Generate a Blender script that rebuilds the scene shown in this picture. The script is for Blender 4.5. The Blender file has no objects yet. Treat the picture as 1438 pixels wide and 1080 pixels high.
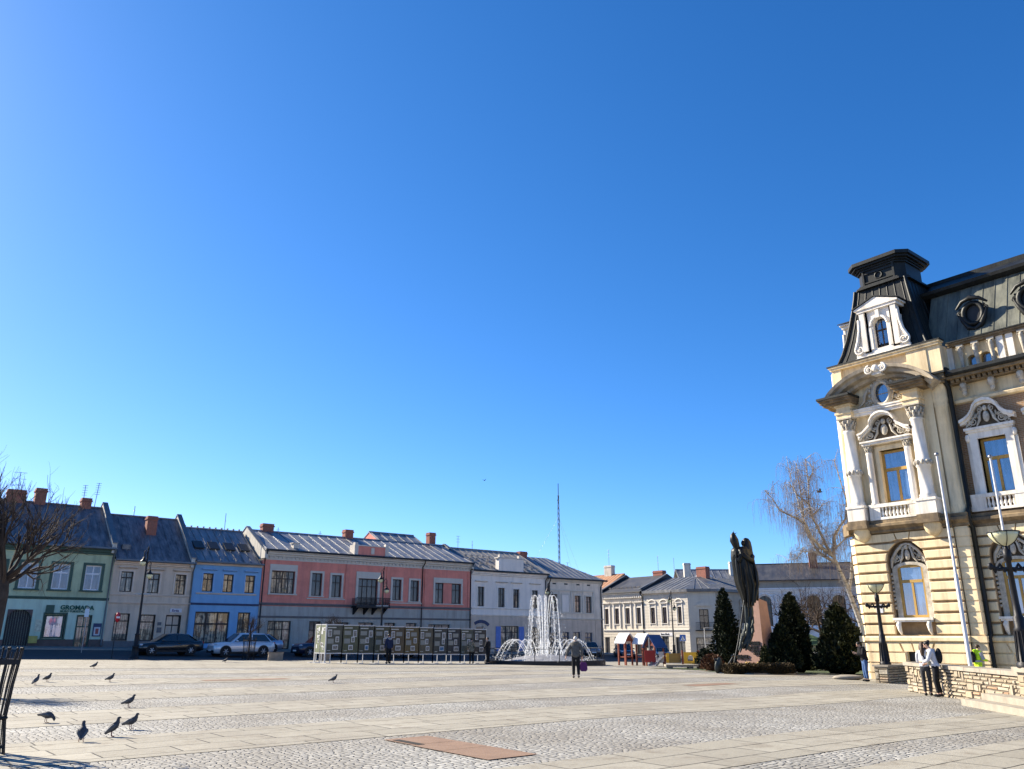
import bpy, bmesh, math, random
from mathutils import Vector, Matrix, Quaternion
random.seed(7)
SC = bpy.context.scene
COL = SC.collection
R = math.radians
PI = math.pi
OFF = {}          # thing -> offset of the coordinates its parts are written in


def sstep(t):
    t = min(1.0, max(0.0, t))
    return t * t * (3 - 2 * t)


def ground(x, y):
    """height of the sloping square at x (along the shop row), y (towards the shop row)"""
    z = -.02 * (x - 27)
    if x < 27:
        z *= sstep((y - 15) / 30)
    z = max(z, -1.4)
    z += .55 * sstep((y - 58) / 12)
    z -= .15 * sstep((25 - y) / 10) * sstep((x - 12) / 12)
    return z


class MB:
    def __init__(s):
        s.v = []
        s.f = []
        s.s = []

    def add(s, vs, fs, smooth=False):
        o = len(s.v)
        s.v.extend([tuple(p) for p in vs])
        for f in fs:
            s.f.append(tuple(i + o for i in f))
            s.s.append(smooth)
        return s

    def box(s, x0, x1, y0, y1, z0, z1):
        if x1 < x0: x0, x1 = x1, x0
        if y1 < y0: y0, y1 = y1, y0
        if z1 < z0: z0, z1 = z1, z0
        return s.add([(x0, y0, z0), (x1, y0, z0), (x1, y1, z0), (x0, y1, z0), (x0, y0, z1), (x1, y0, z1), (x1, y1, z1), (x0, y1, z1)],
                     [(0, 3, 2, 1), (4, 5, 6, 7), (0, 1, 5, 4), (1, 2, 6, 5), (2, 3, 7, 6), (3, 0, 4, 7)])

    def prism(s, poly, axis, a0, a1, smooth=False):
        n = len(poly)
        if axis == 'y':
            f = lambda p, a: (p[0], a, p[1])
        elif axis == 'x':
            f = lambda p, a: (a, p[0], p[1])
        else:
            f = lambda p, a: (p[0], p[1], a)
        vs = [f(p, a0) for p in poly] + [f(p, a1) for p in poly]
        s.add(vs, [tuple(range(n - 1, -1, -1)), tuple(range(n, 2 * n))])
        s.add(vs, [(i, (i + 1) % n, (i + 1) % n + n, i + n) for i in range(n)], smooth)
        return s

    def quad(s, a, b, c, d):
        return s.add([a, b, c, d], [(0, 1, 2, 3)])

    def tube(s, pts, r, n=8, cap=True, smooth=True):
        pts = [Vector(p) for p in pts]
        m = len(pts)
        rs = r if isinstance(r, (list, tuple)) else [r] * m
        t = (pts[1] - pts[0]).normalized()
        u = t.orthogonal().normalized()
        vs = []
        for i, p in enumerate(pts):
            if i == 0: tt = pts[1] - pts[0]
            elif i == m - 1: tt = pts[-1] - pts[-2]
            else: tt = pts[i + 1] - pts[i - 1]
            if tt.length < 1e-7: tt = t
            tt = tt.normalized()
            u = (u - tt * u.dot(tt))
            u = u.normalized() if u.length > 1e-6 else tt.orthogonal().normalized()
            w = tt.cross(u)
            t = tt
            for k in range(n):
                a = 2 * PI * k / n
                q = p + (u * math.cos(a) + w * math.sin(a)) * rs[i]
                vs.append(q)
        fs = []
        for i in range(m - 1):
            for k in range(n):
                fs.append((i * n + k, i * n + (k + 1) % n, (i + 1) * n + (k + 1) % n, (i + 1) * n + k))
        s.add(vs, fs, smooth)
        if cap:
            s.add(vs[:n], [tuple(range(n - 1, -1, -1))])
            s.add(vs[-n:], [tuple(range(n))])
        return s

    def lathe(s, prof, cx=0, cy=0, n=16, smooth=True, a0=0., a1=2 * PI):
        full = abs(a1 - a0 - 2 * PI) < 1e-6
        k = n if full else n + 1
        vs = []
        for r, z in prof:
            for i in range(k):
                a = a0 + (a1 - a0) * i / n
                vs.append((cx + r * math.cos(a), cy + r * math.sin(a), z))
        fs = []
        for j in range(len(prof) - 1):
            for i in range(n):
                b = (i + 1) % k
                fs.append((j * k + i, j * k + b, (j + 1) * k + b, (j + 1) * k + i))
        s.add(vs, fs, smooth)
        if full:
            if prof[0][0] > 1e-4: s.add(vs[:k], [tuple(range(k - 1, -1, -1))])
            if prof[-1][0] > 1e-4: s.add(vs[-k:], [tuple(range(k))])
        return s

    def ell(s, c, r, n=8, m=6, rot=None):
        c = Vector(c)
        vs = []
        for j in range(m + 1):
            b = -PI / 2 + PI * j / m
            for i in range(n):
                a = 2 * PI * i / n
                p = Vector((r[0] * math.cos(b) * math.cos(a), r[1] * math.cos(b) * math.sin(a), r[2] * math.sin(b)))
                if rot is not None: p = rot @ p
                vs.append(c + p)
        fs = [(j * n + i, j * n + (i + 1) % n, (j + 1) * n + (i + 1) % n, (j + 1) * n + i) for j in range(m) for i in range(n)]
        return s.add(vs, fs, True)

    def wall(s, x0, x1, z0, z1, ops, d=0., rev=.2):
        """front face (looking along +y) at y=d with openings (a,b,c,e[,rise]) and reveals"""
        xs = sorted(set([x0, x1] + [o[0] for o in ops] + [o[1] for o in ops]))
        zs = sorted(set([z0, z1] + [o[2] for o in ops] + [o[3] for o in ops]))
        xs = [x for x in xs if x0 - 1e-6 <= x <= x1 + 1e-6]
        zs = [z for z in zs if z0 - 1e-6 <= z <= z1 + 1e-6]
        for i in range(len(xs) - 1):
            for j in range(len(zs) - 1):
                mx, mz = (xs[i] + xs[i + 1]) / 2, (zs[j] + zs[j + 1]) / 2
                if any(o[0] < mx < o[1] and o[2] < mz < o[3] for o in ops): continue
                s.quad((xs[i], d, zs[j]), (xs[i + 1], d, zs[j]), (xs[i + 1], d, zs[j + 1]), (xs[i], d, zs[j + 1]))
        for o in ops:
            a, b, c, e = o[:4]
            rise = o[4] if len(o) > 4 else 0
            sp = e - rise
            path = [(a, max(c, z0)), (a, sp)]
            if rise > 0:
                n = 10
                cx, hw = (a + b) / 2, (b - a) / 2
                arc = [(cx - hw * math.cos(PI * k / n), sp + rise * math.sin(PI * k / n)) for k in range(n + 1)]
                for k in range(n):
                    p, q = arc[k], arc[k + 1]
                    s.quad((p[0], d, p[1]), (q[0], d, q[1]), (q[0], d, e), (p[0], d, e))
                path += arc[1:-1]
            path += [(b, sp), (b, max(c, z0))]
            for p, q in zip(path, path[1:]):
                s.quad((p[0], d, p[1]), (p[0], d + rev, p[1]), (q[0], d + rev, q[1]), (q[0], d, q[1]))
            if c > z0 + .01:
                s.quad((a, d, c), (b, d, c), (b, d + rev, c), (a, d + rev, c))
        return s

    def build(s, name, mat, parent=None, rot=None):
        me = bpy.data.meshes.new(name)
        off = OFF.get(parent.name, (0, 0, 0)) if parent is not None else (0, 0, 0)
        vs = [(p[0] - off[0], p[1] - off[1], p[2] - off[2]) for p in s.v] if off != (0, 0, 0) else s.v
        me.from_pydata(vs, [], s.f)
        me.polygons.foreach_set('use_smooth', s.s)
        me.update()
        o = bpy.data.objects.new(name, me)
        COL.objects.link(o)
        if mat is not None: me.materials.append(mat)
        if parent is not None:
            o.parent = parent
            OFF[o.name] = off
        return o


def tag(o, label=None, cat=None, group=None, kind=None):
    if label: o['label'] = label
    if cat: o['category'] = cat
    if group: o['group'] = group
    if kind: o['kind'] = kind
    return o


def thing(name, label, cat, loc=(0, 0, 0), rz=0., group=None, off=None):
    o = bpy.data.objects.new(name, None)
    o.empty_display_size = .3
    COL.objects.link(o)
    o.location = loc
    o.rotation_euler = (0, 0, rz)
    tag(o, label, cat, group)
    OFF[o.name] = off if off else (0, 0, 0)
    return o


def copy_tree(o, parent=None):
    c = o.copy()
    COL.objects.link(c)
    if parent is not None: c.parent = parent
    for ch in list(o.children): copy_tree(ch, c)
    return c


def text_obj(txt, size, depth, mat, parent, loc, rot=(PI / 2, 0, 0), name='lettering', align='LEFT', sx=1., bold=0.):
    cu = bpy.data.curves.new(name, 'FONT')
    cu.body = txt
    cu.size = size
    cu.extrude = depth
    cu.offset = bold
    cu.align_x = align
    cu.resolution_u = 2
    ob = bpy.data.objects.new(name + '_tmp', cu)
    me = bpy.data.meshes.new_from_object(ob)
    bpy.data.objects.remove(ob)
    bpy.data.curves.remove(cu)
    M = Matrix.LocRotScale(Vector(loc), Matrix.Rotation(rot[2], 3, 'Z') @ Matrix.Rotation(rot[0], 3, 'X'), Vector((sx, 1, 1)))
    off = OFF.get(parent.name, (0, 0, 0)) if parent is not None else (0, 0, 0)
    me.transform(Matrix.Translation(Vector(off) * -1) @ M)
    me.materials.clear()
    me.materials.append(mat)
    o = bpy.data.objects.new(name, me)
    me.name = name
    COL.objects.link(o)
    if parent is not None:
        o.parent = parent
        OFF[o.name] = off
    return o


# ---------------------------------------------------------------- materials
MATS = {}


def nn(nt, t, **kw):
    n = nt.nodes.new(t)
    for k, v in kw.items():
        if k in n.inputs: n.inputs[k].default_value = v
        else: setattr(n, k, v)
    return n


def newmat(name):
    m = bpy.data.materials.new(name)
    m.use_nodes = True
    nt = m.node_tree
    b = nt.nodes['Principled BSDF']
    MATS[name] = m
    return m, nt, b, nt.links


def mixc(nt, fac, a, b, mode='MIX'):
    n = nt.nodes.new('ShaderNodeMix')
    n.data_type = 'RGBA'
    n.blend_type = mode
    for sock, v in ((n.inputs[0], fac), (n.inputs[6], a), (n.inputs[7], b)):
        if hasattr(v, 'links'): nt.links.new(v, sock)
        elif isinstance(v, (int, float)): sock.default_value = v
        else: sock.default_value = (v[0], v[1], v[2], 1)
    return n.outputs[2]


def math_(nt, op, a, b=None, c=None):
    n = nt.nodes.new('ShaderNodeMath')
    n.operation = op
    for i, v in enumerate((a, b, c)):
        if v is None: continue
        if hasattr(v, 'links'): nt.links.new(v, n.inputs[i])
        else: n.inputs[i].default_value = v
    return n.outputs[0]


def ramp(nt, fac, p0, p1, c0=(0, 0, 0), c1=(1, 1, 1)):
    n = nt.nodes.new('ShaderNodeValToRGB')
    n.color_ramp.elements[0].position = p0
    n.color_ramp.elements[1].position = p1
    n.color_ramp.elements[0].color = (*c0, 1)
    n.color_ramp.elements[1].color = (*c1, 1)
    nt.links.new(fac, n.inputs[0])
    return n.outputs[0]


def noise(nt, scale, detail=4, rough=.6, vec=None, sc3=None):
    n = nn(nt, 'ShaderNodeTexNoise', Scale=scale, Detail=detail, Roughness=rough)
    if vec is None:
        tc = nt.nodes.new('ShaderNodeTexCoord')
        vec = tc.outputs['Object']
    if sc3:
        mp = nt.nodes.new('ShaderNodeMapping')
        mp.inputs['Scale'].default_value = sc3
        nt.links.new(vec, mp.inputs[0])
        vec = mp.outputs[0]
    nt.links.new(vec, n.inputs['Vector'])
    return n.outputs[0]


def mat(name, col, rough=.85, var=.18, scale=1.2, bump=.15, bscale=30., metallic=0., spec=.3, streak=.0, dirt=(.12, .10, .08), coat=0., st=(.46, .72)):
    """plain surface with blotchy wear, optional rain streaks and a fine bump"""
    m, nt, b, L = newmat(name)
    dark = tuple(c * (1 - var) for c in col)
    light = tuple(min(1, c * (1 + var * .6)) for c in col)
    c = mixc(nt, ramp(nt, noise(nt, scale, 6, .65), .3, .7), dark, light)
    if streak > 0:
        f = ramp(nt, noise(nt, 1., 5, .7, sc3=(2.2, 2.2, .22)), *st)
        c = mixc(nt, math_(nt, 'MULTIPLY', f, streak), c, dirt)
    L.new(c, b.inputs['Base Color'])
    b.inputs['Roughness'].default_value = rough
    b.inputs['Metallic'].default_value = metallic
    b.inputs['Specular IOR Level'].default_value = spec
    if coat:
        b.inputs['Coat Weight'].default_value = coat
        b.inputs['Coat Roughness'].default_value = .06
    if bump > 0:
        bp = nn(nt, 'ShaderNodeBump', Strength=bump, Distance=.02)
        L.new(noise(nt, bscale, 4, .6), bp.inputs['Height'])
        L.new(bp.outputs[0], b.inputs['Normal'])
    return m


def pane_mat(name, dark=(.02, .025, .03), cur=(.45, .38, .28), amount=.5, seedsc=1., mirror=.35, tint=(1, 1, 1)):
    """window glass: a mirror coat over blotches for curtain folds, the dark room and, in cream, painted reflections"""
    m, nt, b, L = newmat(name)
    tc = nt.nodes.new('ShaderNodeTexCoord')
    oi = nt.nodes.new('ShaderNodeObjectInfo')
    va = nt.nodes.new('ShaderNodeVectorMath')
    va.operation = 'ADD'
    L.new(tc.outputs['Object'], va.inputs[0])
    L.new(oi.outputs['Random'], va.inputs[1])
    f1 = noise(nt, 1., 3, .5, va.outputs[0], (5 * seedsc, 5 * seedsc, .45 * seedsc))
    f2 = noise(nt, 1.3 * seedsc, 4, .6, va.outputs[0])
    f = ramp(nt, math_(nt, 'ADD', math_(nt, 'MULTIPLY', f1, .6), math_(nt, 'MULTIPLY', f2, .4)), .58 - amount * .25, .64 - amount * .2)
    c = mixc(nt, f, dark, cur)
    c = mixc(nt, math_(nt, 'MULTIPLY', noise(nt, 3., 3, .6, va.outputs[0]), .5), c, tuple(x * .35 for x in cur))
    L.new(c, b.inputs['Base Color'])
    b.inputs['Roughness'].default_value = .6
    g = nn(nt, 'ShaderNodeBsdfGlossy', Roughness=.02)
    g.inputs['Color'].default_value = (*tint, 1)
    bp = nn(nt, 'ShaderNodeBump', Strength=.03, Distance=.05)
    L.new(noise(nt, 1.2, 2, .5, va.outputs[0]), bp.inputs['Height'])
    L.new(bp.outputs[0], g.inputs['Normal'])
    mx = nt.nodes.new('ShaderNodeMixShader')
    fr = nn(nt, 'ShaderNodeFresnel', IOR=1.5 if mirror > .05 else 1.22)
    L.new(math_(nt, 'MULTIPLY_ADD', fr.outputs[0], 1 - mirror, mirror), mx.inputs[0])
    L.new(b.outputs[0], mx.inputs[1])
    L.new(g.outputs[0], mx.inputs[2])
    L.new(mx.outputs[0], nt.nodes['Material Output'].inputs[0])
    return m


def leaf_mat(name, c0, c1, scale=2.):
    m, nt, b, L = newmat(name)
    geo = nt.nodes.new('ShaderNodeNewGeometry')
    c = mixc(nt, geo.outputs['Random Per Island'], c0, c1)
    c = mixc(nt, math_(nt, 'MULTIPLY', noise(nt, scale, 3), .6), c, tuple(x * .4 for x in c0))
    L.new(c, b.inputs['Base Color'])
    b.inputs['Roughness'].default_value = .7
    b.inputs['Specular IOR Level'].default_value = .2
    return m
# ---------------------------------------------------------------- world, sun, camera
SUN_EL, SUN_TH = R(32), R(60)
CF = (math.sin(R(39)), math.cos(R(39)))          # camera heading in plan
sh = Vector((CF[0] * math.cos(SUN_TH) - CF[1] * math.sin(SUN_TH), CF[1] * math.cos(SUN_TH) + CF[0] * math.sin(SUN_TH), 0))
SUN_DIR = Vector((sh.x * math.cos(SUN_EL), sh.y * math.cos(SUN_EL), math.sin(SUN_EL)))
world = bpy.data.worlds.new('World')
SC.world = world
world.use_nodes = True
wn = world.node_tree
sky = wn.nodes.new('ShaderNodeTexSky')
sky.sky_type = 'NISHITA'
sky.sun_disc = False
sky.sun_elevation = SUN_EL
sky.sun_rotation = math.atan2(SUN_DIR.x, SUN_DIR.y)
sky.altitude = 300
sky.air_density = .7
sky.dust_density = .28
sky.ozone_density = 8.0
bg = wn.nodes['Background']
SKY_K = .135
sp_ = wn.nodes.new('ShaderNodeSeparateColor')
cb_ = wn.nodes.new('ShaderNodeCombineColor')
wn.links.new(sky.outputs[0], sp_.inputs[0])
for i_, (p_, a_) in enumerate(((1.6, 2.15), (1.1, 1.1), (.95, 1.06))):      # deepen the sky's own blue
    v_ = math_(wn, 'POWER', math_(wn, 'MULTIPLY', sp_.outputs[i_], SKY_K), p_)
    wn.links.new(math_(wn, 'MULTIPLY', v_, a_ / SKY_K), cb_.inputs[i_])
wn.links.new(cb_.outputs[0], bg.inputs['Color'])
bg.inputs['Strength'].default_value = .085

sl = bpy.data.lights.new('sun', 'SUN')
sl.energy = 5.
sl.angle = R(.53)
sl.color = (1., .90, .74)
so = bpy.data.objects.new('sun', sl)
COL.objects.link(so)
so.rotation_euler = SUN_DIR.to_track_quat('Z', 'Y').to_euler()
so.location = SUN_DIR * 80

cam = bpy.data.cameras.new('camera')
cam.sensor_width = 36
cam.sensor_fit = 'HORIZONTAL'
cam.lens = 1130 / 1438 * 36
cam.clip_end = 3000
cam.clip_start = .1
co = bpy.data.objects.new('camera', cam)
COL.objects.link(co)
co.location = (0, 0, 1.7)
co.rotation_euler = (R(90 + 17.35), 0, R(-39))
SC.camera = co
SC.view_settings.view_transform = 'Standard'
SC.view_settings.look = 'None'
SC.view_settings.exposure = 1.37
SC.view_settings.gamma = 1


# ---------------------------------------------------------------- ground
def sheet(mb, x0, x1, y0, y1, dz, step=2.):
    nx = max(1, int(math.ceil((x1 - x0) / step)))
    ny = max(1, int(math.ceil((y1 - y0) / step)))
    vs = []
    for j in range(ny + 1):
        for i in range(nx + 1):
            x = x0 + (x1 - x0) * i / nx
            y = y0 + (y1 - y0) * j / ny
            vs.append((x, y, ground(x, y) + dz))
    fs = [(j * (nx + 1) + i, j * (nx + 1) + i + 1, (j + 1) * (nx + 1) + i + 1, (j + 1) * (nx + 1) + i) for j in range(ny) for i in range(nx)]
    return mb.add(vs, fs, True)


def paving_mats():
    # cobbles
    m, nt, b, L = newmat('granite_cobbles')
    tc = nt.nodes.new('ShaderNodeTexCoord')
    warp = nt.nodes.new('ShaderNodeVectorMath'); warp.operation = 'ADD'
    sc = nt.nodes.new('ShaderNodeVectorMath'); sc.operation = 'SCALE'
    n1 = nn(nt, 'ShaderNodeTexNoise', Scale=1.1, Detail=2)
    L.new(tc.outputs['Object'], n1.inputs['Vector'])
    L.new(n1.outputs['Color'], sc.inputs[0]); sc.inputs['Scale'].default_value = .25
    L.new(tc.outputs['Object'], warp.inputs[0]); L.new(sc.outputs[0], warp.inputs[1])
    vo = nn(nt, 'ShaderNodeTexVoronoi', Scale=8.6, Randomness=.62)
    vo.voronoi_dimensions = '2D'; vo.feature = 'F1'
    ve = nn(nt, 'ShaderNodeTexVoronoi', Scale=8.6, Randomness=.62)
    ve.voronoi_dimensions = '2D'; ve.feature = 'DISTANCE_TO_EDGE'
    L.new(warp.outputs[0], vo.inputs['Vector']); L.new(warp.outputs[0], ve.inputs['Vector'])
    sep = nt.nodes.new('ShaderNodeSeparateColor'); L.new(vo.outputs['Color'], sep.inputs[0])
    c = mixc(nt, sep.outputs[0], (.34, .333, .30), (.50, .488, .44))
    c = mixc(nt, ramp(nt, noise(nt, .35, 5, .6, tc.outputs['Object']), .35, .7), c, (.27, .245, .2))
    c = mixc(nt, math_(nt, 'MULTIPLY', ramp(nt, noise(nt, .21, 6, .7, tc.outputs['Object']), .5, .7), .5), c, (.19, .17, .135))
    c = mixc(nt, math_(nt, 'MULTIPLY', ramp(nt, noise(nt, 22, 4, .7, tc.outputs['Object']), .4, .75), .45), c, (.12, .11, .10))
    joint = ramp(nt, ve.outputs['Distance'], .025, .12)
    c = mixc(nt, joint, (.045, .04, .03), c)
    L.new(c, b.inputs['Base Color'])
    b.inputs['Roughness'].default_value = .75
    b.inputs['Specular IOR Level'].default_value = .3
    h = math_(nt, 'SUBTRACT', 1, math_(nt, 'POWER', vo.outputs['Distance'], 2.))
    h = math_(nt, 'MULTIPLY', h, joint)
    h = math_(nt, 'ADD', h, math_(nt, 'MULTIPLY', sep.outputs[1], .35))
    bp = nn(nt, 'ShaderNodeBump', Strength=.75, Distance=.026)
    L.new(h, bp.inputs['Height']); L.new(bp.outputs[0], b.inputs['Normal'])
    # slabs
    m2, nt, b, L = newmat('sandstone_slabs')
    tc = nt.nodes.new('ShaderNodeTexCoord')
    w1 = nt.nodes.new('ShaderNodeVectorMath'); w1.operation = 'ADD'
    w2 = nt.nodes.new('ShaderNodeVectorMath'); w2.operation = 'SCALE'
    n1 = nn(nt, 'ShaderNodeTexNoise', Scale=.9, Detail=3)
    L.new(tc.outputs['Object'], n1.inputs['Vector'])
    L.new(n1.outputs['Color'], w2.inputs[0]); w2.inputs['Scale'].default_value = .05
    L.new(tc.outputs['Object'], w1.inputs[0]); L.new(w2.outputs[0], w1.inputs[1])
    br = nn(nt, 'ShaderNodeTexBrick', Scale=1.)
    br.offset = .43; br.squash = 1.25; br.squash_frequency = 3; br.offset_frequency = 2
    L.new(w1.outputs[0], br.inputs['Vector'])
    br.inputs['Color1'].default_value = (0, 0, 0, 1); br.inputs['Color2'].default_value = (1, 1, 1, 1); br.inputs['Mortar'].default_value = (.5, .5, .5, 1)
    br.inputs['Mortar Size'].default_value = .016; br.inputs['Mortar Smooth'].default_value = .25
    br.inputs['Brick Width'].default_value = 1.15; br.inputs['Row Height'].default_value = .72; br.inputs['Bias'].default_value = 0
    c = mixc(nt, br.outputs['Color'], (.275, .255, .205), (.37, .345, .28))
    c = mixc(nt, ramp(nt, noise(nt, .5, 6, .65, tc.outputs['Object']), .38, .68), c, (.285, .262, .207))
    c = mixc(nt, math_(nt, 'MULTIPLY', ramp(nt, noise(nt, 1.7, 6, .75, tc.outputs['Object']), .52, .70), .7), c, (.15, .12, .085))
    c = mixc(nt, math_(nt, 'MULTIPLY', ramp(nt, noise(nt, .23, 6, .7, tc.outputs['Object']), .5, .7), .45), c, (.18, .155, .12))
    c = mixc(nt, math_(nt, 'MULTIPLY', ramp(nt, noise(nt, 34, 4, .7, tc.outputs['Object']), .45, .8), .3), c, (.15, .135, .11))
    gap = math_(nt, 'MULTIPLY', br.outputs['Fac'], ramp(nt, noise(nt, 1.3, 3, .6, tc.outputs['Object']), .24, .5))
    c = mixc(nt, gap, c, (.04, .035, .028))
    L.new(c, b.inputs['Base Color'])
    b.inputs['Roughness'].default_value = .8
    b.inputs['Specular IOR Level'].default_value = .25
    h = math_(nt, 'ADD', math_(nt, 'MULTIPLY', gap, -1.2), math_(nt, 'MULTIPLY', noise(nt, 9, 6, .7, tc.outputs['Object']), .5))
    bp = nn(nt, 'ShaderNodeBump', Strength=.8, Distance=.025)
    L.new(h, bp.inputs['Height']); L.new(bp.outputs[0], b.inputs['Normal'])
    return m, m2


M_COB, M_SLAB = paving_mats()
M_ASPH = mat('asphalt', (.06, .06, .063), .9, .25, .6, .4, 90)
M_GROUND = mat('town_ground', (.13, .12, .1), .95, .25, .3, .3, 10)
M_KERB = mat('kerb_granite', (.25, .24, .22), .85, .15, 2, .2, 50)
M_PAVE = mat('pavement_flags', (.22, .215, .2), .85, .2, 1.5, .2, 40)
M_REDSLAB = mat('red_sandstone', (.235, .15, .10), .85, .25, 2.2, .3, 40, streak=.2)

g = MB()
xs = [-900, -300, -120, -60] + [-40 + 4 * i for i in range(41)] + [160, 250, 500, 1200]
ys = [-900, -300, -100, -40] + [-20 + 4 * i for i in range(36)] + [160, 250, 500, 1200]
vs = [(x, y, ground(x, min(y, 95)) - .02) for y in ys for x in xs]
nx = len(xs)
g.add(vs, [(j * nx + i, j * nx + i + 1, (j + 1) * nx + i + 1, (j + 1) * nx + i) for j in range(len(ys) - 1) for i in range(nx - 1)], True)
tag(g.build('ground', M_GROUND), kind='structure')

SLABS = [(-8, 6.3), (7.4, 9.3), (13.35, 16.3), (18.75, 21.6), (24.1, 27.), (29.5, 32.4), (34.9, 37.8), (40.3, 57.)]
COBS = [(6.3, 7.4), (9.3, 13.35), (16.3, 18.75), (21.6, 24.1), (27., 29.5), (32.4, 34.9), (37.8, 40.3)]
mb = MB()
for a, b_ in SLABS: sheet(mb, -26, 58, a, b_, .010, 1.)
tag(mb.build('slab_paving', M_SLAB), kind='structure')
mb = MB()
for a, b_ in COBS: sheet(mb, -26, 58, a, b_, .004, 1.)
tag(mb.build('cobble_paving', M_COB), kind='structure')
mb = MB()
for x0, x1, y0, y1 in [(7.62, 8.55, 9.95, 11.15), (7.62, 8.55, 11.165, 12.0), (7.66, 8.55, 12.015, 12.93), (10.6, 13.8, 30.2, 30.9), (24.9, 27.6, 20.1, 20.75)]:
    sheet(mb, x0, x1, y0, y1, .017, .8)
tag(mb.build('red_slab_paving', M_REDSLAB), kind='structure')
mb = MB(); sheet(mb, 7.72, 7.86, 11.95, 12.75, .021, .8)
tag(mb.build('paving_gap', mat('dark_gap', (.02, .018, .015), .95, .3, 5, .3)), kind='structure')
mb = MB(); sheet(mb, -60, 84, 57., 67., .006, 2.); sheet(mb, 58, 84, -20, 57., .006, 2.); sheet(mb, 71.5, 78., 67., 120., .006, 2.)
tag(mb.build('street', M_ASPH), kind='structure')
mb = MB()
for i in range(66):
    x = -60 + 2 * i
    if x >= 71: break
    z = ground(x + 1, 68.5)
    mb.add([(x, 67.15, ground(x, 67) + .13), (x + 2, 67.15, ground(x + 2, 67) + .13), (x + 2, 70.4, ground(x + 2, 70) + .15), (x, 70.4, ground(x, 70) + .15)], [(0, 1, 2, 3)])
mb2 = MB()
for i in range(66):
    x = -60 + 2 * i
    if x >= 71: break
    a, b_ = ground(x, 67), ground(x + 2, 67)
    mb2.add([(x, 67, a - .05), (x + 2, 67, b_ - .05), (x + 2, 67, b_ + .13), (x, 67, a + .13), (x, 67.15, a + .13), (x + 2, 67.15, b_ + .13)], [(0, 1, 2, 3), (3, 2, 5, 4)])
tag(mb.build('pavement', M_PAVE), kind='structure')
tag(mb2.build('kerb', M_KERB), kind='structure')
# ---------------------------------------------------------------- facade helpers (local: x along, y inwards, z up)
M_GLASS_CREAM = pane_mat('window_cream_reflection', (.03, .03, .03), (.66, .5, .32), .42, 1.5, .03)  # cream blotches paint in the reflection of sunlit fronts opposite
M_GLASS_DARK = pane_mat('window_dark', (.015, .018, .022), (.09, .085, .08), .3, 1.2, .02)
M_GLASS_SHOP = pane_mat('shop_glass', (.03, .028, .025), (.55, .44, .3), .36, 2.0, .03)
M_GLASS_WHITE = pane_mat('window_net_curtain', (.05, .07, .12), (.11, .15, .24), .6, 1., .05)
M_GLASS_RED = pane_mat('window_red_curtain', (.04, .03, .03), (.5, .28, .18), .5, 1., .02)
M_WOODDK = mat('dark_brown_joinery', (.045, .032, .026), .6, .2, 3, .1)
M_WOODBLK = mat('black_joinery', (.02, .02, .022), .5, .2, 3, .1)
M_WHITEFR = mat('white_joinery', (.72, .72, .74), .55, .08, 3, .05)
M_DKGREEN = mat('dark_green_trim', (.06, .105, .08), .7, .2, 3, .1)
M_ZINC = mat('zinc_gutter', (.16, .17, .18), .5, .2, 2, .1, metallic=.6)
M_DARKMETAL = mat('dark_metal', (.035, .036, .038), .45, .2, 3, .1, metallic=.5)
M_BRICKCH = mat('chimney_brick', (.30, .12, .085), .9, .3, 4, .4, 18, streak=.4)
M_LIGHTPL = mat('pale_plaster', (.55, .52, .46), .9, .15, 1, .2, 20, streak=.5)
M_IRON = mat('black_iron', (.018, .018, .02), .5, .3, 6, .2, metallic=.3)
M_PALEMETAL = mat('aerial_metal', (.3, .3, .31), .4, .1, 3, 0, metallic=.8)


def roof_mat(name, c0, c1, rough=.45, scale=.8, metallic=.35, streaks=.6):
    m, nt, b, L = newmat(name)
    f = ramp(nt, noise(nt, scale, 6, .7, sc3=(1.6, .5, .5)), .32, .68)
    c = mixc(nt, f, c0, c1)
    f2 = ramp(nt, noise(nt, 1., 5, .7, sc3=(3.5, .3, .3)), .5, .72)
    c = mixc(nt, math_(nt, 'MULTIPLY', f2, streaks), c, tuple(x * .45 for x in c0))
    L.new(c, b.inputs['Base Color'])
    b.inputs['Metallic'].default_value = metallic
    L.new(math_(nt, 'MULTIPLY_ADD', f, .25, rough - .1), b.inputs['Roughness'])
    bp = nn(nt, 'ShaderNodeBump', Strength=.25, Distance=.05)
    L.new(noise(nt, 2.5, 3, .6), bp.inputs['Height'])
    L.new(bp.outputs[0], b.inputs['Normal'])
    return m


M_ROOF_OLD = roof_mat('old_painted_sheet_roof', (.05, .043, .046), (.26, .245, .255), .5, 1.6)  # patchy old paint; the palest patches also put glare into the colour
M_ROOF_BLUE = roof_mat('zinc_sheet_roof', (.12, .125, .135), (.31, .315, .33), .45, 1.2, .4, .6)
M_ROOF_GREY = roof_mat('grey_sheet_roof', (.09, .094, .098), (.18, .18, .185), .45, .8, .3)
M_ROOF_TILE = roof_mat('grey_tile_roof', (.17, .16, .15), (.33, .31, .28), .75, 2.5, .0, .5)
M_ROOF_RUST = roof_mat('rusty_sheet_roof', (.26, .12, .06), (.42, .22, .12), .7, 1., 0., .4)


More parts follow.
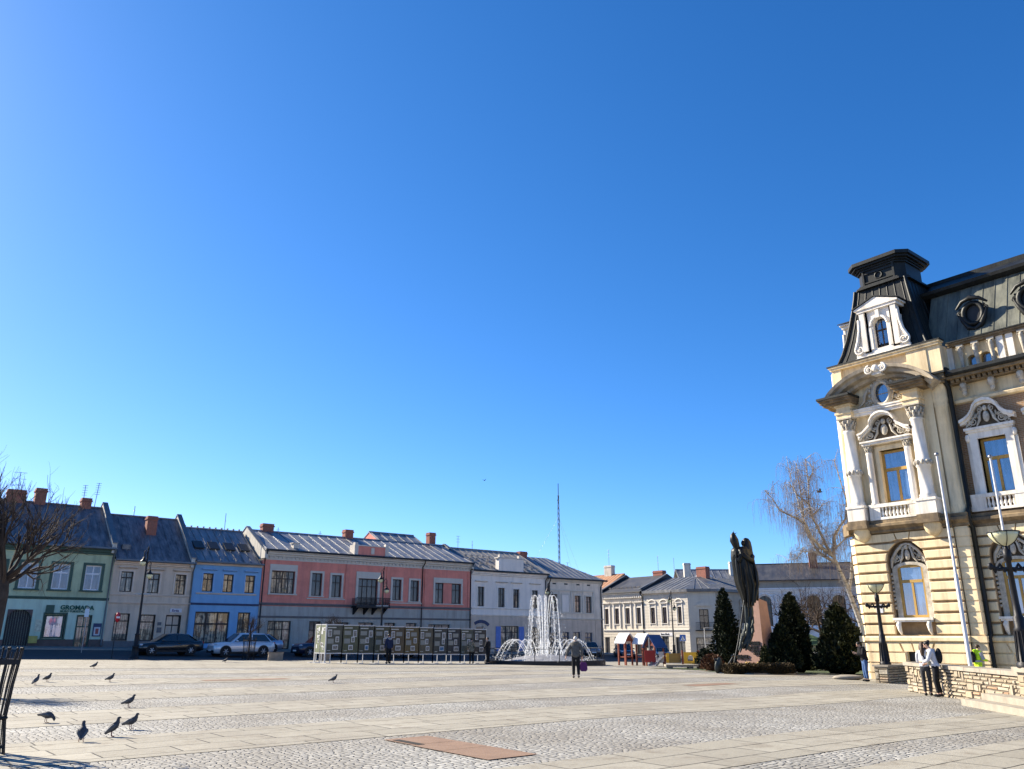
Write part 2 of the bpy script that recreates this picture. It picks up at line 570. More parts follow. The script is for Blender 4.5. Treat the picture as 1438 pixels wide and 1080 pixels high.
def window(par, a, b_, z0, z1, d=.14, mf=None, mg=None, cols=2, trans=(.68,), fr=.075, name='window', bar=.06, top1=False, flat=False):
    mf = mf or M_WOODDK
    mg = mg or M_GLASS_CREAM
    m = MB()
    m.box(a, a + fr, d, d + .07, z0, z1).box(b_ - fr, b_, d, d + .07, z0, z1)
    m.box(a + fr, b_ - fr, d, d + .07, z0, z0 + fr).box(a + fr, b_ - fr, d, d + .07, z1 - fr, z1)
    zt = [z0 + fr] + [z0 + (z1 - z0) * t for t in trans] + [z1 - fr]
    for t in zt[1:-1]: m.box(a + fr, b_ - fr, d - .01, d + .06, t - bar * .7, t + bar * .7)
    for k in range(1, cols):
        x = a + (b_ - a) * k / cols
        for q, w in zip(zt, zt[1:]):
            if top1 and w == zt[-1] and len(zt) > 2: continue
            m.box(x - bar / 2, x + bar / 2, d + .003, d + .063, q + (bar * .7 if q != zt[0] else 0), w - (bar * .7 if w != zt[-1] else 0))
    o = m.build(name, mf, par)
    p = MB().quad((a + .02, d + .045, z0 + .02), (b_ - .02, d + .045, z0 + .02), (b_ - .02, d + .045, z1 - .02), (a + .02, d + .045, z1 - .02))
    p.build('pane', mg, par if flat else o)
    return o


def surround(m, a, b_, z0, z1, w=.16, p=.045, sill=.1, sp=.12, head=None):
    head = head or w
    m.box(a - w, a, -p, .0, z0, z1).box(b_, b_ + w, -p, .0, z0, z1)
    m.box(a - w, b_ + w, -p, 0., z1, z1 + head)
    if sill: m.box(a - w - .06, b_ + w + .06, -sp, .0, z0 - sill, z0)
    return m


def hood(m, a, b_, z, h=.16, out=.22):
    m.prism([(-.03, z), (-out * .6, z + h * .35), (-out, z + h * .6), (-out, z + h), (0, z + h), (0, z)], 'x', a, b_)
    return m


def cornice(m, a, b_, z0, z1, out, steps=3):
    poly = [(0., z0)]
    for k in range(steps):
        y = -out * (k + 1) / steps
        poly.append((y, z0 + (z1 - z0) * k / steps + .02))
        poly.append((y, z0 + (z1 - z0) * (k + 1) / steps))
    poly.append((0., z1))
    m.prism(poly, 'x', a, b_)
    return m


def gable_roof(m, a, b_, d0, z0, d1, z1, d2=None, z2=None, th=.1, seam=.9, rib=.05, ribw=.045):
    d2 = d2 if d2 is not None else 2 * d1 - d0
    z2 = z2 if z2 is not None else z0
    m.prism([(d0, z0), (d1, z1), (d2, z2), (d2, z2 - th), (d1, z1 - th), (d0, z0 - th)], 'x', a, b_)
    if seam:
        n = int((b_ - a) / seam)
        for k in range(n + 1):
            x = a + .15 + (b_ - a - .3) * k / max(1, n)
            m.prism([(d0, z0 + rib), (d1, z1 + rib), (d1, z1 - .02), (d0, z0 - .02)], 'x', x - ribw / 2, x + ribw / 2)
    m.box(a, b_, d1 - .09, d1 + .09, z1 - .03, z1 + .07)
    return m


def chimney(par, x0, x1, d0, d1, z0, z1, mt=None, name='chimney'):
    m = MB().box(x0, x1, d0, d1, z0, z1 - .3)
    m.box(x0 - .06, x1 + .06, d0 - .06, d1 + .06, z1 - .3, z1 - .18)
    m.box(x0 - .01, x1 + .01, d0 - .01, d1 + .01, z1 - .18, z1)
    return m.build(name, mt or M_BRICKCH, par)


def gutter(par, a, b_, d, z, pipes=(), zb=0., mt=None):
    mt = mt or M_ZINC
    m = MB().prism([(d - .09, z + .1), (d - .11, z - .02), (d - .05, z - .07), (d + .02, z - .05), (d + .02, z + .1), (d - .005, z + .1), (d - .01, z - .02), (d - .075, z + .0), (d - .075, z + .1)], 'x', a, b_)
    m.build('gutter', mt, par)
    for p in pipes:
        q = MB().tube([(p, d - .03, z - .02), (p, d + .05, z - .3), (p, -.09, z - .65), (p, -.09, zb + .3), (p, -.2, zb + .1)], .055, 8)
        q.build('downpipe', mt, par)


def firewall(par, x0, x1, dz, d1, ze, zr, mt=None, up=.45, d2=None, back=None):
    """parapet gable standing above the roof between two houses"""
    mt = mt or M_LIGHTPL
    d2 = d2 or 2 * d1 - dz
    m = MB().prism([(dz, ze - .3), (dz, ze + up), (d1, zr + up), (d2, ze + up), (d2, ze - .3)], 'x', x0, x1)
    m.build('parapet_gable', mt, par)
    c = MB().prism([(dz - .08, ze + up), (d1, zr + up + .04), (d2, ze + up), (d2, ze + up + .07), (d1, zr + up + .12), (dz - .08, ze + up + .08)], 'x', x0 - .05, x1 + .05)
    c.build('parapet_coping', M_ZINC, par)


def aerial(par, x, d, z, h, arms=4, w=.5, lean=0.):
    m = MB().tube([(x, d, z), (x + lean, d, z + h)], .03, 5)
    for k in range(arms):
        t = .55 + .43 * k / max(1, arms - 1)
        m.tube([(x + lean * t - w / 2, d + .1, z + h * t), (x + lean * t + w / 2, d - .1, z + h * t)], .018, 4)
    return m.build('aerial', M_PALEMETAL, par)


def row_house(name, label, x0, x1, base, cat='town house'):
    return thing(name, label, cat, (x0, 70, base), 0, 'terraced houses along the shaded side of the square', off=(x0, 0, base))


# ---------------------------------------------------------------- green house
M_GREEN = mat('green_plaster', (.44, .50, .32), .9, .2, .9, .2, 25, streak=.5, dirt=(.15, .18, .14))
M_TURQ = mat('turquoise_plaster', (.50, .64, .52), .9, .1, .9, .2, 25, streak=.25)
M_PLINTHBR = mat('brown_plinth', (.13, .095, .085), .9, .25, 2, .3, 20)
M_SHOPDISPLAY = pane_mat('travel_shop_display', (.05, .04, .05), (.62, .52, .55), .7, 2.6, .08)
h = row_house('green_town_house', 'green two-storey house with turquoise shopfront and arched gateway, behind the bare globe tree', 3.2, 16.35, .8)
ops_u = [(a, a + 1.14, 5.04, 6.92) for a in (3.6, 5.75, 7.9, 10.05, 12.2, 14.4)]
MB().wall(3.2, 16.35, 4.5, 8.3, ops_u).box(3.2, 16.35, .21, .4, 4.5, 8.2).build('upper_wall', M_GREEN, h)
ops_g = [(9.7, 11.3, .4, 3.55, .8), (12.15, 13.53, 1.5, 3.24), (14.3, 15.35, .9, 3.22), (4.2, 6.2, 1.5, 3.2), (7.2, 8.4, .9, 3.2)]
MB().wall(3.2, 16.35, 1.42, 4.3, ops_g).box(3.2, 16.35, .21, .4, .3, 4.3).build('ground_floor_wall', M_TURQ, h)
MB().wall(3.2, 16.35, .4, 1.42, ops_g, -.05, .25).box(3.2, 9.7, -.05, 0, 1.42, 1.45).box(11.3, 14.3, -.05, 0, 1.42, 1.45).box(15.35, 16.35, -.05, 0, 1.42, 1.45).build('plinth', M_PLINTHBR, h)
MB().box(3.2, 16.35, .41, 10, .3, 8.2).build('rear_wall', M_LIGHTPL, h)
cornice(cornice(MB(), 3.2, 16.35, 7.75, 8.28, .4, 3), 3.2, 16.35, 4.3, 4.5, .12, 2).build('cornice', M_DKGREEN, h)
for a, b_, c, e in ops_u:
    w = window(h, a, b_, c, e, mf=M_WHITEFR, mg=M_GLASS_WHITE, cols=2, trans=(.66,), fr=.1, bar=.09)
    surround(MB(), a, b_, c, e, .2, .05, .12, .13, .18).build('surround', M_DKGREEN, w)
window(h, 12.2, 13.48, 1.55, 3.2, .12, M_DKGREEN, M_SHOPDISPLAY, 1, (), .1, 'shop_window')
window(h, 4.25, 6.15, 1.55, 3.15, .12, M_DKGREEN, M_SHOPDISPLAY, 2, (), .1, 'shop_window')
dd = window(h, 14.33, 15.32, .75, 3.2, .14, M_DKGREEN, M_GLASS_SHOP, 2, (.66,), .1, 'door')
MB().box(15.1, 15.13, .08, .13, 1.7, 1.95).build('handle', M_PALEMETAL, dd)
window(h, 7.25, 8.35, .75, 3.18, .14, M_DKGREEN, M_GLASS_SHOP, 2, (.66,), .1, 'door')
gt = MB()
for k in range(10): gt.box(9.72 + .158 * k, 9.72 + .158 * k + .146, .2, .26, .6, 3.5)
gt.build('gate', M_WOODBLK, h)
surround(MB(), 12.15, 13.53, 1.5, 3.24, .12, .03, .08, .1).build('shop_surround', M_DKGREEN, h)
M_SIGNGREEN = mat('green_lettering', (.02, .10, .07), .6, .1, 3, 0)
text_obj('GROMADA', .44, .02, M_SIGNGREEN, h, (13.06, -.06, 3.6), name='shop_lettering', sx=1.05, bold=.014)
text_obj('BIURO TURYSTYCZNE', .2, .015, M_SIGNGREEN, h, (13.08, -.05, 3.4), name='shop_lettering', sx=1.02, bold=.006)
eb = MB().box(12.12, 12.66, -.12, -.03, 3.32, 3.9).build('emblem_sign', M_DKGREEN, h)
MB().lathe([(0, 0), (.16, 0), (.16, .02), (0, .02)], n=14).build('emblem', M_SIGNGREEN, eb).matrix_local = Matrix.Translation((12.39 - 3.2, -.125, 3.62 - .8)) @ Matrix.Rotation(PI / 2, 4, 'X')
M_POSTER = mat('poster_paper', (.55, .56, .42), .7, .35, 6, 0)
M_NOTICE = mat('notice_paper', (.6, .6, .62), .7, .15, 6, 0)
M_YELLOWBOX = mat('yellow_box', (.42, .36, .10), .6, .2, 4, .1)
M_DKBLUE = mat('dark_blue_paint', (.03, .05, .12), .5, .2, 4, .1)
M_REDPRINT = mat('red_print', (.33, .09, .08), .6, .3, 9, 0)
MB().box(11.6, 12.03, -.03, -.005, 2., 2.85).build('poster', M_POSTER, h)
MB().box(11.28, 11.85, -.25, -.055, 1.2, 1.7).build('utility_box', M_YELLOWBOX, h)
bd = MB().box(15.52, 16.1, -.07, -.01, 1.66, 2.62).build('notice_case', M_DKBLUE, h)
MB().box(15.6, 16.02, -.085, -.072, 1.74, 2.34).build('notice', M_NOTICE, bd)
MB().box(15.7, 15.92, -.095, -.087, 1.84, 2.24).build('print', M_REDPRINT, bd)
gable_roof(MB(), 3.2, 16.2, -.45, 8.25, 5, 12.05, seam=.75, rib=.035).build('roof', M_ROOF_OLD, h)
gutter(h, 3.2, 16.35, -.47, 8.22, (16.22,), .9)
for a, b_, z in ((7.2, 7.9, 12.9), (8.9, 10.2, 12.9), (10.85, 11.65, 13.2), (14.3, 15.05, 12.75)): chimney(h, a, b_, 4.7, 5.5, 11.4, z)
firewall(h, 15.98, 16.3, -.4, 5, 8.2, 12.0)
aerial(h, 9.6, 5.2, 12, 2.4, 3, .9)
aerial(h, 14.5, 5.3, 12, 1.9, 5, .35)
aerial(h, 15.4, 5.3, 12, 2.2, 6, .35, .12)

# ---------------------------------------------------------------- beige house
M_TAN = mat('beige_plaster', (.62, .49, .37), .92, .14, 1., .2, 25, streak=.4, dirt=(.2, .17, .15))
M_TANTRIM = mat('beige_trim', (.66, .53, .42), .9, .12, 2, .1)
M_GREYPL = mat('grey_plinth', (.16, .15, .15), .92, .2, 2, .3, 20)
h = row_house('beige_town_house', 'narrow beige two-storey house with three upper windows, between the green and the bright blue house', 16.36, 22.58, .72)
ops_u = [(17.0, 17.9, 5.02, 6.58), (19.06, 19.95, 4.98, 6.53), (21.18, 22.04, 4.93, 6.52)]
ops_g = [(16.95, 18.04, 1.35, 3.38), (18.87, 19.98, 1.32, 3.32), (20.81, 21.98, .6, 3.32)]
MB().wall(16.36, 22.58, 1.3, 7.45, ops_u + ops_g).box(16.36, 22.58, .21, .4, .3, 7.4).build('wall', M_TAN, h)
MB().wall(16.36, 22.58, .3, 1.3, ops_g, -.04, .24).box(16.36, 20.81, -.04, 0, 1.3, 1.33).build('plinth', M_GREYPL, h)
MB().box(16.36, 22.58, .41, 10, .3, 7.3).build('rear_wall', M_LIGHTPL, h)
m = cornice(cornice(cornice(MB(), 16.36, 22.58, 7.1, 7.48, .35, 3), 16.36, 22.58, 4.72, 4.86, .1, 2), 16.36, 22.58, 4.1, 4.24, .14, 2)
m.build('cornice', M_TANTRIM, h)
for a, b_, c, e in ops_u:
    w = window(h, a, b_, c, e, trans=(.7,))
    hood(surround(MB(), a, b_, c, e, .14, .04, 0), a - .25, b_ + .25, e + .22).build('surround', M_TANTRIM, w)
window(h, 16.95, 18.04, 1.35, 3.38, .12, M_WOODDK, M_GLASS_SHOP, 1, (.72,), .08, 'shop_window')
window(h, 18.87, 19.98, 1.32, 3.32, .12, M_WOODDK, M_GLASS_SHOP, 1, (.72,), .08, 'shop_window')
dd = window(h, 20.83, 21.96, .72, 3.3, .18, M_WOODBLK, M_GLASS_SHOP, 2, (.7,), .09, 'door')
MB().box(21.35, 21.38, .12, .17, 1.7, 1.95).build('handle', M_PALEMETAL, dd)
sb = MB().box(21.04, 21.96, -.06, -.005, 3.52, 3.82).build('shop_sign', M_NOTICE, h)
M_SIGNVIOLET = mat('violet_lettering', (.12, .11, .2), .6, .1, 3, 0)
text_obj('Erta', .26, .008, M_SIGNVIOLET, sb, (21.18, -.07, 3.58), name='lettering', sx=1.3, bold=.008)
MB().box(20.2, 20.5, -.03, -.005, 2.5, 2.75).build('plaque', M_GREYPL, h)
MB().box(20.2, 20.55, -.03, -.005, 1.95, 2.35).build('plaque', M_GREYPL, h)
gable_roof(MB(), 16.4, 22.3, -.4, 7.45, 5, 11.6, seam=.7, rib=.03).build('roof', M_ROOF_OLD, h)
gutter(h, 16.36, 22.6, -.42, 7.42, (22.5,), .8)
chimney(h, 19.15, 19.95, 2.7, 3.4, 9.2, 11.45)
firewall(h, 22.2, 22.5, -.35, 5, 7.4, 11.55)
MB().box(17.0, 17.6, .8, 1.3, 8.3, 8.75).build('roof_hatch', M_ROOF_GREY, h)
aerial(h, 18.6, 5.2, 11.6, .9, 1, .1)

# ---------------------------------------------------------------- blue house
M_BLUE = mat('bright_blue_plaster', (.19, .38, .60), .88, .12, .9, .2, 25, streak=.2, dirt=(.08, .17, .36))
M_BLUETRIM = mat('blue_trim', (.24, .42, .66), .85, .1, 2, .1)
h = row_house('blue_town_house', 'bright blue two-storey house with three small upper windows and a tall gridded shop window', 22.6, 28.42, .66)
ops_u = [(23.4, 24.28, 5.24, 6.73), (25.13, 26.0, 5.23, 6.72), (27.03, 27.9, 5.22, 6.71)]
ops_g = [(23.1, 25.97, 1.1, 3.63), (26.69, 27.77, .6, 3.62)]
MB().wall(22.6, 28.42, .3, 7.45, ops_u + ops_g).box(22.6, 28.42, .21, .4, .3, 7.4).build('wall', M_BLUE, h)
MB().box(22.6, 28.42, .41, 10, .3, 7.4).build('rear_wall', M_LIGHTPL, h)
cornice(cornice(MB(), 22.6, 28.42, 7.4, 7.68, .38, 3), 22.95, 28.1, 5.02, 5.14, .1, 2).build('cornice', M_TANTRIM, h)
cornice(MB(), 22.6, 28.42, 4.15, 4.32, .12, 2).build('string_course', M_DKBLUE, h)
for a, b_, c, e in ops_u:
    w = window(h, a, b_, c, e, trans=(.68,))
    hood(surround(MB(), a, b_, c, e, .1, .03, 0), a - .15, b_ + .2, e + .22).build('surround', M_BLUETRIM, w)
window(h, 23.12, 25.95, 1.1, 3.6, .12, M_WOODDK, M_GLASS_SHOP, 3, (.62,), .09, 'shop_window', .1)
window(h, 26.72, 27.74, .7, 3.6, .12, M_WOODDK, M_GLASS_SHOP, 2, (), .08, 'door', .1)
m = gable_roof(MB(), 22.62, 28.2, -.4, 7.65, 5, 11., seam=.62, rib=.06)
for k in range(10): m.box(22.9 + .55 * k, 23.02 + .55 * k, 4.9, 5.1, 11., 11.2)
m.build('roof', M_ROOF_BLUE, h)
for k, x in enumerate((22.9, 24.2, 25.6, 26.9)):
    zc = 7.65 + 2.35 * .62
    m = MB().prism([(1.4, 8.86), (2.5, 9.54), (2.46, 9.62), (1.36, 8.94)], 'x', x, x + .85)
    sk = m.build('skylight', M_DARKMETAL, h)
    MB().quad((x + .08, 1.44, 8.975), (x + .77, 1.44, 8.975), (x + .77, 2.4, 9.57), (x + .08, 2.4, 9.57)).build('pane', M_GLASS_WHITE, sk)
gutter(h, 22.6, 28.42, -.42, 7.62)
aerial(h, 26.6, 5.2, 11., 1.6, 1, .1)

# ---------------------------------------------------------------- red house
M_RED = mat('salmon_red_plaster', (.70, .25, .19), .9, .2, .8, .2, 25, streak=.3, dirt=(.22, .1, .1))
M_BLGREY = mat('blue_grey_plaster', (.40, .385, .345), .9, .14, .8, .2, 25, streak=.4)
M_GREYTRIM = mat('grey_trim', (.56, .51, .44), .88, .12, 2, .1)
h = row_house('red_town_house', 'long salmon red house with grey ground floor and a dark balcony, behind the display boards', 28.44, 51.18, .5)
PW = [(33.2, 34.22, 5.17, 7.19), (35.2, 36.2, 5.1, 7.1), (41.7, 42.7, 5., 6.99), (43.74, 44.74, 4.94, 6.96)]
ops_u = [(29.35, 31.55, 5.28, 7.24)] + PW + [(37.95, 40.05, 4.3, 6.92), (46.66, 49.88, 4.82, 6.85)]
MB().wall(28.44, 51.18, 4.2, 8.15, ops_u).box(28.44, 51.18, .22, .4, 4.2, 8.).build('upper_wall', M_RED, h)
ops_g = [(29.38, 31.54, .6, 2.96), (33.26, 34.4, .4, 2.96), (36., 37.2, .4, 2.9), (38.2, 39.8, .3, 2.9), (41., 42.2, .9, 2.9), (43.4, 44.6, .3, 2.9), (46., 48.6, .8, 2.8)]
m = MB().wall(28.44, 51.18, -.1, 4.2, ops_g).box(28.44, 51.18, .22, .4, -.2, 4.)
for k in range(9):
    z = .55 + .27 * k
    x = 28.5
    for o in ops_g + [(51.12, 52, 0, 9)]:
        m.box(x, o[0] - .12, -.035, -.002, z, z + .235)
        x = o[1] + .12
m.build('ground_floor_wall', M_BLGREY, h)
MB().box(28.44, 51.18, .41, 11, -.2, 8.1).build('rear_wall', M_LIGHTPL, h)
m = cornice(MB(), 28.44, 51.18, 8.45, 8.98, .5, 3)
m.box(28.44, 51.18, -.05, 0, 8.15, 8.45)
for k in range(56): m.box(28.6 + .404 * k, 28.75 + .404 * k, -.14, -.05, 8.3, 8.44)
m.build('cornice', M_GREYTRIM, h)
for x in (28.62, 36.75, 41.15, 45.55, 50.9): MB().box(x - .16, x + .16, -.06, -.003, 4.5, 8.15).build('pilaster', M_RED, h)
cornice(cornice(MB(), 28.44, 51.18, 4.25, 4.48, .14, 2), 28.44, 51.18, 3.2, 3.38, .08, 2).build('string_course', M_GREYPL, h)
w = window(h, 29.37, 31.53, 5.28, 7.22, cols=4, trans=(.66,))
surround(MB(), 29.35, 31.55, 5.28, 7.24, .2, .06, .12, .15, .55).build('surround', M_GREYTRIM, w)
for o in PW:
    w = window(h, o[0], o[1], o[2], o[3], mg=M_GLASS_DARK, trans=(.66,))
    surround(MB(), *o, .19, .06, .1, .12).build('surround', M_GREYTRIM, w)
for a, b_, z in ((32.8, 36.6, 4.97), (41.3, 45.1, 4.8)): MB().box(a, b_, -.13, -.003, z - .1, z).build('sill_band', M_GREYTRIM, h)
w = window(h, 37.97, 40.03, 4.35, 6.9, .13, mg=M_GLASS_DARK, cols=4, trans=(.72,), name='balcony_door')
surround(MB(), 37.95, 40.05, 4.6, 6.92, .24, .08, 0, .1, .62).build('surround', M_GREYTRIM, w)
for a, b_ in ((46.68, 47.75), (48.8, 49.86)): window(h, a, b_, 4.84, 6.83, mg=M_GLASS_DARK)
pn = MB().box(47.76, 48.79, .1, .2, 4.84, 6.83).build('window_panel', M_RED, h)
surround(MB(), 46.66, 49.88, 4.82, 6.85, .2, .06, .1, .14, .5).build('window_surround', M_GREYTRIM, h)
bl = MB().box(37.35, 40.95, -1.05, -.01, 4.2, 4.36)
for x in (37.6, 38.7, 39.6, 40.7): bl.prism([(-.9, 4.2), (-.01, 4.2), (-.01, 3.6), (-.3, 3.8)], 'x', x - .08, x + .08)
bl = bl.build('balcony', M_IRON, h)
m = MB()
for k in range(31):
    x = 37.4 + 3.5 * k / 30
    m.box(x - .012, x + .012, -1.03, -1.0, 4.36, 5.08)
for y in range(8):
    for x in (37.38, 40.92): m.box(x - .012, x + .012, -1. + y * .125, -.976 + y * .125, 4.36, 5.08)
m.box(37.35, 40.95, -1.05, -.99, 5.08, 5.14).box(37.35, 40.95, -1.04, -1., 4.66, 4.7)
for k in range(30):
    x = 37.46 + 3.5 * k / 30
    m.tube([(x + .04 * math.cos(a), -1.015, 4.53 + .1 * math.sin(a)) for a in [2 * PI * q / 8 for q in range(9)]], .012, 4)
m.build('railing', M_IRON, bl)
for a, b_, c, e in ops_g:
    window(h, a + .02, b_ - .02, max(c, .3), e, .15, M_WOODBLK, M_GLASS_SHOP if b_ < 33 else M_GLASS_DARK, 3 if b_ - a > 2 else 2, (.7,), .08, 'shop_window')
gable_roof(MB(), 28.45, 51.1, -.5, 8.98, 5, 11.25, seam=1.0, rib=.05, ribw=.05).build('roof', M_ROOF_BLUE, h)
m = gable_roof(MB(), 42.8, 48.4, 4.4, 10.95, 7.2, 12.35, seam=1., rib=.07, ribw=.07)
m.build('rear_roof', M_ROOF_BLUE, h)
MB().prism([(4.45, 10.9), (7.2, 12.25), (10, 10.9)], 'x', 42.85, 42.95).build('rear_gable', M_RED, h)
at = MB().box(37.55, 40.6, -.28, .6, 9., 9.9).build('attic_parapet', M_RED, h)
m = MB()
for x in (37.2, 40.55): m.box(x, x + .4, -.34, .65, 8.98, 10.0).box(x + .05, x + .35, -.3, .1, 10.0, 10.22)
m.box(37.6, 40.55, -.34, .65, 9.9, 10.0).box(39.0, 39.35, -.33, -.28, 9.2, 9.8)
m.build('parapet_trim', M_GREYTRIM, at)
gutter(h, 28.44, 51.18, -.52, 8.95, (28.6, 45.1, 51.05), .4, M_DARKMETAL)
chimney(h, 30.1, 31.2, 4.8, 5.5, 10.9, 11.95)
chimney(h, 38.8, 39.7, 4.8, 5.5, 10.9, 12.05)
chimney(h, 49.3, 50.1, 5.3, 6., 10.8, 12.6)
firewall(h, 28.4, 28.68, -.45, 4.5, 8.55, 11.15, M_LIGHTPL, .25)
firewall(h, 50.95, 51.2, -.45, 5, 8.7, 11.2, M_LIGHTPL, .12)
vt = MB().box(31.3, 31.8, .2, .8, 9.3, 9.75).box(31.2, 31.9, .15, .85, 9.75, 9.82).build('roof_vent', M_GREYTRIM, h)
for x in (31.8, 36.2): aerial(h, x, 5.2, 11.2, .5, 1, .3)

# ---------------------------------------------------------------- white house
M_WHITEBL = mat('white_plaster', (.78, .70, .62), .9, .1, .7, .2, 25, streak=.3, dirt=(.3, .29, .3))
M_STONEGR = mat('warm_grey_plaster', (.55, .46, .38), .9, .15, .8, .2, 25, streak=.35)
M_SHUTBLUE = mat('blue_shutter', (.12, .2, .5), .7, .15, 2, .1)
h = row_house('white_town_house', 'pale white house with a square roof parapet and blue shop shutters, behind the fountain jets', 51.2, 61.72, 0.)
ops_u = [(52.02, 52.9, 4.66, 6.66), (54.75, 55.66, 4.62, 6.62), (56.83, 57.7, 4.6, 6.55), (59.5, 60.38, 4.56, 6.53)]
MB().wall(51.2, 61.72, 3.85, 8., ops_u).box(51.2, 61.72, .22, .4, 3.85, 8.).build('upper_wall', M_WHITEBL, h)
ops_g = [(51.85, 53., .2, 2.76, .35), (55.13, 57.57, .1, 2.74), (59.4, 60.6, .0, 2.6)]
m = MB().wall(51.2, 61.72, -.6, 3.7, ops_g).box(51.2, 61.72, .22, .4, -.6, 3.7)
for k in range(12):
    z = .1 + .29 * k
    x = 51.25
    for o in ops_g + [(61.7, 62, 0, 9)]:
        if z > 2.6: continue
        m.box(x, o[0] - .14, -.03, -.002, z, z + .255)
        x = o[1] + .14
    if z > 2.6: m.box(51.25, 61.7, -.03, -.002, z, z + .255)
m.build('ground_floor_wall', M_STONEGR, h)
MB().box(51.2, 61.72, .41, 11, -.6, 7.9).build('rear_wall', M_LIGHTPL, h)
cornice(cornice(cornice(MB(), 51.2, 61.72, 7.85, 8.32, .42, 3), 51.2, 61.72, 4.4, 4.52, .1, 2), 51.2, 61.72, 3.7, 3.86, .14, 2).build('cornice', M_WHITEBL, h)
for o in ops_u:
    w = window(h, *o, mg=M_GLASS_DARK, cols=2, trans=(.66,))
    m = surround(MB(), *o, .15, .04, 0)
    hood(m, o[0] - .35, o[1] + .35, 7.15, .14, .24).build('surround', M_WHITEBL, w)
window(h, 51.87, 52.98, .2, 2.72, .12, M_WHITEFR, M_GLASS_DARK, 1, (), .08, 'arched_door')
window(h, 55.15, 57.55, .1, 2.72, .12, M_WOODBLK, M_GLASS_SHOP, 3, (.75,), .08, 'shop_window')
window(h, 59.42, 60.58, -.2, 2.58, .12, M_WOODBLK, M_GLASS_DARK, 2, (.75,), .08, 'door')
for a, b_ in ((54.45, 55.1), (57.6, 58.3)): MB().box(a, b_, -.08, -.035, .2, 2.66).build('shutter', M_SHUTBLUE, h)
MB().lathe([(0, 0), (.26, 0), (.26, .06), (0, .06)], n=16).build('round_sign', M_DKBLUE, h).matrix_local = Matrix.Translation((.5, -.12, 3.3)) @ Matrix.Rotation(PI / 2, 4, 'X') @ Matrix.Scale(1.9, 4, (0, 1, 0))
m = MB()
for k in range(8):
    a0 = R(125 - 10 * k)
    m.prism([(52.5 + r * math.cos(a) * 1.05, 1.75 + r * math.sin(a) * 1.02) for r, a in ((1.22, a0), (1.52, a0), (1.52, a0 - R(8.6)), (1.22, a0 - R(8.6)))], 'y', -.09, -.035)
m.build('arched_lettering', M_DKBLUE, h)
m = gable_roof(MB(), 51.22, 61.7, -.45, 8.32, 5.2, 11.1, seam=.8, rib=.05)
for r_ in range(4):
    for k in range(12):
        if random.random() < .6: m.box(51.6 + .8 * k, 51.95 + .8 * k, .3 + r_ * .9, .34 + r_ * .9, 8.72 + .443 * r_, 8.92 + .443 * r_)
m.build('roof', M_ROOF_TILE, h)
at = MB().box(54.55, 58., -.4, .2, 8.32, 9.7).build('attic_parapet', M_WHITEBL, h)
m = MB().box(54.4, 58.15, -.46, .26, 9.7, 9.82)
for x in (54.9, 57.6): m.box(x - .15, x + .15, -.25, .05, 9.82, 10.12)
m.build('parapet_trim', M_GREYTRIM, at)
gutter(h, 51.2, 61.72, -.47, 8.28, (61.5,), .1, M_DARKMETAL)
aerial(h, 50.6 + 2.6, 5.4, 11., 1.5, 3, .4)
aerial(h, 55.2, 5.4, 11., 1.1, 1, .1)

# ---------------------------------------------------------------- end house of the row
M_ENDUP = mat('grey_white_plaster', (.68, .59, .49), .9, .2, .7, .2, 25, streak=.35)
h = row_house('corner_town_house', 'grey white house ending the shaded row, with four upper windows and a hipped sheet roof', 61.74, 70.5, -.2)
ops_u = [(62.35, 63.28, 4.34, 6.22), (65.92, 66.88, 4.28, 6.14), (67.7, 68.65, 4.22, 6.09)]
MB().wall(61.74, 70.5, 3.6, 7.9, ops_u).box(61.74, 70.5, .22, .4, 3.6, 7.9).build('upper_wall', M_ENDUP, h)
ops_g = [(62.3, 63.2, .3, 2.1), (64., 65., .3, 2.13), (65.65, 66.75, -.3, 2.12), (67.5, 68.65, .2, 2.06)]
m = MB().wall(61.74, 70.5, -.9, 3.45, ops_g).box(61.74, 70.5, .22, .4, -.9, 3.45)
for k in range(14):
    z = -.5 + .28 * k
    m.box(69.2, 70.46, -.035, -.002, z, z + .24)
    x = 61.8
    for o in ops_g:
        if z < 2.1: m.box(x, o[0] - .14, -.03, -.002, z, z + .25)
        x = o[1] + .14
    m.box(x if z < 2.1 else 61.8, 69.15, -.03, -.002, z, z + .25)
m.build('ground_floor_wall', M_STONEGR, h)
MB().box(61.74, 70.5, .41, 11, -.9, 7.8).build('rear_wall', M_ENDUP, h)
cornice(cornice(MB(), 61.74, 70.5, 7.6, 7.95, .4, 3), 61.74, 70.5, 3.45, 3.62, .14, 2).build('cornice', M_GREYTRIM, h)
for k, o in enumerate(ops_u):
    window(h, *o, mg=M_GLASS_DARK if k == 0 else M_GLASS_RED)
m = MB()
for o in ops_u + [(64.02, 65.06, 4.3, 6.18)]: surround(m, *o, .14, .05, .0)
m.box(62.1, 69.05, -.12, -.003, 6.62, 6.78)
m.box(62.2, 69.0, -.13, -.003, 4.12, 4.24)
for x in (62.15, 63.62, 65.45, 67.25, 69.0): m.box(x - .1, x + .1, -.055, -.002, 4.26, 6.6)
m.build('window_trim', M_GREYTRIM, h)
MB().box(64.04, 65.04, -.03, -.002, 4.32, 6.16).build('blind_panel', M_WHITEBL, h)
for x in (62.6, 64.4, 66.3, 68.0): MB().box(x, x + .5, -.02, -.002, 7.3, 7.46).build('attic_vent', M_WOODBLK, h)

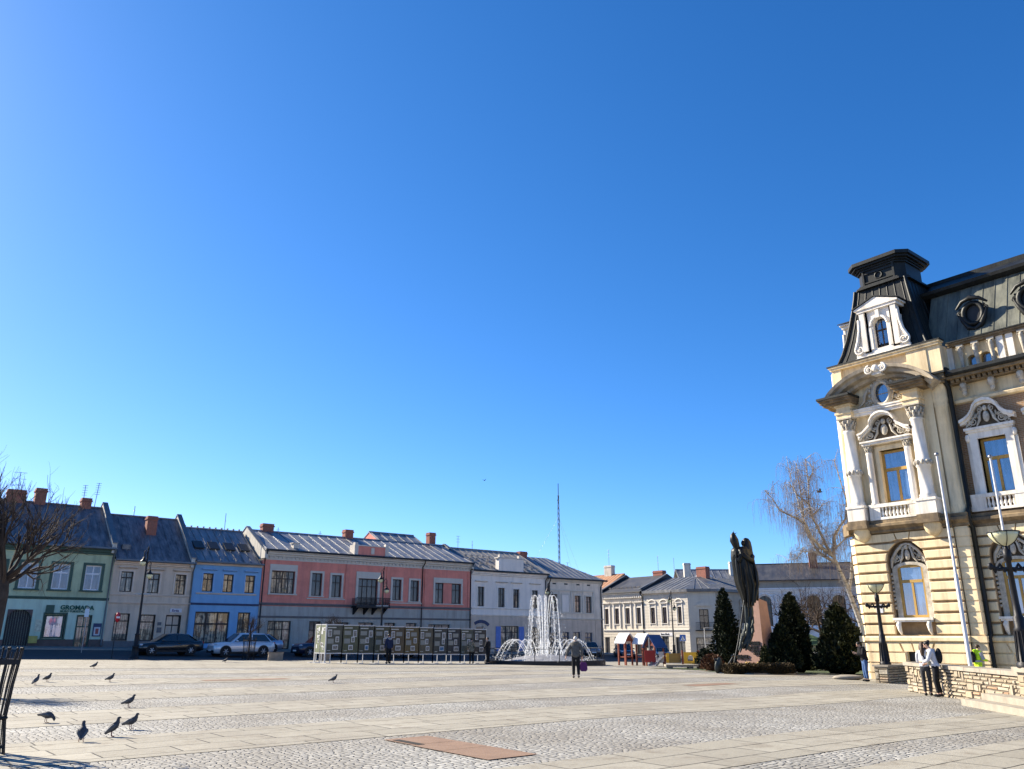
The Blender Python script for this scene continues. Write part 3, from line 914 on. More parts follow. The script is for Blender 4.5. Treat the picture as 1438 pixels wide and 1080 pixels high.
for o in ops_g: window(h, *o, .13, M_DKBLUE, M_GLASS_DARK if o[0] < 67 else M_GLASS_SHOP, 2, (.72,), .08, 'shop_window')
m = MB()
z0, zr = 7.95, 10.75
m.add([(61.74, -.45, z0), (70.9, -.45, z0), (66.4, 5.2, zr), (61.74, 5.2, zr), (70.9, 10.8, z0), (61.74, 10.8, z0)], [(0, 1, 2, 3), (1, 4, 2), (4, 5, 3, 2)])
m.box(61.74, 70.9, -.45, 10.8, z0 - .1, z0 - .02)
for k in range(11):
    x = 61.9 + .82 * k
    t = 1. if x < 66.4 else (70.9 - x) / 4.5
    m.prism([(-.45, z0 + .05), (-.45 + 5.65 * t, z0 + 2.8 * t + .05), (-.45 + 5.65 * t, z0 + 2.8 * t - .03), (-.45, z0 - .02)], 'x', x - .03, x + .03)
m.build('roof', M_ROOF_BLUE, h)
gutter(h, 61.74, 70.9, -.47, 7.93, (61.9, 70.2), -.2, M_DARKMETAL)
chimney(h, 61.9, 63., 4.9, 5.6, 10.4, 11.3)
chimney(h, 69.2, 70.1, 4.4, 5.1, 8.2, 9.55)
aerial(h, 69.6, 5., 9.4, 1., 2, .3)
# ---------------------------------------------------------------- town hall (local: x = to the right along the front, y = inwards)
M_THCREAM = mat('town_hall_cream', (.80, .645, .40), .9, .16, .7, .25, 18, streak=.55, dirt=(.24, .16, .085))
M_THWHITE = mat('town_hall_white_stucco', (.83, .775, .68), .88, .16, 1.1, .25, 22, streak=.6, dirt=(.24, .19, .13))
M_THORN = mat('town_hall_carving', (.52, .47, .38), .9, .4, 5., .5, 26, streak=.45, dirt=(.14, .12, .09))
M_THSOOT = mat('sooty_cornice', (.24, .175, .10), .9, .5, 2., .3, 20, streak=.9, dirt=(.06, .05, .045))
M_THDARK = mat('dark_recess', (.12, .09, .06), .95, .4, 3, .4, 20)  # much darker field behind the carvings
M_THGROOVE = mat('dark_joint_plaster', (.36, .255, .15), .95, .3, 3, .4, 20, streak=.5, dirt=(.1, .07, .045))  # browner and darker than the courses, behind joints and niches
M_THWEATH = mat('weathered_stucco', (.42, .355, .26), .9, .3, 1.6, .3, 22, streak=.75, dirt=(.13, .11, .09))
M_THBLACK = mat('black_patina_metal', (.018, .019, .018), .48, .4, 1.5, .25, 14, metallic=.35, streak=.4, dirt=(.05, .056, .046))
M_THPALEROOF = roof_mat('weathered_mansard_sheet', (.06, .064, .05), (.21, .21, .16), .55, .8, .15, .8)
M_OCHRE = mat('ochre_window_frame', (.42, .26, .07), .6, .15, 2, .1)
M_THBRICK, nt, b, L = newmat('town_hall_brick')
tc = nt.nodes.new('ShaderNodeTexCoord')
mp = nt.nodes.new('ShaderNodeMapping'); mp.inputs['Rotation'].default_value = (R(90), 0, 0)
L.new(tc.outputs['Object'], mp.inputs[0])
br = nn(nt, 'ShaderNodeTexBrick', Scale=1.)
L.new(mp.outputs[0], br.inputs['Vector'])
br.inputs['Color1'].default_value = (.31, .185, .085, 1); br.inputs['Color2'].default_value = (.24, .13, .06, 1); br.inputs['Mortar'].default_value = (.33, .28, .21, 1)
br.inputs['Mortar Size'].default_value = .012; br.inputs['Brick Width'].default_value = .26; br.inputs['Row Height'].default_value = .085
L.new(mixc(nt, math_(nt, 'MULTIPLY', noise(nt, 1.3, 5), .5), br.outputs[0], (.2, .12, .07)), b.inputs['Base Color'])
b.inputs['Roughness'].default_value = .9
M_THGLASS = pane_mat('town_hall_glass', (.015, .03, .06), (.05, .12, .26), .5, 1.3, .2, (.85, .93, 1.))

TH = thing('town_hall', 'ornate cream town hall with white columns, carved pediments and black mansard tower', 'town hall', (40, 22, -.35), R(-90), off=(0, 0, -.35))


def arch_pts(cx, hw, z0, rise, n=14):
    return [(cx - hw * math.cos(PI * k / n), z0 + rise * math.sin(PI * k / n)) for k in range(n + 1)]


def arch_half(z, hw, zs, rise):
    if z <= zs: return hw
    q = (z - zs) / rise
    return hw * math.sqrt(max(0., 1 - q * q)) if q < 1 else 0.


def volute(m, x, z, r, d, turns=1.6, w=.3, hand=1, n=22, th=None):
    """carved scroll: a spiral band, its axis square to the wall"""
    pts, rs = [], []
    for k in range(n + 1):
        t = k / n
        a = hand * 2 * PI * turns * t + PI / 2
        q = r * (1 - .82 * t)
        pts.append((x + q * math.cos(a), d - .04 * t, z + q * math.sin(a)))
        rs.append((th or r * .2) * (1 - .5 * t))
    m.tube(pts, rs, 6)
    m.ell((x, d - .05, z), (r * .22, r * .25, r * .22), 8, 5)
    return m


def carving(m, cx, z0, hw, hh, d=-.04, seed=1, figure=True):
    """high relief: a central shield and head, flanking scrolls and fanned acanthus leaves"""
    rnd = random.Random(seed)
    if figure:
        m.ell((cx, d - .1, z0 + hh * .42), (hw * .15, .09, hh * .26), 10, 7)
        m.ell((cx, d - .12, z0 + hh * .80), (hw * .10, .1, hh * .13), 10, 7)
        for s in (-1, 1):
            m.tube([(cx + s * hw * .16, d - .06, z0 + hh * .85), (cx + s * hw * .27, d - .1, z0 + hh * .55), (cx + s * hw * .32, d - .08, z0 + hh * .3), (cx + s * hw * .5, d - .05, z0 + hh * .04)], [.03, .055, .07, .03], 6)
            volute(m, cx + s * hw * .26, z0 + hh * .78, hh * .14, d - .06, 1.4, hand=s)
    for s in (-1, 1):
        volute(m, cx + s * hw * .62, z0 + hh * .28, hh * .19, d - .04, 1.6, hand=-s)
        volute(m, cx + s * hw * .84, z0 + hh * .16, hh * .13, d - .03, 1.4, hand=s)
        for k in range(9):
            t = k / 8
            x = cx + s * hw * (.34 + .6 * t)
            z = z0 + hh * (.1 + (.5 - .42 * t) * rnd.uniform(.5, 1.1))
            a = s * rnd.uniform(-.9, 1.2)
            m.ell((x, d - .03, z), (hw * .045, .05, hh * .13), 6, 4, Matrix.Rotation(a, 3, 'Y'))
    return m


def capital(m, cx, d, r, z0, z1):
    h = z1 - z0
    m.lathe([(r * .92, z0), (r * 1.05, z0 + h * .06), (r * .95, z0 + h * .12), (r * .95, z0 + h * .5), (r * 1.2, z0 + h * .86)], cx, d, 14)
    for row, (zz, hh, out, n) in enumerate(((.12, .34, 1.12, 9), (.36, .36, 1.2, 9))):
        for k in range(n):
            a = 2 * PI * (k + .5 * row) / n
            c, s = math.cos(a), math.sin(a)
            m.tube([(cx + c * r * .98, d + s * r * .98, z0 + h * zz), (cx + c * r * out, d + s * r * out, z0 + h * (zz + hh * .7)), (cx + c * r * (out + .28), d + s * r * (out + .28), z0 + h * (zz + hh)), (cx + c * r * (out + .3), d + s * r * (out + .3), z0 + h * (zz + hh * .8))], [r * .2, r * .24, r * .16, r * .05], 5)
    for k in range(4):
        a = PI / 4 + k * PI / 2
        c, s = math.cos(a), math.sin(a)
        m.ell((cx + c * r * 1.4, d + s * r * 1.4, z0 + h * .82), (r * .24, r * .24, r * .24), 7, 5)
    m.box(cx - r * 1.4, cx + r * 1.4, d - r * 1.4, d + r * 1.4, z1 - h * .1, z1)
    return m


def rustic(m, a, b_, niche, zs, d0=0., d1=.12, gap=.11, xl=None):
    """rounded-off ashlar courses split by deep grooves, cut round an arched niche (cx,hw,spring,rise)"""
    cx, hw, sp, rise = niche
    for z0, z1 in zip(zs, zs[1:]):
        zb, zt = z0 + gap / 2, z1 - gap / 2
        hb, ht = arch_half(zb, hw, sp, rise), arch_half(zt, hw, sp, rise)
        if z0 < niche_bottom: hb = ht = 0
        segs = []
        if hb <= 0 and ht <= 0: segs.append([(a, zb), (b_, zb), (b_, zt), (a, zt)])
        else:
            segs.append([(a, zb), (cx - hb, zb), (cx - ht, zt), (a, zt)])
            segs.append([(cx + hb, zb), (b_, zb), (b_, zt), (cx + ht, zt)])
        for pl in segs:
            n = len(pl)
            gx, gz = sum(p[0] for p in pl) / n, sum(p[1] for p in pl) / n
            inn = [(p[0] + (.035 if p[0] < gx else -.035), p[1] + (.03 if p[1] < gz else -.03)) for p in pl]
            vs = [(p[0], d1, p[1]) for p in pl] + [(p[0], d0 + .03, p[1]) for p in pl] + [(p[0], d0, p[1]) for p in inn]
            m.add(vs, [(2 * n, 2 * n + 1, 2 * n + 2, 2 * n + 3)] + [(i, (i + 1) % n, (i + 1) % n + n, i + n) for i in range(n)] + [(i + n, (i + 1) % n + n, (i + 1) % n + 2 * n, i + 2 * n) for i in range(n)])
    return m


niche_bottom = 1.7
ZS = [1.72, 2.25, 2.74, 3.225, 3.71, 4.2, 4.69, 5.18, 5.66, 6.12]


def gf_bay(par, a, b_, cx, d, dback=.4, basement=True):
    """one ground-floor bay: courses, arched niche, ochre window, sill with brackets, carved head"""
    m = MB()
    hw, sp, rise = .97, 5.2, .97
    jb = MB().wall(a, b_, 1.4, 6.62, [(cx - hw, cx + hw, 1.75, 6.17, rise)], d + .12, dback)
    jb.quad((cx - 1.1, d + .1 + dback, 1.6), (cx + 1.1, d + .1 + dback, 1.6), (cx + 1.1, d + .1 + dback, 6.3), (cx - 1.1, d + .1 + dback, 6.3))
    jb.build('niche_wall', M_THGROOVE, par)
    rustic(m, a, b_, (cx, hw, sp, rise), ZS, d, d + .12)
    for pl in ([(a, 6.17), (cx - .62, 6.17), (cx - .34, 6.24), (cx - .42, 6.55), (a, 6.55)], [(cx - .27, 6.24), (cx + .27, 6.24), (cx + .36, 6.55), (cx - .36, 6.55)], [(cx + .34, 6.24), (cx + .62, 6.17), (b_, 6.17), (b_, 6.55), (cx + .42, 6.55)]):
        m.prism(pl, 'y', d, d + .12)
    # plinth courses
    op = [(cx - .55, cx + .55, .35, .98)] if basement else []
    m.wall(a, b_, -.5, 1.42, op, d + .02, .3)
    for z0, z1 in ((-.5, -.02), (.03, .43), (.5, .92), (.99, 1.38)):
        if basement and z1 > .4 and z0 < .95:
            m.box(a, cx - .62, d - .06, d + .02, z0, z1).box(cx + .62, b_, d - .06, d + .02, z0, z1)
        elif basement and z0 > .95:
            for pl in ([(a, z0), (cx - .72, z0), (cx - .86, z1), (a, z1)], [(cx - .62, z0), (cx - .2, z0), (cx - .27, z1), (cx - .76, z1)], [(cx - .13, z0), (cx + .13, z0), (cx + .2, z1), (cx - .2, z1)], [(cx + .2, z0), (cx + .62, z0), (cx + .76, z1), (cx + .27, z1)], [(cx + .72, z0), (b_, z0), (b_, z1), (cx + .86, z1)]): m.prism(pl, 'y', d - .06, d + .02)
        else: m.box(a, b_, d - .06, d + .02, z0, z1)
    if basement: MB().box(cx - .55, cx + .55, d + .2, d + .3, .35, .98).build('cellar_window', M_WOODBLK, par)
    w = window(par, cx - .62, cx + .62, 2.55, 5.0, d + .36, M_OCHRE, M_THGLASS, 2, (.69,), .11, 'window', .1, True)
    dd = d + .3
    s = MB().box(cx - .86, cx - .62, dd, dd + .2, 2.53, 4.8).box(cx + .62, cx + .86, dd, dd + .2, 2.53, 4.8)
    o_, i_ = arch_pts(cx, .86, 4.8, .36), arch_pts(cx, .62, 4.8, .22)
    for k in range(len(o_) - 1):
        s.prism([i_[k], i_[k + 1], o_[k + 1], o_[k]], 'y', dd, dd + .2)
    for k in range(9):
        for sg in (-1, 1): s.ell((cx + sg * .92, dd + .02, 3.0 + .2 * k), (.07, .08, .08), 6, 4)
    s.build('surround', M_THORN, w)
    s = MB().box(cx - .95, cx + .95, d - .12, d + .4, 2.42, 2.53).box(cx - .9, cx + .9, d - .06, d + .4, 2.34, 2.42)
    for sg in (-1, 1):
        s.tube([(cx + sg * .72, d + .02, 2.34), (cx + sg * .72, d - .08, 2.2), (cx + sg * .72, d + .0, 1.95), (cx + sg * .72, d + .12, 1.78)], [.1, .12, .09, .05], 8)
    s.build('sill', M_THWHITE, w)
    c = carving(MB(), cx, 5.08, .86, .98, d + .38, int(cx * 10))
    for sg in (-1, 1):
        c.tube([(cx + sg * .88, d + .34, 4.9), (cx + sg * .8, d + .3, 5.3), (cx + sg * .5, d + .28, 5.72), (cx + sg * .2, d + .26, 5.98), (cx, d + .26, 6.03)], [.06, .08, .08, .07, .05], 6)
    c.build('carved_head', M_THORN, w)
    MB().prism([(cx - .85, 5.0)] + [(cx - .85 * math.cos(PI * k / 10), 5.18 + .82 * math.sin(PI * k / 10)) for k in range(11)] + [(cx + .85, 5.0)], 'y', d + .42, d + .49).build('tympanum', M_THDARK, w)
    return m


m = gf_bay(TH, .55, 5.42, 3.02, 0.)
for z0, z1 in zip(ZS + [6.12], ZS[1:] + [6.12, 6.55]):     # chamfered corner blocks
    if z1 <= z0: continue
    m.prism([(.55, 0), (.55, .3), (.1, .62), (.1, .42)], 'z', z0 + .04, z1 - .04)
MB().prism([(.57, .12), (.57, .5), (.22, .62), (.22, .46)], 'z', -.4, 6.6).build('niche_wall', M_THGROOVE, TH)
for z0, z1 in ((-.5, -.02), (.03, .43), (.5, .92), (.99, 1.38)): m.prism([(.55, -.06), (.55, .4), (.04, .62), (.04, .42)], 'z', z0, z1)
m.box(.2, 5.4, 1.0, 12, -.5, 6.6)
m.build('ground_floor_wall', M_THCREAM, TH)
rt = MB()
for z0, z1 in zip(ZS, ZS[1:] + [6.55]): rt.prism([(5.46, .16), (6.0, .16), (6.05, .2), (6.05, .9), (5.46, .9)], 'z', z0 + .035, z1 - .035)
rt.box(5.42, 6.02, .2, .9, -.5, 6.6)
for z0, z1 in ((-.5, -.02), (.03, .43), (.5, .92), (.99, 1.38)): rt.box(5.43, 6.08, .1, .7, z0, z1)
rt.build('corner_strip', M_THCREAM, TH)

BAYS = [7.5, 10.25, 13.0, 15.75]
for cx in BAYS:
    gf_bay(TH, cx - 1.37 if cx > 8 else 6.06, cx + 1.37, cx, .72).build('ground_floor_wall', M_THCREAM, TH)

# plinth band, string course over the ground floor
m = MB().prism([(-.02, 1.42), (-.14, 1.48), (-.14, 1.62), (-.1, 1.66), (-.02, 1.7), (.2, 1.7), (.2, 1.42)], 'x', .5, 5.44)
m.prism([(.5, -.14), (.5, .3), (-.02, .62), (-.02, .36)], 'z', 1.42, 1.7)
m.box(5.44, 6.12, .05, .6, 1.42, 1.7)
m.prism([(.7, 1.42), (.59, 1.48), (.59, 1.64), (.7, 1.7), (.92, 1.7), (.92, 1.42)], 'x', 6.12, 17.1)
m.build('plinth_band', M_THCREAM, TH)
m = MB()
prof = [(0., 6.6), (-.12, 6.64), (-.12, 6.74), (-.3, 6.86), (-.36, 6.9), (-.36, 7.02), (-.22, 7.08), (-.22, 7.22), (.3, 7.22), (.3, 6.6)]
m.prism(prof, 'x', .45, 5.42)
m.prism([(.47, -.33), (.47, .3), (-.2, .7), (-.2, .35)], 'z', 6.63, 7.215)
m.prism([(p[0] + .28, p[1]) for p in prof], 'x', 5.42, 6.15)
m.prism([(p[0] + .82, p[1] - .06) for p in prof], 'x', 6.15, 17.1)
for cx in (1.08, 4.62): m.box(cx - .55, cx + .55, -.62, -.2, 6.84, 7.0).box(cx - .5, cx + .5, -.56, -.2, 7.0, 7.26)
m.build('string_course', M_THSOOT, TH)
for cx in (1.08, 4.62):
    b_ = MB()
    b_.lathe([(.02, 6.22), (.2, 6.3), (.36, 6.48), (.42, 6.7), (.44, 6.85)], cx, -.06, 16)
    b_.build('bracket', M_THCREAM, TH)

# upper storey of the pavilion
m = MB().wall(.5, 5.42, 7.0, 15.6, [(2.4, 3.85, 8.05, 10.75), (2.6, 3.6, 13.05, 14.3, .5)], .12, .35)
m.prism([(.5, .12), (.5, .5), (.15, .62), (.15, .46)], 'z', 7.0, 15.5)
m.box(.2, 5.4, .9, 12, 6.6, 15.5)
m.build('upper_wall', M_THCREAM, TH)
m = MB()
m.lathe([(.42, 7.22), (.42, 7.6), (.38, 7.66), (.38, 12.4), (.44, 12.5), (.4, 12.6), (.48, 12.75), (.45, 12.95), (.45, 13.3), (.5, 13.4), (.5, 13.7), (.56, 13.95)], 5.6, .55, 16)
m.box(5.42, 6.05, .5, .9, 7.1, 13.9)
m.build('corner_pilaster', M_THCREAM, TH)
for cx in (1.08, 4.62):
    p = MB().box(cx - .46, cx + .46, -.5, .12, 7.26, 7.9).box(cx - .5, cx + .5, -.54, .12, 7.9, 8.02)
    p.build('column_pedestal', M_THWHITE, TH)
    c = MB().lathe([(.40, 8.02), (.40, 8.08), (.36, 8.13), (.38, 8.19), (.31, 8.26), (.30, 9.55), (.345, 9.57), (.345, 9.95), (.295, 9.97), (.27, 11.9), (.32, 11.95), (.29, 12.0)], cx, -.12, 20)
    c = c.build('column', M_THWHITE, TH)
    r_ = MB()
    for k in range(10):
        a = 2 * PI * k / 10
        r_.ell((cx + .36 * math.cos(a), -.12 + .36 * math.sin(a), 9.76), (.1, .1, .13), 6, 5)
    r_.build('carved_ring', M_THORN, c)
    capital(MB(), cx, -.12, .29, 12.0, 12.68).build('capital', M_THORN, c)
    MB().box(cx - .3, cx + .3, .02, .2, 8.02, 12.0).build('pilaster', M_THCREAM, TH)
    e = MB().box(cx - .4, cx + .4, -.5, .2, 12.68, 12.9).box(cx - .46, cx + .46, -.56, .2, 12.9, 13.02).box(cx - .38, cx + .38, -.46, .2, 13.02, 13.32)
    e.box(cx - .46, cx + .46, -.55, .2, 13.32, 13.42)
    e.build('entablature_block', M_THCREAM, TH)
# architrave between the columns, frieze with the round window
MB().box(1.48, 4.22, -.16, .12, 12.7, 12.86).box(1.48, 4.22, -.24, .12, 12.86, 12.98).box(1.48, 4.22, -.28, .12, 12.98, 13.06).build('architrave', M_THWHITE, TH)
ov = MB()
for rx, rz, d, th in ((.43, .60, -.1, .1), (.54, .72, -.05, .07)):
    ov.tube([(3.08 + rx * math.cos(2 * PI * k / 28), d, 13.68 + rz * math.sin(2 * PI * k / 28)) for k in range(29)], th, 7, cap=False)
for k in range(18):
    a = 2 * PI * k / 18
    ov.ell((3.08 + .68 * math.cos(a), -.02, 13.68 + .84 * math.sin(a)), (.09, .08, .12), 6, 4, Matrix.Rotation(-a, 3, 'Y'))
for s in (-1, 1):
    volute(ov, 3.08 + s * .85, 13.3, .16, -.06, 1.5, hand=s)
    ov.tube([(3.08 + s * .7, -.05, 14.1), (3.08 + s * .95, -.06, 13.7), (3.08 + s * 1.0, -.05, 13.45), (3.08 + s * 1.35, -.03, 13.18)], [.05, .09, .07, .03], 6)
ov.ell((3.08, -.12, 13.02), (.22, .1, .13), 8, 5)
ov.ell((3.08, -.14, 14.42), (.2, .1, .14), 8, 5)
ow = MB().add([(3.08 + .44 * math.cos(2 * PI * k / 28), .05, 13.68 + .6 * math.sin(2 * PI * k / 28)) for k in range(28)], [tuple(range(27, -1, -1))])
ow = ow.build('round_window', M_THGLASS, TH)
ov.build('carved_frame', M_THORN, ow)
MB().box(2.66, 3.5, .03, .06, 13.665, 13.695).build('glazing_bar', M_OCHRE, ow)

# big window of the pavilion with its own little columns
w = window(TH, 2.42, 3.83, 8.06, 10.72, .3, M_OCHRE, M_THGLASS, 2, (.64,), .12, 'window', .11, True)
s = MB().box(2.22, 2.42, .05, .5, 8.05, 10.75).box(3.83, 4.03, .05, .5, 8.05, 10.75).box(2.22, 4.03, .05, .5, 10.75, 10.98)
s.build('surround', M_THCREAM, w)
for cx in (1.96, 4.16 - .2):
    c = MB().lathe([(.2, 8.02), (.2, 8.1), (.165, 8.16), (.16, 10.6), (.175, 10.66), (.15, 10.7)], cx, -.06, 16).build('window_column', M_THWHITE, TH)
    capital(MB(), cx, -.06, .15, 10.7, 11.08).build('capital', M_THORN, c)
pd = MB().box(1.72, 4.22, -.26, .1, 11.08, 11.2).box(1.66, 4.28, -.34, .1, 11.2, 11.28)
for s in (-1, 1):
    cx = 2.97
    pts = [(cx + s * 1.36, -.3, 11.62), (cx + s * 1.1, -.3, 11.68), (cx + s * .86, -.3, 11.86), (cx + s * .66, -.32, 12.0), (cx + s * .64, -.34, 12.2), (cx + s * .45, -.36, 12.46), (cx + s * .2, -.38, 12.58), (cx, -.38, 12.61)]
    for k in range(len(pts) - 1):
        p, q = pts[k], pts[k + 1]
        pd.add([(p[0], p[1] - .12, p[2]), (q[0], q[1] - .12, q[2]), (q[0], .12, q[2]), (p[0], .12, p[2]), (p[0], p[1] - .12, p[2] + .1), (q[0], q[1] - .12, q[2] + .1), (q[0], .12, q[2] + .1), (p[0], .12, p[2] + .1)], [(0, 1, 5, 4), (4, 5, 6, 7), (0, 3, 2, 1)])
        pd.add([(p[0], p[1] - .02, p[2] - .1), (q[0], q[1] - .02, q[2] - .1), (q[0], .12, q[2] - .1), (p[0], .12, p[2] - .1), (p[0], p[1] - .02, p[2]), (q[0], q[1] - .02, q[2])], [(0, 1, 5, 4), (0, 3, 2, 1)])
    volute(pd, cx + s * 1.28, 11.5, .13, -.28, 1.4, hand=s)
pd = pd.build('window_pediment', M_THWHITE, TH)
carving(MB(), 2.97, 11.28, 1.25, 1.12, -.06, 5).build('carving', M_THORN, pd)
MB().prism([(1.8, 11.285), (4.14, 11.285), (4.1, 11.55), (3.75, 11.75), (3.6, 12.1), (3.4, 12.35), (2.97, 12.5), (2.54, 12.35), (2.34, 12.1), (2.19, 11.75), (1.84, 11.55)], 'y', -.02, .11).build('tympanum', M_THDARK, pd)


def balustrade(par, a, b_, ba, bb, d, n, out=.34):
    m = MB().box(a, b_, d - out, d + .1, 7.24, 7.36).box(a, b_, d - out, d + .1, 7.86, 8.03)
    m.box(a, ba, d - out + .02, d + .1, 7.36, 7.86).box(bb, b_, d - out + .02, d + .1, 7.36, 7.86)
    for k in range(n):
        x = ba + (bb - ba) * (k + .5) / n
        m.lathe([(.07, 7.36), (.045, 7.42), (.08, 7.54), (.035, 7.72), (.06, 7.8), (.065, 7.86)], x, d - out + .14, 8)
    return m.build('balustrade', M_THWHITE, par)


balustrade(TH, 1.66, 4.12, 2.2, 3.7, .1, 8)

# segmental pediment over the pavilion, attic, cornice slabs
prof = [(0., 0.), (-.25, .04), (-.3, .18), (-.62, .24), (-.68, .4), (-.85, .46), (-.9, .62), (0., .62)]


def sweep(m, path, prof, normal_up=True):
    """sweep a cornice profile (y out, h up) along a path of (x,z)"""
    n, k = len(path), len(prof)
    vs = []
    for i, (x, z) in enumerate(path):
        a = path[max(0, i - 1)]; c = path[min(n - 1, i + 1)]
        t = Vector((c[0] - a[0], c[1] - a[1])).normalized()
        nx, nz = -t.y, t.x
        for y, hh in prof: vs.append((x + nx * hh, y, z + nz * hh))
    fs = [(i * k + j, i * k + (j + 1) % k, (i + 1) * k + (j + 1) % k, (i + 1) * k + j) for i in range(n - 1) for j in range(k)]
    m.add(vs, fs)
    m.add(vs[:k], [tuple(range(k))])
    m.add(vs[-k:], [tuple(range(k - 1, -1, -1))])
    return m


ped = MB()
cxp, rad = 3.08, 2.68
path = []
for k in range(19):
    a = R(157 - (157 - 23) * k / 18)
    path.append((cxp + rad * math.cos(a), 12.52 + 1.86 * math.sin(a)))
sweep(ped, path, prof)
ped = ped.build('segmental_pediment', M_THWEATH, TH)
vo = MB()
for s in (-1, 1): volute(vo, 3.28 + s * .33, 14.78, .23, -.85, 1.7, hand=-s, th=.07)
vo.ell((3.28, -.85, 14.82), (.2, .16, .2), 8, 6).box(3.03, 3.53, -.82, -.4, 14.5, 14.8)
vo.build('scroll_crest', M_THWHITE, ped)
for a, b_ in ((-.02, 1.72), (3.86, 5.5)):
    cs = MB()
    cs.box(a + .12, b_ - .05, -.75, .2, 13.42, 13.54).box(a + .05, b_ - .02, -.9, .2, 13.54, 13.66).box(a, b_, -1.02, .2, 13.66, 13.74)
    if a < 0: cs.box(-.1, .5, .2, 4.5, 13.46, 13.74)
    cs.build('cornice', M_THSOOT, TH)
    tp = MB().box(a - .04, b_ + .04, -1.07, .2, 13.744, 13.86)
    if a < 0: tp.box(-.15, .5, .2, 4.5, 13.744, 13.86)
    else: tp.box(b_ + .05, 6.3, -.2, .8, 14.0, 14.1)
    tp.build('cornice_flashing', M_THBLACK, TH)
MB().box(5.45, 6.2, -.1, .8, 13.7, 14.0).box(5.5, 6.12, 0, .8, 13.55, 13.7).build('corner_cornice', M_THSOOT, TH)
at = MB()
for a, b_ in ((.5, 1.0), (4.55, 5.55)): at.box(a, b_, -.06, .12, 13.8, 15.5)
at.box(5.5, 6.2, -.02, 1.0, 14.1, 15.5)
at.box(.42, 6.24, -.14, .3, 15.5, 15.62).box(.36, 6.3, -.2, .3, 15.62, 15.7)
at.box(.36, .6, .3, 5.2, 15.5, 15.7)
at.build('attic_wall', M_THCREAM, TH)
MB().box(.3, 6.34, -.24, .3, 15.704, 15.76).box(.3, .7, .3, 5.2, 15.704, 15.76).build('attic_flashing', M_THBLACK, TH)

# tower roof over the pavilion: curved mansard, drum and cap
cxm, cym = 3.05, 2.9


def sq(hw, z, hd=None):
    hd = hd or hw
    return [(cxm - hw, cym - hd, z), (cxm + hw, cym - hd, z), (cxm + hw, cym + hd, z), (cxm - hw, cym + hd, z)]


rings = [(2.55, 15.72), (2.42, 15.9), (2.2, 16.5), (1.98, 17.3), (1.78, 18.2), (1.6, 19.1), (1.48, 19.8), (1.42, 20.25)]
m = MB()
vs = []
for hw, z in rings: vs += sq(hw, z)
m.add(vs, [(i * 4 + k, i * 4 + (k + 1) % 4, (i + 1) * 4 + (k + 1) % 4, (i + 1) * 4 + k) for i in range(len(rings) - 1) for k in range(4)])
for sx, sy in ((-1, -1), (1, -1), (1, 1), (-1, 1)): m.tube([(cxm + sx * hw, cym + sy * hw, z) for hw, z in rings], .09, 6)
for k in range(-3, 4):
    f = k / 3.6
    m.tube([(cxm + f * hw, cym - hw, z) for hw, z in rings], .035, 4)
    m.tube([(cxm + hw, cym + f * hw, z) for hw, z in rings], .035, 4)
    m.tube([(cxm - hw, cym + f * hw, z) for hw, z in rings], .035, 4)
m.build('mansard_roof', M_THBLACK, TH)


def chamf(hw, c):
    return [(cxm - hw + c, cym - hw), (cxm + hw - c, cym - hw), (cxm + hw, cym - hw + c), (cxm + hw, cym + hw - c), (cxm + hw - c, cym + hw), (cxm - hw + c, cym + hw), (cxm - hw, cym + hw - c), (cxm - hw, cym - hw + c)]


m = MB()
for hw, z0, z1 in ((1.6, 20.2, 20.3), (1.5, 20.3, 20.42), (1.32, 20.42, 21.3), (1.4, 21.3, 21.4), (1.48, 21.4, 21.5)): m.prism(chamf(hw, .42), 'z', z0, z1)
m.box(cxm - .85, cxm + .85, cym - 1.38, cym - 1.31, 20.55, 20.62).box(cxm - .85, cxm + .85, cym - 1.38, cym - 1.31, 21.1, 21.17)
for x in (-.85, .78): m.box(cxm + x, cxm + x + .07, cym - 1.38, cym - 1.31, 20.62, 21.1)
m.tube([(cxm + .2 * math.cos(2 * PI * k / 16), cym - 1.35, 20.86 + .2 * math.sin(2 * PI * k / 16)) for k in range(17)], .05, 6, cap=False)
for x in (-.92, .8): m.box(cxm + x, cxm + x + .1, cym - 1.4, cym - 1.3, 20.42, 21.3)
m.build('tower_drum', M_THBLACK, TH)
m = MB().prism(chamf(1.62, .46), 'z', 21.5, 21.62).prism(chamf(1.74, .5), 'z', 21.62, 21.82)
m.add([(x, y, 21.82) for x, y in chamf(1.7, .49)] + [(x, y, 22.02) for x, y in chamf(1.0, .3)], [(k, (k + 1) % 8, (k + 1) % 8 + 8, k + 8) for k in range(8)] + [tuple(range(8, 16))])
m.build('tower_cap', M_THBLACK, TH)


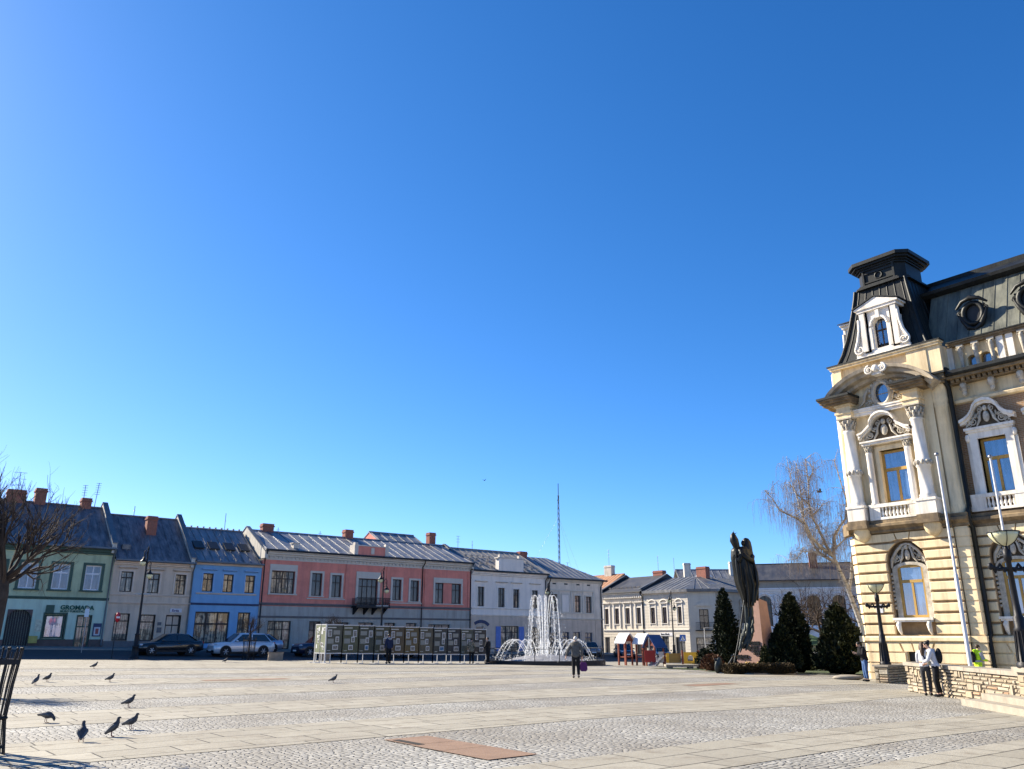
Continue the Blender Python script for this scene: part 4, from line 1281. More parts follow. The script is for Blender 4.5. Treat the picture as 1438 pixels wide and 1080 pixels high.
# stone dormer with scrolls and pediment (front), its twin faces the side street
def stone_dormer(tr, name='stone_dormer'):
    m = MB()
    m.wall(-.95, .95, 15.9, 18.65, [(-.36, .36, 16.3, 17.95, .36)], 0, .3)
    m.box(-.95, -.6, 0, 1.6, 15.9, 18.65).box(.6, .95, 0, 1.6, 15.9, 18.65).box(-.95, .95, .4, 1.6, 18.0, 18.65)
    for s in (-1, 1):
        m.box(s * .86 - .14, s * .86 + .14, -.12, 0, 16.25, 18.45)
        m.box(s * .52 - .08, s * .52 + .08, -.06, 0, 16.3, 17.5)
        volute(m, s * 1.2, 16.42, .3, -.05, 1.6, hand=-s, th=.07)
        m.prism([(s * .95, 16.15), (s * 1.42, 16.15), (s * 1.3, 16.7), (s * 1.1, 17.2), (s * 1.02, 17.9), (s * .95, 18.2)], 'y', -.04, .35)
        m.tube([(s * 1.42, -.06, 16.5), (s * 1.22, -.08, 16.95), (s * 1.1, -.08, 17.5), (s * 1.06, -.06, 18.1)], [.09, .1, .08, .1], 6)
    m.tube([(.45 * math.cos(PI * k / 10), -.05, 17.59 + .45 * math.sin(PI * k / 10)) for k in range(11)], .08, 6)
    m.box(-.1, .1, -.14, 0, 17.95, 18.4)
    m.box(-1.5, 1.5, -.1, .6, 15.78, 15.98).box(-1.45, 1.45, -.02, .6, 15.98, 16.16)
    m.box(-1.08, 1.08, -.16, 1.7, 18.45, 18.6)
    m.prism([(-1.2, 18.6), (1.2, 18.6), (1.2, 18.68), (0, 19.12), (-1.2, 18.68)], 'y', -.22, 1.9)
    m.prism([(-1.0, 18.68), (1.0, 18.68), (0, 19.02)], 'y', -.1, -.05)
    o = m.build(name, M_THWHITE, TH)
    rf = MB().prism([(-1.28, 18.69), (0, 19.14), (1.28, 18.69), (1.28, 18.75), (0, 19.2), (-1.28, 18.75)], 'y', -.28, 2.0).build('dormer_roof', M_THBLACK, o)
    f = MB()
    wd = window(o, -.36, .36, 16.32, 17.95, .22, M_WOODDK, M_THGLASS, 2, (.62,), .06, 'dormer_window', .05, False, True)
    o.matrix_local = tr
    return o


stone_dormer(Matrix.Translation((3.22, .45, 0)))
stone_dormer(Matrix.Translation((.55, 2.9, 0)) @ Matrix.Rotation(R(-90), 4, 'Z'))

# wing: brick upper storey, windows with carved pediments, frieze, cornice, attic, mansard
D = .78
ops = [(cx - .62, cx + .62, 8.02, 10.68) for cx in BAYS]
MB().wall(6.02, 17.1, 7.0, 12.6, ops, D + .12, .4).box(6.02, 17.1, D + .6, 12, -.5, 12.6).build('brick_wall', M_THBRICK, TH)
for cx in BAYS:
    w = window(TH, cx - .62, cx + .62, 8.02, 10.68, D + .36, M_OCHRE, M_THGLASS, 2, (.64,), .12, 'window', .11, True)
    s = MB().box(cx - .98, cx - .62, D, D + .4, 8.02, 10.68).box(cx + .62, cx + .98, D, D + .4, 8.02, 10.68).box(cx - .98, cx + .98, D, D + .4, 10.68, 11.0)
    s.box(cx - 1.12, cx - .98, D + .05, D + .2, 8.02, 10.6).box(cx + .98, cx + 1.12, D + .05, D + .2, 8.02, 10.6)
    s.box(cx - 1.05, cx + 1.05, D - .08, D + .2, 11.0, 11.1).box(cx - 1.1, cx + 1.1, D - .16, D + .2, 11.1, 11.22)
    for sg in (-1, 1):
        s.ell((cx + sg * 1.04, D, 10.75), (.11, .12, .2), 8, 6)
        volute(s, cx + sg * 1.02, 11.5, .12, D - .1, 1.4, hand=sg)
        pts = [(cx + sg * 1.2, 11.5), (cx + sg * .98, 11.58), (cx + sg * .76, 11.72), (cx + sg * .58, 11.95), (cx + sg * .5, 12.15), (cx + sg * .32, 12.34), (cx, 12.42)]
        for k in range(len(pts) - 1):
            p, q = pts[k], pts[k + 1]
            s.prism([p, q, (q[0], q[1] + .14), (p[0], p[1] + .14)], 'y', D - .3, D + .14)
            s.prism([(p[0], p[1] - .12), (q[0], q[1] - .12), (q[0], q[1] + .0), (p[0], p[1] + .0)], 'y', D - .18, D + .14)
    s.build('surround', M_THWHITE, w)
    carving(MB(), cx, 11.2, 1.0, 1.06, D - .02, int(cx * 7)).build('carving', M_THORN, w)
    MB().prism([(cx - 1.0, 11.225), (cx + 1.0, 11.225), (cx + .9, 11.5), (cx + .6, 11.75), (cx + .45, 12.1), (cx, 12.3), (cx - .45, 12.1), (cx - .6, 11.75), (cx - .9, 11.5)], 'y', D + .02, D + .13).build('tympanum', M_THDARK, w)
    balustrade(TH, cx - 1.32 if cx > 8 else 6.2, cx + 1.32, cx - .62, cx + .62, D + .1, 7)
    MB().box(cx + 1.32, cx + 1.43, D - .2, D + .1, 7.24, 8.06).build('balustrade_pier', M_THWHITE, TH)
m = MB().wall(6.05, 17.1, 12.55, 13.6, [], D + .1)
m.prism([(D + .1, 12.5), (D - .08, 12.54), (D - .12, 12.66), (D - .02, 12.76), (D + .1, 12.78)], 'x', 6.2, 17.1)
m.build('frieze', M_THCREAM, TH)
for k in range(9):
    x = 6.75 + 1.26 * k
    c = MB()
    c.tube([(x, D - .05, 13.5), (x, D - .2, 13.35), (x, D - .1, 13.1), (x, D + .02, 12.85)], [.12, .16, .12, .05], 7)
    for s in (-1, 1): volute(c, x + s * .16, 13.25, .13, D - .03, 1.4, hand=s)
    c.ell((x, D - .1, 12.98), (.12, .1, .16), 7, 5)
    c.build('frieze_bracket', M_THORN, TH)
m = MB()
for k in range(44):
    x = 6.3 + .245 * k
    m.box(x, x + .15, D - .42, D + .1, 13.52, 13.68)
m.box(6.2, 17.1, D - .3, D + .1, 13.46, 13.52).box(6.2, 17.1, D - .62, D + .1, 13.68, 13.8)
m.build('dentil_cornice', M_THSOOT, TH)
MB().prism([(D - .72, 13.804), (D - .78, 13.9), (D - .78, 14.06), (D - .6, 14.1), (D + .3, 14.14), (D + .3, 13.804)], 'x', 6.25, 17.1).build('cornice_gutter', M_THBLACK, TH)
ops = []
for cx in BAYS: ops += [(cx - .52 + .06, cx - .04, 14.2, 14.86, .2), (cx + .1, cx + .6, 14.2, 14.86, .2)]
MB().wall(6.15, 17.1, 14.1, 15.5, ops, D + .15, .3).box(6.15, 17.1, D + .5, D + 3, 14, 15.5).build('attic_wall', M_THCREAM, TH)
for a, b_, c, e, _ in ops: window(TH, a, b_, c, e, D + .36, M_OCHRE, M_THGLASS, 1, (), .05, 'attic_window')
for k, cx in enumerate(BAYS):
    for x in (cx - 1.2, cx + 1.27 - .15): MB().box(x - .15, x + .15, D, D + .15, 14.12, 15.42).build('attic_pilaster', M_THWHITE, TH)
    for x in (cx - .66, cx + .04, cx + .76):
        hm = MB().tube([(x, D + .04, 14.14), (x, D + .0, 14.5), (x, D - .03, 14.9), (x, D - .06, 15.15)], [.07, .08, .12, .13], 8)
        hm.ell((x, D - .08, 15.2), (.1, .1, .12), 8, 6).box(x - .16, x + .16, D - .1, D + .15, 15.32, 15.42)
        for s in (-1, 1): volute(hm, x + s * .13, 15.25, .09, D - .02, 1.3, hand=s)
        hm.build('herm', M_THORN, TH)
m = MB().box(6.3, 17.1, D - .1, D + .3, 15.42, 15.52).box(6.26, 17.1, D - .18, D + .3, 15.52, 15.6)
m.build('attic_cornice', M_THSOOT, TH)
MB().box(6.3, 17.1, D - .24, D + .5, 15.604, 15.66).build('attic_gutter', M_THBLACK, TH)
m = MB()
y0, y1 = D + .5, D + 2.25
m.prism([(y0, 15.62), (y1, 19.15), (y1 + .6, 19.15), (12, 15.62)], 'x', 5.0, 17.1)
for k in range(20):
    x = 5.9 + .58 * k
    m.prism([(y0, 15.68), (y1, 19.21), (y1, 19.1), (y0, 15.6)], 'x', x - .02, x + .02)
m.build('mansard_wing_roof', M_THPALEROOF, TH)
m = MB().prism([(y1 - .1, 19.15), (y1 - .3, 19.3), (y1 - .34, 19.46), (y1 - .2, 19.52), (y1 + .1, 19.62), (y1 + 1.2, 20.35), (y1 + 1.2, 20.55), (y1 + 1.6, 20.6), (y1 + 5, 20.6), (y1 + 5, 19.15)], 'x', 4.4, 17.1)
m.build('upper_roof', M_THBLACK, TH)
for cx in (7.4, 9.95, 12.5, 15.05):
    d = D + 1.0
    m = MB()
    m.tube([(cx + .46 * math.cos(2 * PI * k / 20), d - .1, 17.2 + .55 * math.sin(2 * PI * k / 20)) for k in range(21)], .13, 7, cap=False)
    m.lathe([(.5, 0), (.5, 1.3)], n=16) if False else None
    vs = []
    for yy in (d - .1, d + 1.2):
        vs += [(cx + .5 * math.cos(2 * PI * k / 20), yy, 17.2 + .6 * math.sin(2 * PI * k / 20)) for k in range(20)]
    m.add(vs, [(k, (k + 1) % 20, (k + 1) % 20 + 20, k + 20) for k in range(20)], True)
    for s in (-1, 1):
        volute(m, cx + s * .6, 17.35, .2, d - .1, 1.4, hand=s, th=.06)
        m.tube([(cx + s * .68, d - .1, 17.4), (cx + s * .5, d - .12, 16.9), (cx + s * .3, d - .14, 16.5), (cx, d - .14, 16.35)], [.06, .12, .14, .1], 6)
    m.tube([(cx - .75, d - .15, 17.6), (cx - .4, d - .25, 17.88), (cx, d - .28, 17.98), (cx + .4, d - .25, 17.88), (cx + .75, d - .15, 17.6)], [.05, .1, .12, .1, .05], 7)
    m.ell((cx, d - .2, 18.0), (.16, .12, .16), 8, 5)
    o = m.build('round_dormer', M_THBLACK, TH)
    MB().add([(cx + .44 * math.cos(2 * PI * k / 20), d - .02, 17.2 + .53 * math.sin(2 * PI * k / 20)) for k in range(20)], [tuple(range(19, -1, -1))]).build('pane', M_WOODBLK, o)
# rain pipe in the corner of pavilion and wing
m = MB().tube([(6.08, .1, 13.9), (6.1, .25, 13.6), (6.14, .45, 13.3), (6.14, .5, 7.5), (6.14, .28, 7.3), (6.14, .28, 6.7), (6.14, .5, 6.5), (6.14, .5, 1.8), (6.12, .34, 1.6), (6.12, .34, 0)], .11, 10)
m.box(5.95, 6.29, .1, .5, 13.85, 14.3)
m.build('downpipe', M_THBLACK, TH)
m = MB().box(5.98, 6.3, 1.6, 2.0, 14.1, 15.6).build('attic_downpipe', M_THBLACK, TH)
MB().box(1.25, 1.58, -.03, -.002, 2.78, 3.18).build('plaque', M_NOTICE, TH)
# ---------------------------------------------------------------- houses on the sunny far side (local x to the right, y inwards)
M_RCREAM = mat('pale_cream_plaster', (.56, .50, .40), .9, .1, .8, .2, 22, streak=.3, dirt=(.3, .26, .21))
M_RCREAM2 = mat('ivory_plaster', (.60, .55, .46), .9, .1, .8, .2, 22, streak=.3, dirt=(.3, .26, .21))
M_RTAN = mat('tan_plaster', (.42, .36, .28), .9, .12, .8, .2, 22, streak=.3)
M_RTRIM = mat('ivory_trim', (.66, .62, .55), .9, .1, 2, .1)
M_ROOF_DKTILE = roof_mat('dark_sheet_roof', (.04, .04, .043), (.085, .085, .09), .5, .9, .3)


def far_house(name, label, y_left, base, x=86):
    return thing(name, label, 'town house', (x, y_left, base), R(-90), 'houses on the sunny far side of the square', off=(0, 0, base))


h = far_house('ivory_town_house', 'ivory house with bracketed eaves cornice and four upper windows, left of the chamfered corner house', 85.35, -1.3)
xs_ = [(.38, 1.15), (2.37, 3.18), (4.43, 5.25), (6.51, 7.3)]
ops = [(a, b_, 3.3, 5.42) for a, b_ in xs_]
opg = [(.3, 1.2, -1.2, 1.5), (2.2, 3.5, -1., 1.6), (4.5, 5.4, -1.2, 1.6), (6.3, 7.4, -1., 1.6)]
m = MB().wall(0, 7.8, 2.3, 7.3, ops).box(0, 7.8, .22, .4, 2.3, 7.3).build('upper_wall', M_RCREAM, h)
m = MB().wall(0, 7.8, -1.4, 2.3, opg).box(0, 7.8, .22, .4, -1.4, 2.3)
for k in range(9):
    z = -1.1 + .38 * k
    x = .02
    for o in opg + [(7.9, 8, 0, 0)]:
        if z > 1.5: continue
        m.box(x, o[0] - .1, -.035, -.002, z, z + .33)
        x = o[1] + .1
    if z > 1.5: m.box(.02, 7.78, -.035, -.002, z, z + .33)
m.build('ground_floor_wall', M_RCREAM, h)
MB().box(0, 7.8, .41, 11, -1.4, 7.2).build('rear_wall', M_LIGHTPL, h)
for o in ops:
    w = window(h, *o, mg=M_GLASS_DARK)
    s = surround(MB(), *o, .13, .06, .08)
    s.box(o[0] - .3, o[0] - .13, -.12, -.002, 2.75, 6.0).box(o[1] + .13, o[1] + .3, -.12, -.002, 2.75, 6.0)
    hood(s, o[0] - .4, o[1] + .4, 6.0, .2, .3)
    s.build('surround', M_RTRIM, w)
for o in opg: window(h, o[0] + .02, o[1] - .02, o[2], o[3], .13, M_WOODDK, M_GLASS_DARK, 2, (.75,), .08, 'shop_window')
m = cornice(cornice(MB(), 0, 7.8, 7.15, 7.5, .5, 3), 0, 7.8, 2.3, 2.55, .2, 2)
for k in range(20): m.box(.1 + .39 * k, .3 + .39 * k, -.3, -.01, 6.75, 7.14)
m.build('cornice', M_RTRIM, h)
m = gable_roof(MB(), 0, 7.8, -.5, 7.55, 5, 9.9, seam=0)
for k in range(9): m.box(.3 + .8 * k, .85 + .8 * k, .9, .98, 8.2, 8.36)
m.build('roof', M_ROOF_DKTILE, h)
gutter(h, 0, 7.8, -.52, 7.5, (7.7,), -1.2, M_DARKMETAL)
firewall(h, -.2, .1, -.5, 5, 7.5, 10.0, M_DARKMETAL, .3)
firewall(h, 7.75, 8.0, -.5, 5, 7.5, 9.9, M_DARKMETAL, .15)
chimney(h, 5.2, 7.0, 5.2, 6, 9.6, 10.7)
aerial(h, 6.1, 5.4, 10.6, 2.2, 2, .5)

h = far_house('rusty_roofed_house', 'cream house with rusty orange sheet roof, peeping out behind the end of the shaded row', 97, -1.3)
MB().wall(0, 11.55, -1.4, 7.5, [(a, a + .85, 3.3, 5.4) for a in (1, 3, 5, 7, 9, 10.4)]).box(0, 11.55, .22, 11, -1.4, 7.4).build('wall', M_RCREAM2, h)
for a in (1, 3, 5, 7, 9, 10.4): window(h, a, a + .85, 3.3, 5.4, mg=M_GLASS_DARK)
gable_roof(MB(), 0, 11.45, -.5, 7.6, 5, 10.6, seam=.7, rib=.05).build('roof', M_ROOF_RUST, h)
chimney(h, 7.6, 9.1, 4.6, 5.4, 10., 12.0, M_LIGHTPL)
aerial(h, 8.3, 5., 12., 2.4, 3, .6)

h = far_house('chamfered_corner_house', 'pale cream corner house with chamfered corner, round window hoods and grey hipped roof', 77.5, -1.3)
xs_ = [(1.22, 2.0), (3.26, 4.04), (5.9, 6.55)]
ops = [(a, b_, 3.3, 5.36) for a, b_ in xs_]
opg = [(.5, 1.7, -1., 1.6), (2.94, 4.14, -1.2, 1.63), (5.29, 6.83, -1.0, 1.56)]


def far_wall(mt, par, length, ops, opg, name):
    m = MB().wall(0, length, -1.4, 7.2, ops + opg).box(0, length, .22, .4, -1.4, 7.2)
    for k in range(22):
        z = -1.1 + .385 * k
        if z > 7.0: break
        x = .02
        for o in sorted(ops + opg) + [(length + .08, 0, -9, 9)]:
            if o[2] - .2 < z < o[3] + (.75 if o in ops else .05) or o[0] > length:
                if o[0] - .12 > x: m.box(x, o[0] - .12, -.03, -.002, z, z + .35)
                x = o[1] + .12
    return m.build(name, mt, par)


far_wall(M_RCREAM2, h, 7.72, ops, opg, 'wall')


def round_hood(s, a, b_, z):
    c = (a + b_) / 2
    hw = (b_ - a) / 2 + .28
    s.box(c - hw, c + hw, -.2, -.002, z, z + .1)
    s.tube([(c - hw * math.cos(PI * k / 10), -.1, z + .08 + .42 * math.sin(PI * k / 10)) for k in range(11)], .09, 5)
    s.box(a - .2, a - .08, -.1, -.002, 3.1, z).box(b_ + .08, b_ + .2, -.1, -.002, 3.1, z)
    return s


for o in ops:
    w = window(h, *o, mg=M_GLASS_DARK)
    round_hood(surround(MB(), *o, .1, .05, .08), o[0], o[1], 5.85).build('surround', M_RTRIM, w)
for o in opg: window(h, o[0] + .02, o[1] - .02, o[2], o[3], .13, M_WOODBLK, M_GLASS_DARK, 2, (.75,), .08, 'shop_window')
c1 = MB()
m = MB().wall(0, 3.54, -1.4, 7.2, [(1.3, 2.5, 2.5, 5.0), (.7, 2.9, -1.2, 1.5)]).box(0, 3.54, .22, .4, -1.4, 7.2)
for k in range(20):
    z = -1.1 + .385 * k
    if z < 1.4 or 2.3 < z < 5.2:
        m.box(.02, .6 if z < 1.4 else 1.15, -.03, -.002, z, z + .35).box(3.0 if z < 1.4 else 2.65, 3.52, -.03, -.002, z, z + .35)
    elif z < 7: m.box(.02, 3.52, -.03, -.002, z, z + .35)
m.box(.95, 2.85, -.2, -.002, 5.4, 5.5).prism([(.85, 5.5), (2.95, 5.5), (1.9, 6.0)], 'y', -.22, -.002)
cw = m.build('corner_wall', M_RCREAM2, h)
window(cw, 1.32, 2.48, 2.5, 5.0, mg=M_GLASS_DARK, flat=True, name='balcony_door')
window(cw, .72, 2.88, -1.2, 1.5, mf=M_WOODBLK, mg=M_GLASS_SHOP, flat=True, name='shop_window')
m = MB().box(.7, 3.1, -.8, 0, 2.3, 2.42)
for k in range(24): m.box(.72 + .1 * k, .74 + .1 * k, -.79, -.77, 2.42, 3.3)
m.box(.7, 3.1, -.8, -.76, 3.3, 3.35)
m.build('balcony', M_IRON, cw)
cw.matrix_local = Matrix.Translation((7.72, 0, 0)) @ Matrix.Rotation(R(45), 4, 'Z')
sw = MB().wall(0, 13, -1.4, 7.2, [(2.2, 3.1, 3.3, 5.4), (5.2, 6.1, 3.3, 5.4), (8.2, 9.1, 3.3, 5.4), (2.2, 3.4, -1.2, 1.5)]).box(0, 13, .22, .4, -1.4, 7.2)
for k in range(22):
    z = -1.1 + .385 * k
    if z < 7: sw.box(.02, 2.0, -.03, -.002, z, z + .35).box(6.3, 8.0, -.03, -.002, z, z + .35).box(9.3, 12.9, -.03, -.002, z, z + .35)
for a in (2.2, 5.2, 8.2): round_hood(sw, a, a + .9, 5.85)
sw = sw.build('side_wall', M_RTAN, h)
for a in (2.2, 5.2, 8.2): window(sw, a, a + .9, 3.3, 5.4, mg=M_GLASS_DARK, flat=True)
sw.matrix_local = Matrix.Translation((10.22, 2.5, 0)) @ Matrix.Rotation(R(90), 4, 'Z')
cornice(cornice(MB(), 0, 7.72, 7.1, 7.5, .4, 3), 0, 7.72, 2.3, 2.52, .18, 2).build('cornice', M_RTRIM, h)
m = MB()
er, zr = [(-.1, -.5), (7.95, -.5), (10.75, 2.3), (10.75, 15.6), (-.1, 15.6)], 9.5
ez = 7.55
m.add([(*p, ez) for p in er] + [(-.1, 5, zr), (5.1, 5, zr), (5.1, 15.6, zr)], [(0, 1, 6, 5), (1, 2, 6), (2, 3, 7, 6), (5, 6, 7, 4, 0)])
m.add([(*p, ez - .1) for p in er], [(0, 1, 2, 3, 4)])
m.add([(*er[0], ez - .35), (*er[1], ez - .35), (*er[2], ez - .35), (*er[3], ez - .35), (*er[0], ez), (*er[1], ez), (*er[2], ez), (*er[3], ez)], [(0, 1, 5, 4), (1, 2, 6, 5), (2, 3, 7, 6)])
for k in range(9):
    x = .3 + .85 * k
    t = 1. if x < 5.1 else max(.05, (7.95 - x) / 2.85)
    m.prism([(-.5, ez + .05), (-.5 + 5.5 * t, ez + 1.95 * t + .05), (-.5 + 5.5 * t, ez + 1.95 * t - .03), (-.5, ez - .02)], 'x', x - .03, x + .03)
for p in ((8.65, .2), (9.35, .9), (10.05, 1.6)): m.tube([(p[0], p[1], ez + .03), (5.1 + (p[0] - 5.1) * .15, 5 + (p[1] - 5) * .15, zr - .27)], .04, 4)
for k in range(12):
    y = 3. + k
    t = 1. if y > 5 else .4
    m.tube([(10.75, y, ez + .02), (10.75 - 5.6 * t, y, ez + 1.95 * t + .02)], .04, 4)
m.build('roof', M_ROOF_GREY, h)
firewall(h, -.25, .0, -.5, 5, 7.55, 9.6, M_DARKMETAL, .3)
chimney(h, 4.2, 5.8, 6.5, 7.4, 9.2, 10.9)
aerial(h, 1.2, 5.4, 9.5, 2.8, 1, .3)
sb = MB().box(2.75, 4.9, -.08, -.04, 1.72, 2.1).build('shop_sign', M_NOTICE, h)
text_obj('Sama Moda', .32, .008, M_WOODBLK, sb, (2.85, -.09, 1.82), name='lettering', sx=1.0, bold=.01)

# ---------------------------------------------------------------- white palace and roofs behind the park
M_PALWHITE = mat('palace_white', (.82, .81, .80), .88, .06, 1, .1, 20, streak=.15)
h = thing('arcaded_palace', 'low white palace with arched windows and dark roof, behind the bare park trees', 'palace', (72.4, 51.2, -.9), R(-56), off=(0, 0, -.9))
bx = [1.8 + 2.35 * k for k in range(6)]
ops = [(x - .62, x + .62, 2.7, 5.6, .5) for x in bx]
MB().wall(0, 16, -1, 6.3, ops, 0, .35).box(0, 16, .36, 9, -1, 6.3).build('wall', M_PALWHITE, h)
for o in ops: window(h, o[0], o[1], o[2], o[3], .25, M_WOODDK, M_GLASS_DARK, 2, (.7,), .08)
for x in [.62] + [q + 1.175 for q in bx]:
    MB().lathe([(.26, 2.4), (.22, 2.5), (.2, 5.4), (.26, 5.5), (.3, 5.7)], x, -.12, 12).build('column', M_PALWHITE, h)
for o in ops:
    c = (o[0] + o[1]) / 2
    MB().tube([(c - .8 * math.cos(PI * k / 10), -.06, 5.1 + .72 * math.sin(PI * k / 10)) for k in range(11)], .12, 6).build('arch_moulding', M_PALWHITE, h)
cornice(cornice(MB(), -.1, 16.1, 5.85, 6.35, .4, 3), -.1, 16.1, 2.1, 2.4, .15, 2).build('cornice', M_PALWHITE, h)
m = MB().box(0, 16, .02, 9, 6.36, 7.1)
m.build('attic_wall', M_RTAN, h)
gable_roof(MB(), -.3, 16.3, -.3, 7.15, 4.6, 9.1, seam=0).build('roof', M_ROOF_DKTILE, h)
for x in (6.6, 10.8): chimney(h, x, x + .8, 3, 3.8, 8.5, 10.1 if x < 8 else 9.7)
h = thing('dormered_grey_house', 'grey roofed house with a small white dormer and tall chimneys, behind the bronze statue', 'house', (98, 80, -1.3), R(-39), off=(0, 0, -1.3))
MB().box(0, 15, 0, 10, -1.5, 8.2).build('wall', M_RTAN, h)
gable_roof(MB(), -.3, 15.3, -.4, 8.2, 5, 11.6, seam=1.1, rib=.05).build('roof', M_ROOF_BLUE, h)
chimney(h, .6, 1.6, 2.4, 3.2, 8.6, 12.4, M_LIGHTPL)
chimney(h, 7.9, 9.2, 3.4, 4.2, 9.6, 12.7, M_LIGHTPL)
chimney(h, 10.4, 11.2, 3.4, 4.2, 9.6, 12.2, M_LIGHTPL)
dm = MB().wall(2.2, 4.2, 8.7, 10.2, [(2.75, 3.65, 8.9, 9.9)], .3, .2).box(2.2, 2.4, .3, 3, 8.7, 10.2).box(4., 4.2, .3, 3, 8.7, 10.2).prism([(2.0, 10.2), (4.4, 10.2), (3.2, 10.9)], 'y', .2, 4).build('roof_dormer', M_PALWHITE, h)
window(dm, 2.75, 3.65, 8.9, 9.9, .4, M_WHITEFR, M_GLASS_DARK, 2, (), .08, flat=True)

h = thing('garden_kiosk', 'small pale kiosk with a mossy green roof, half hidden between the dark conifers', 'kiosk', (53.6, 33.8, -.55), R(-39), off=(0, 0, -.55))
MB().wall(0, 2.2, -.6, 1.05, [(.55, 1.2, -.4, .9)], 0, .1).box(0, 2.2, .11, 2, -.6, 1.05).build('wall', M_RCREAM2, h)
MB().box(.55, 1.2, .06, .1, -.4, .9).build('door', M_NOTICE, h)
M_MOSS = mat('mossy_roof', (.09, .15, .07), .9, .4, 3, .4, 20)
MB().add([(-.4, -.4, 1.05), (2.6, -.4, 1.05), (2.6, 2.4, 1.05), (-.4, 2.4, 1.05), (1.1, 1, 1.85)], [(0, 1, 4), (1, 2, 4), (2, 3, 4), (3, 0, 4), (0, 3, 2, 1)]).build('roof', M_MOSS, h)

# far radio mast
h = thing('radio_mast', 'tall thin guyed radio mast rising behind the corner house roof', 'mast', (202.5, 222.5, -1.5), 0, off=(0, 0, -1.5))
m = MB()
for k in range(3):
    a = 2 * PI * k / 3
    m.tube([(.4 * math.cos(a), .4 * math.sin(a), -2), (.34 * math.cos(a), .34 * math.sin(a), 46), (.15 * math.cos(a), .15 * math.sin(a), 52)], .08, 4)
for j in range(26):
    for k in range(3):
        a, c = 2 * PI * k / 3, 2 * PI * (k + 1) / 3
        m.tube([(.38 * math.cos(a), .38 * math.sin(a), 2 * j), (.38 * math.cos(c), .38 * math.sin(c), 2 * j + 2)], .04, 3, cap=False)
m.tube([(0, 0, 50), (0, 0, 56.5)], .14, 5)
m.build('lattice', M_DARKMETAL, h)
for k in range(3):
    a = 2 * PI * k / 3 + .4
    MB().tube([(0, 0, 44), (26 * math.cos(a), 26 * math.sin(a), -1)], .025, 3).build('guy_wire', M_PALEMETAL, h)

# ---------------------------------------------------------------- low stone wall, pier, steps, flagpoles, terrace lamps
M_RUBBLE, nt, b, L = newmat('rubble_stone')
geo = nt.nodes.new('ShaderNodeNewGeometry')
rp = nt.nodes.new('ShaderNodeValToRGB')
rp.color_ramp.interpolation = 'LINEAR'
els = rp.color_ramp.elements
els[0].position = 0; els[0].color = (.30, .235, .15, 1)
els[1].position = 1; els[1].color = (.40, .33, .225, 1)
for p, c in ((.25, (.30, .25, .18)), (.5, (.38, .30, .195)), (.72, (.38, .33, .25)), (.93, (.42, .35, .25)), (.97, (.42, .22, .12))):
    e = els.new(p); e.color = (*c, 1)
L.new(geo.outputs['Random Per Island'], rp.inputs[0])
c = mixc(nt, math_(nt, 'MULTIPLY', ramp(nt, noise(nt, 9, 6, .7), .4, .7), .55), rp.outputs[0], (.2, .17, .13))
L.new(c, b.inputs['Base Color'])
b.inputs['Roughness'].default_value = .92
bp = nn(nt, 'ShaderNodeBump', Strength=.6, Distance=.03)
L.new(noise(nt, 14, 6, .7), bp.inputs['Height']); L.new(bp.outputs[0], b.inputs['Normal'])
M_MORTAR = mat('dark_mortar', (.12, .10, .075), .95, .3, 5, .5, 40)
M_CAPSTONE = mat('wall_capstone', (.31, .275, .22), .9, .2, 3, .3, 30, streak=.3)


def rubble(m, length, z0f, z1, rnd, y=0., x0=0.):
    """random ashlar: cells of a coarse grid merged into blocks of mixed size"""
    cw_, ch_ = .16, .105
    nx, nz = int(length / cw_), int(round((z1 - z0f) / ch_))
    cw_, ch_ = length / nx, (z1 - z0f) / nz
    used = [[False] * nz for _ in range(nx)]
    for i in range(nx):
        for j in range(nz):
            if used[i][j]: continue
            w, hh = rnd.choice([(2, 1), (3, 1), (2, 1), (1, 1), (2, 2), (1, 2), (3, 2), (1, 3), (4, 1), (3, 1)])
            while w > 1 and (i + w > nx or any(used[i + q][j] for q in range(w))): w -= 1
            while hh > 1 and (j + hh > nz or any(used[i + q][j + r_] for q in range(w) for r_ in range(hh))): hh -= 1
            for q in range(w):
                for r_ in range(hh): used[i + q][j + r_] = True
            g = rnd.uniform(.010, .018)
            a, b_ = x0 + i * cw_ + g, x0 + (i + w) * cw_ - g
            c, e = z0f + j * ch_ + g, z0f + (j + hh) * ch_ - g
            d = y - rnd.uniform(.01, .05)
            t = .018
            jit = lambda: rnd.uniform(-.012, .012)
            bk = [(a + jit(), y + .03, c + jit()), (b_ + jit(), y + .03, c + jit()), (b_ + jit(), y + .03, e + jit()), (a + jit(), y + .03, e + jit())]
            fr = [(bk[0][0] + t, d, bk[0][2] + t), (bk[1][0] - t, d + jit(), bk[1][2] + t), (bk[2][0] - t, d, bk[2][2] - t), (bk[3][0] + t, d + jit(), bk[3][2] - t)]
            m.add(bk + fr, [(4, 5, 6, 7), (0, 1, 5, 4), (1, 2, 6, 5), (2, 3, 7, 6), (3, 0, 4, 7)])
    return m


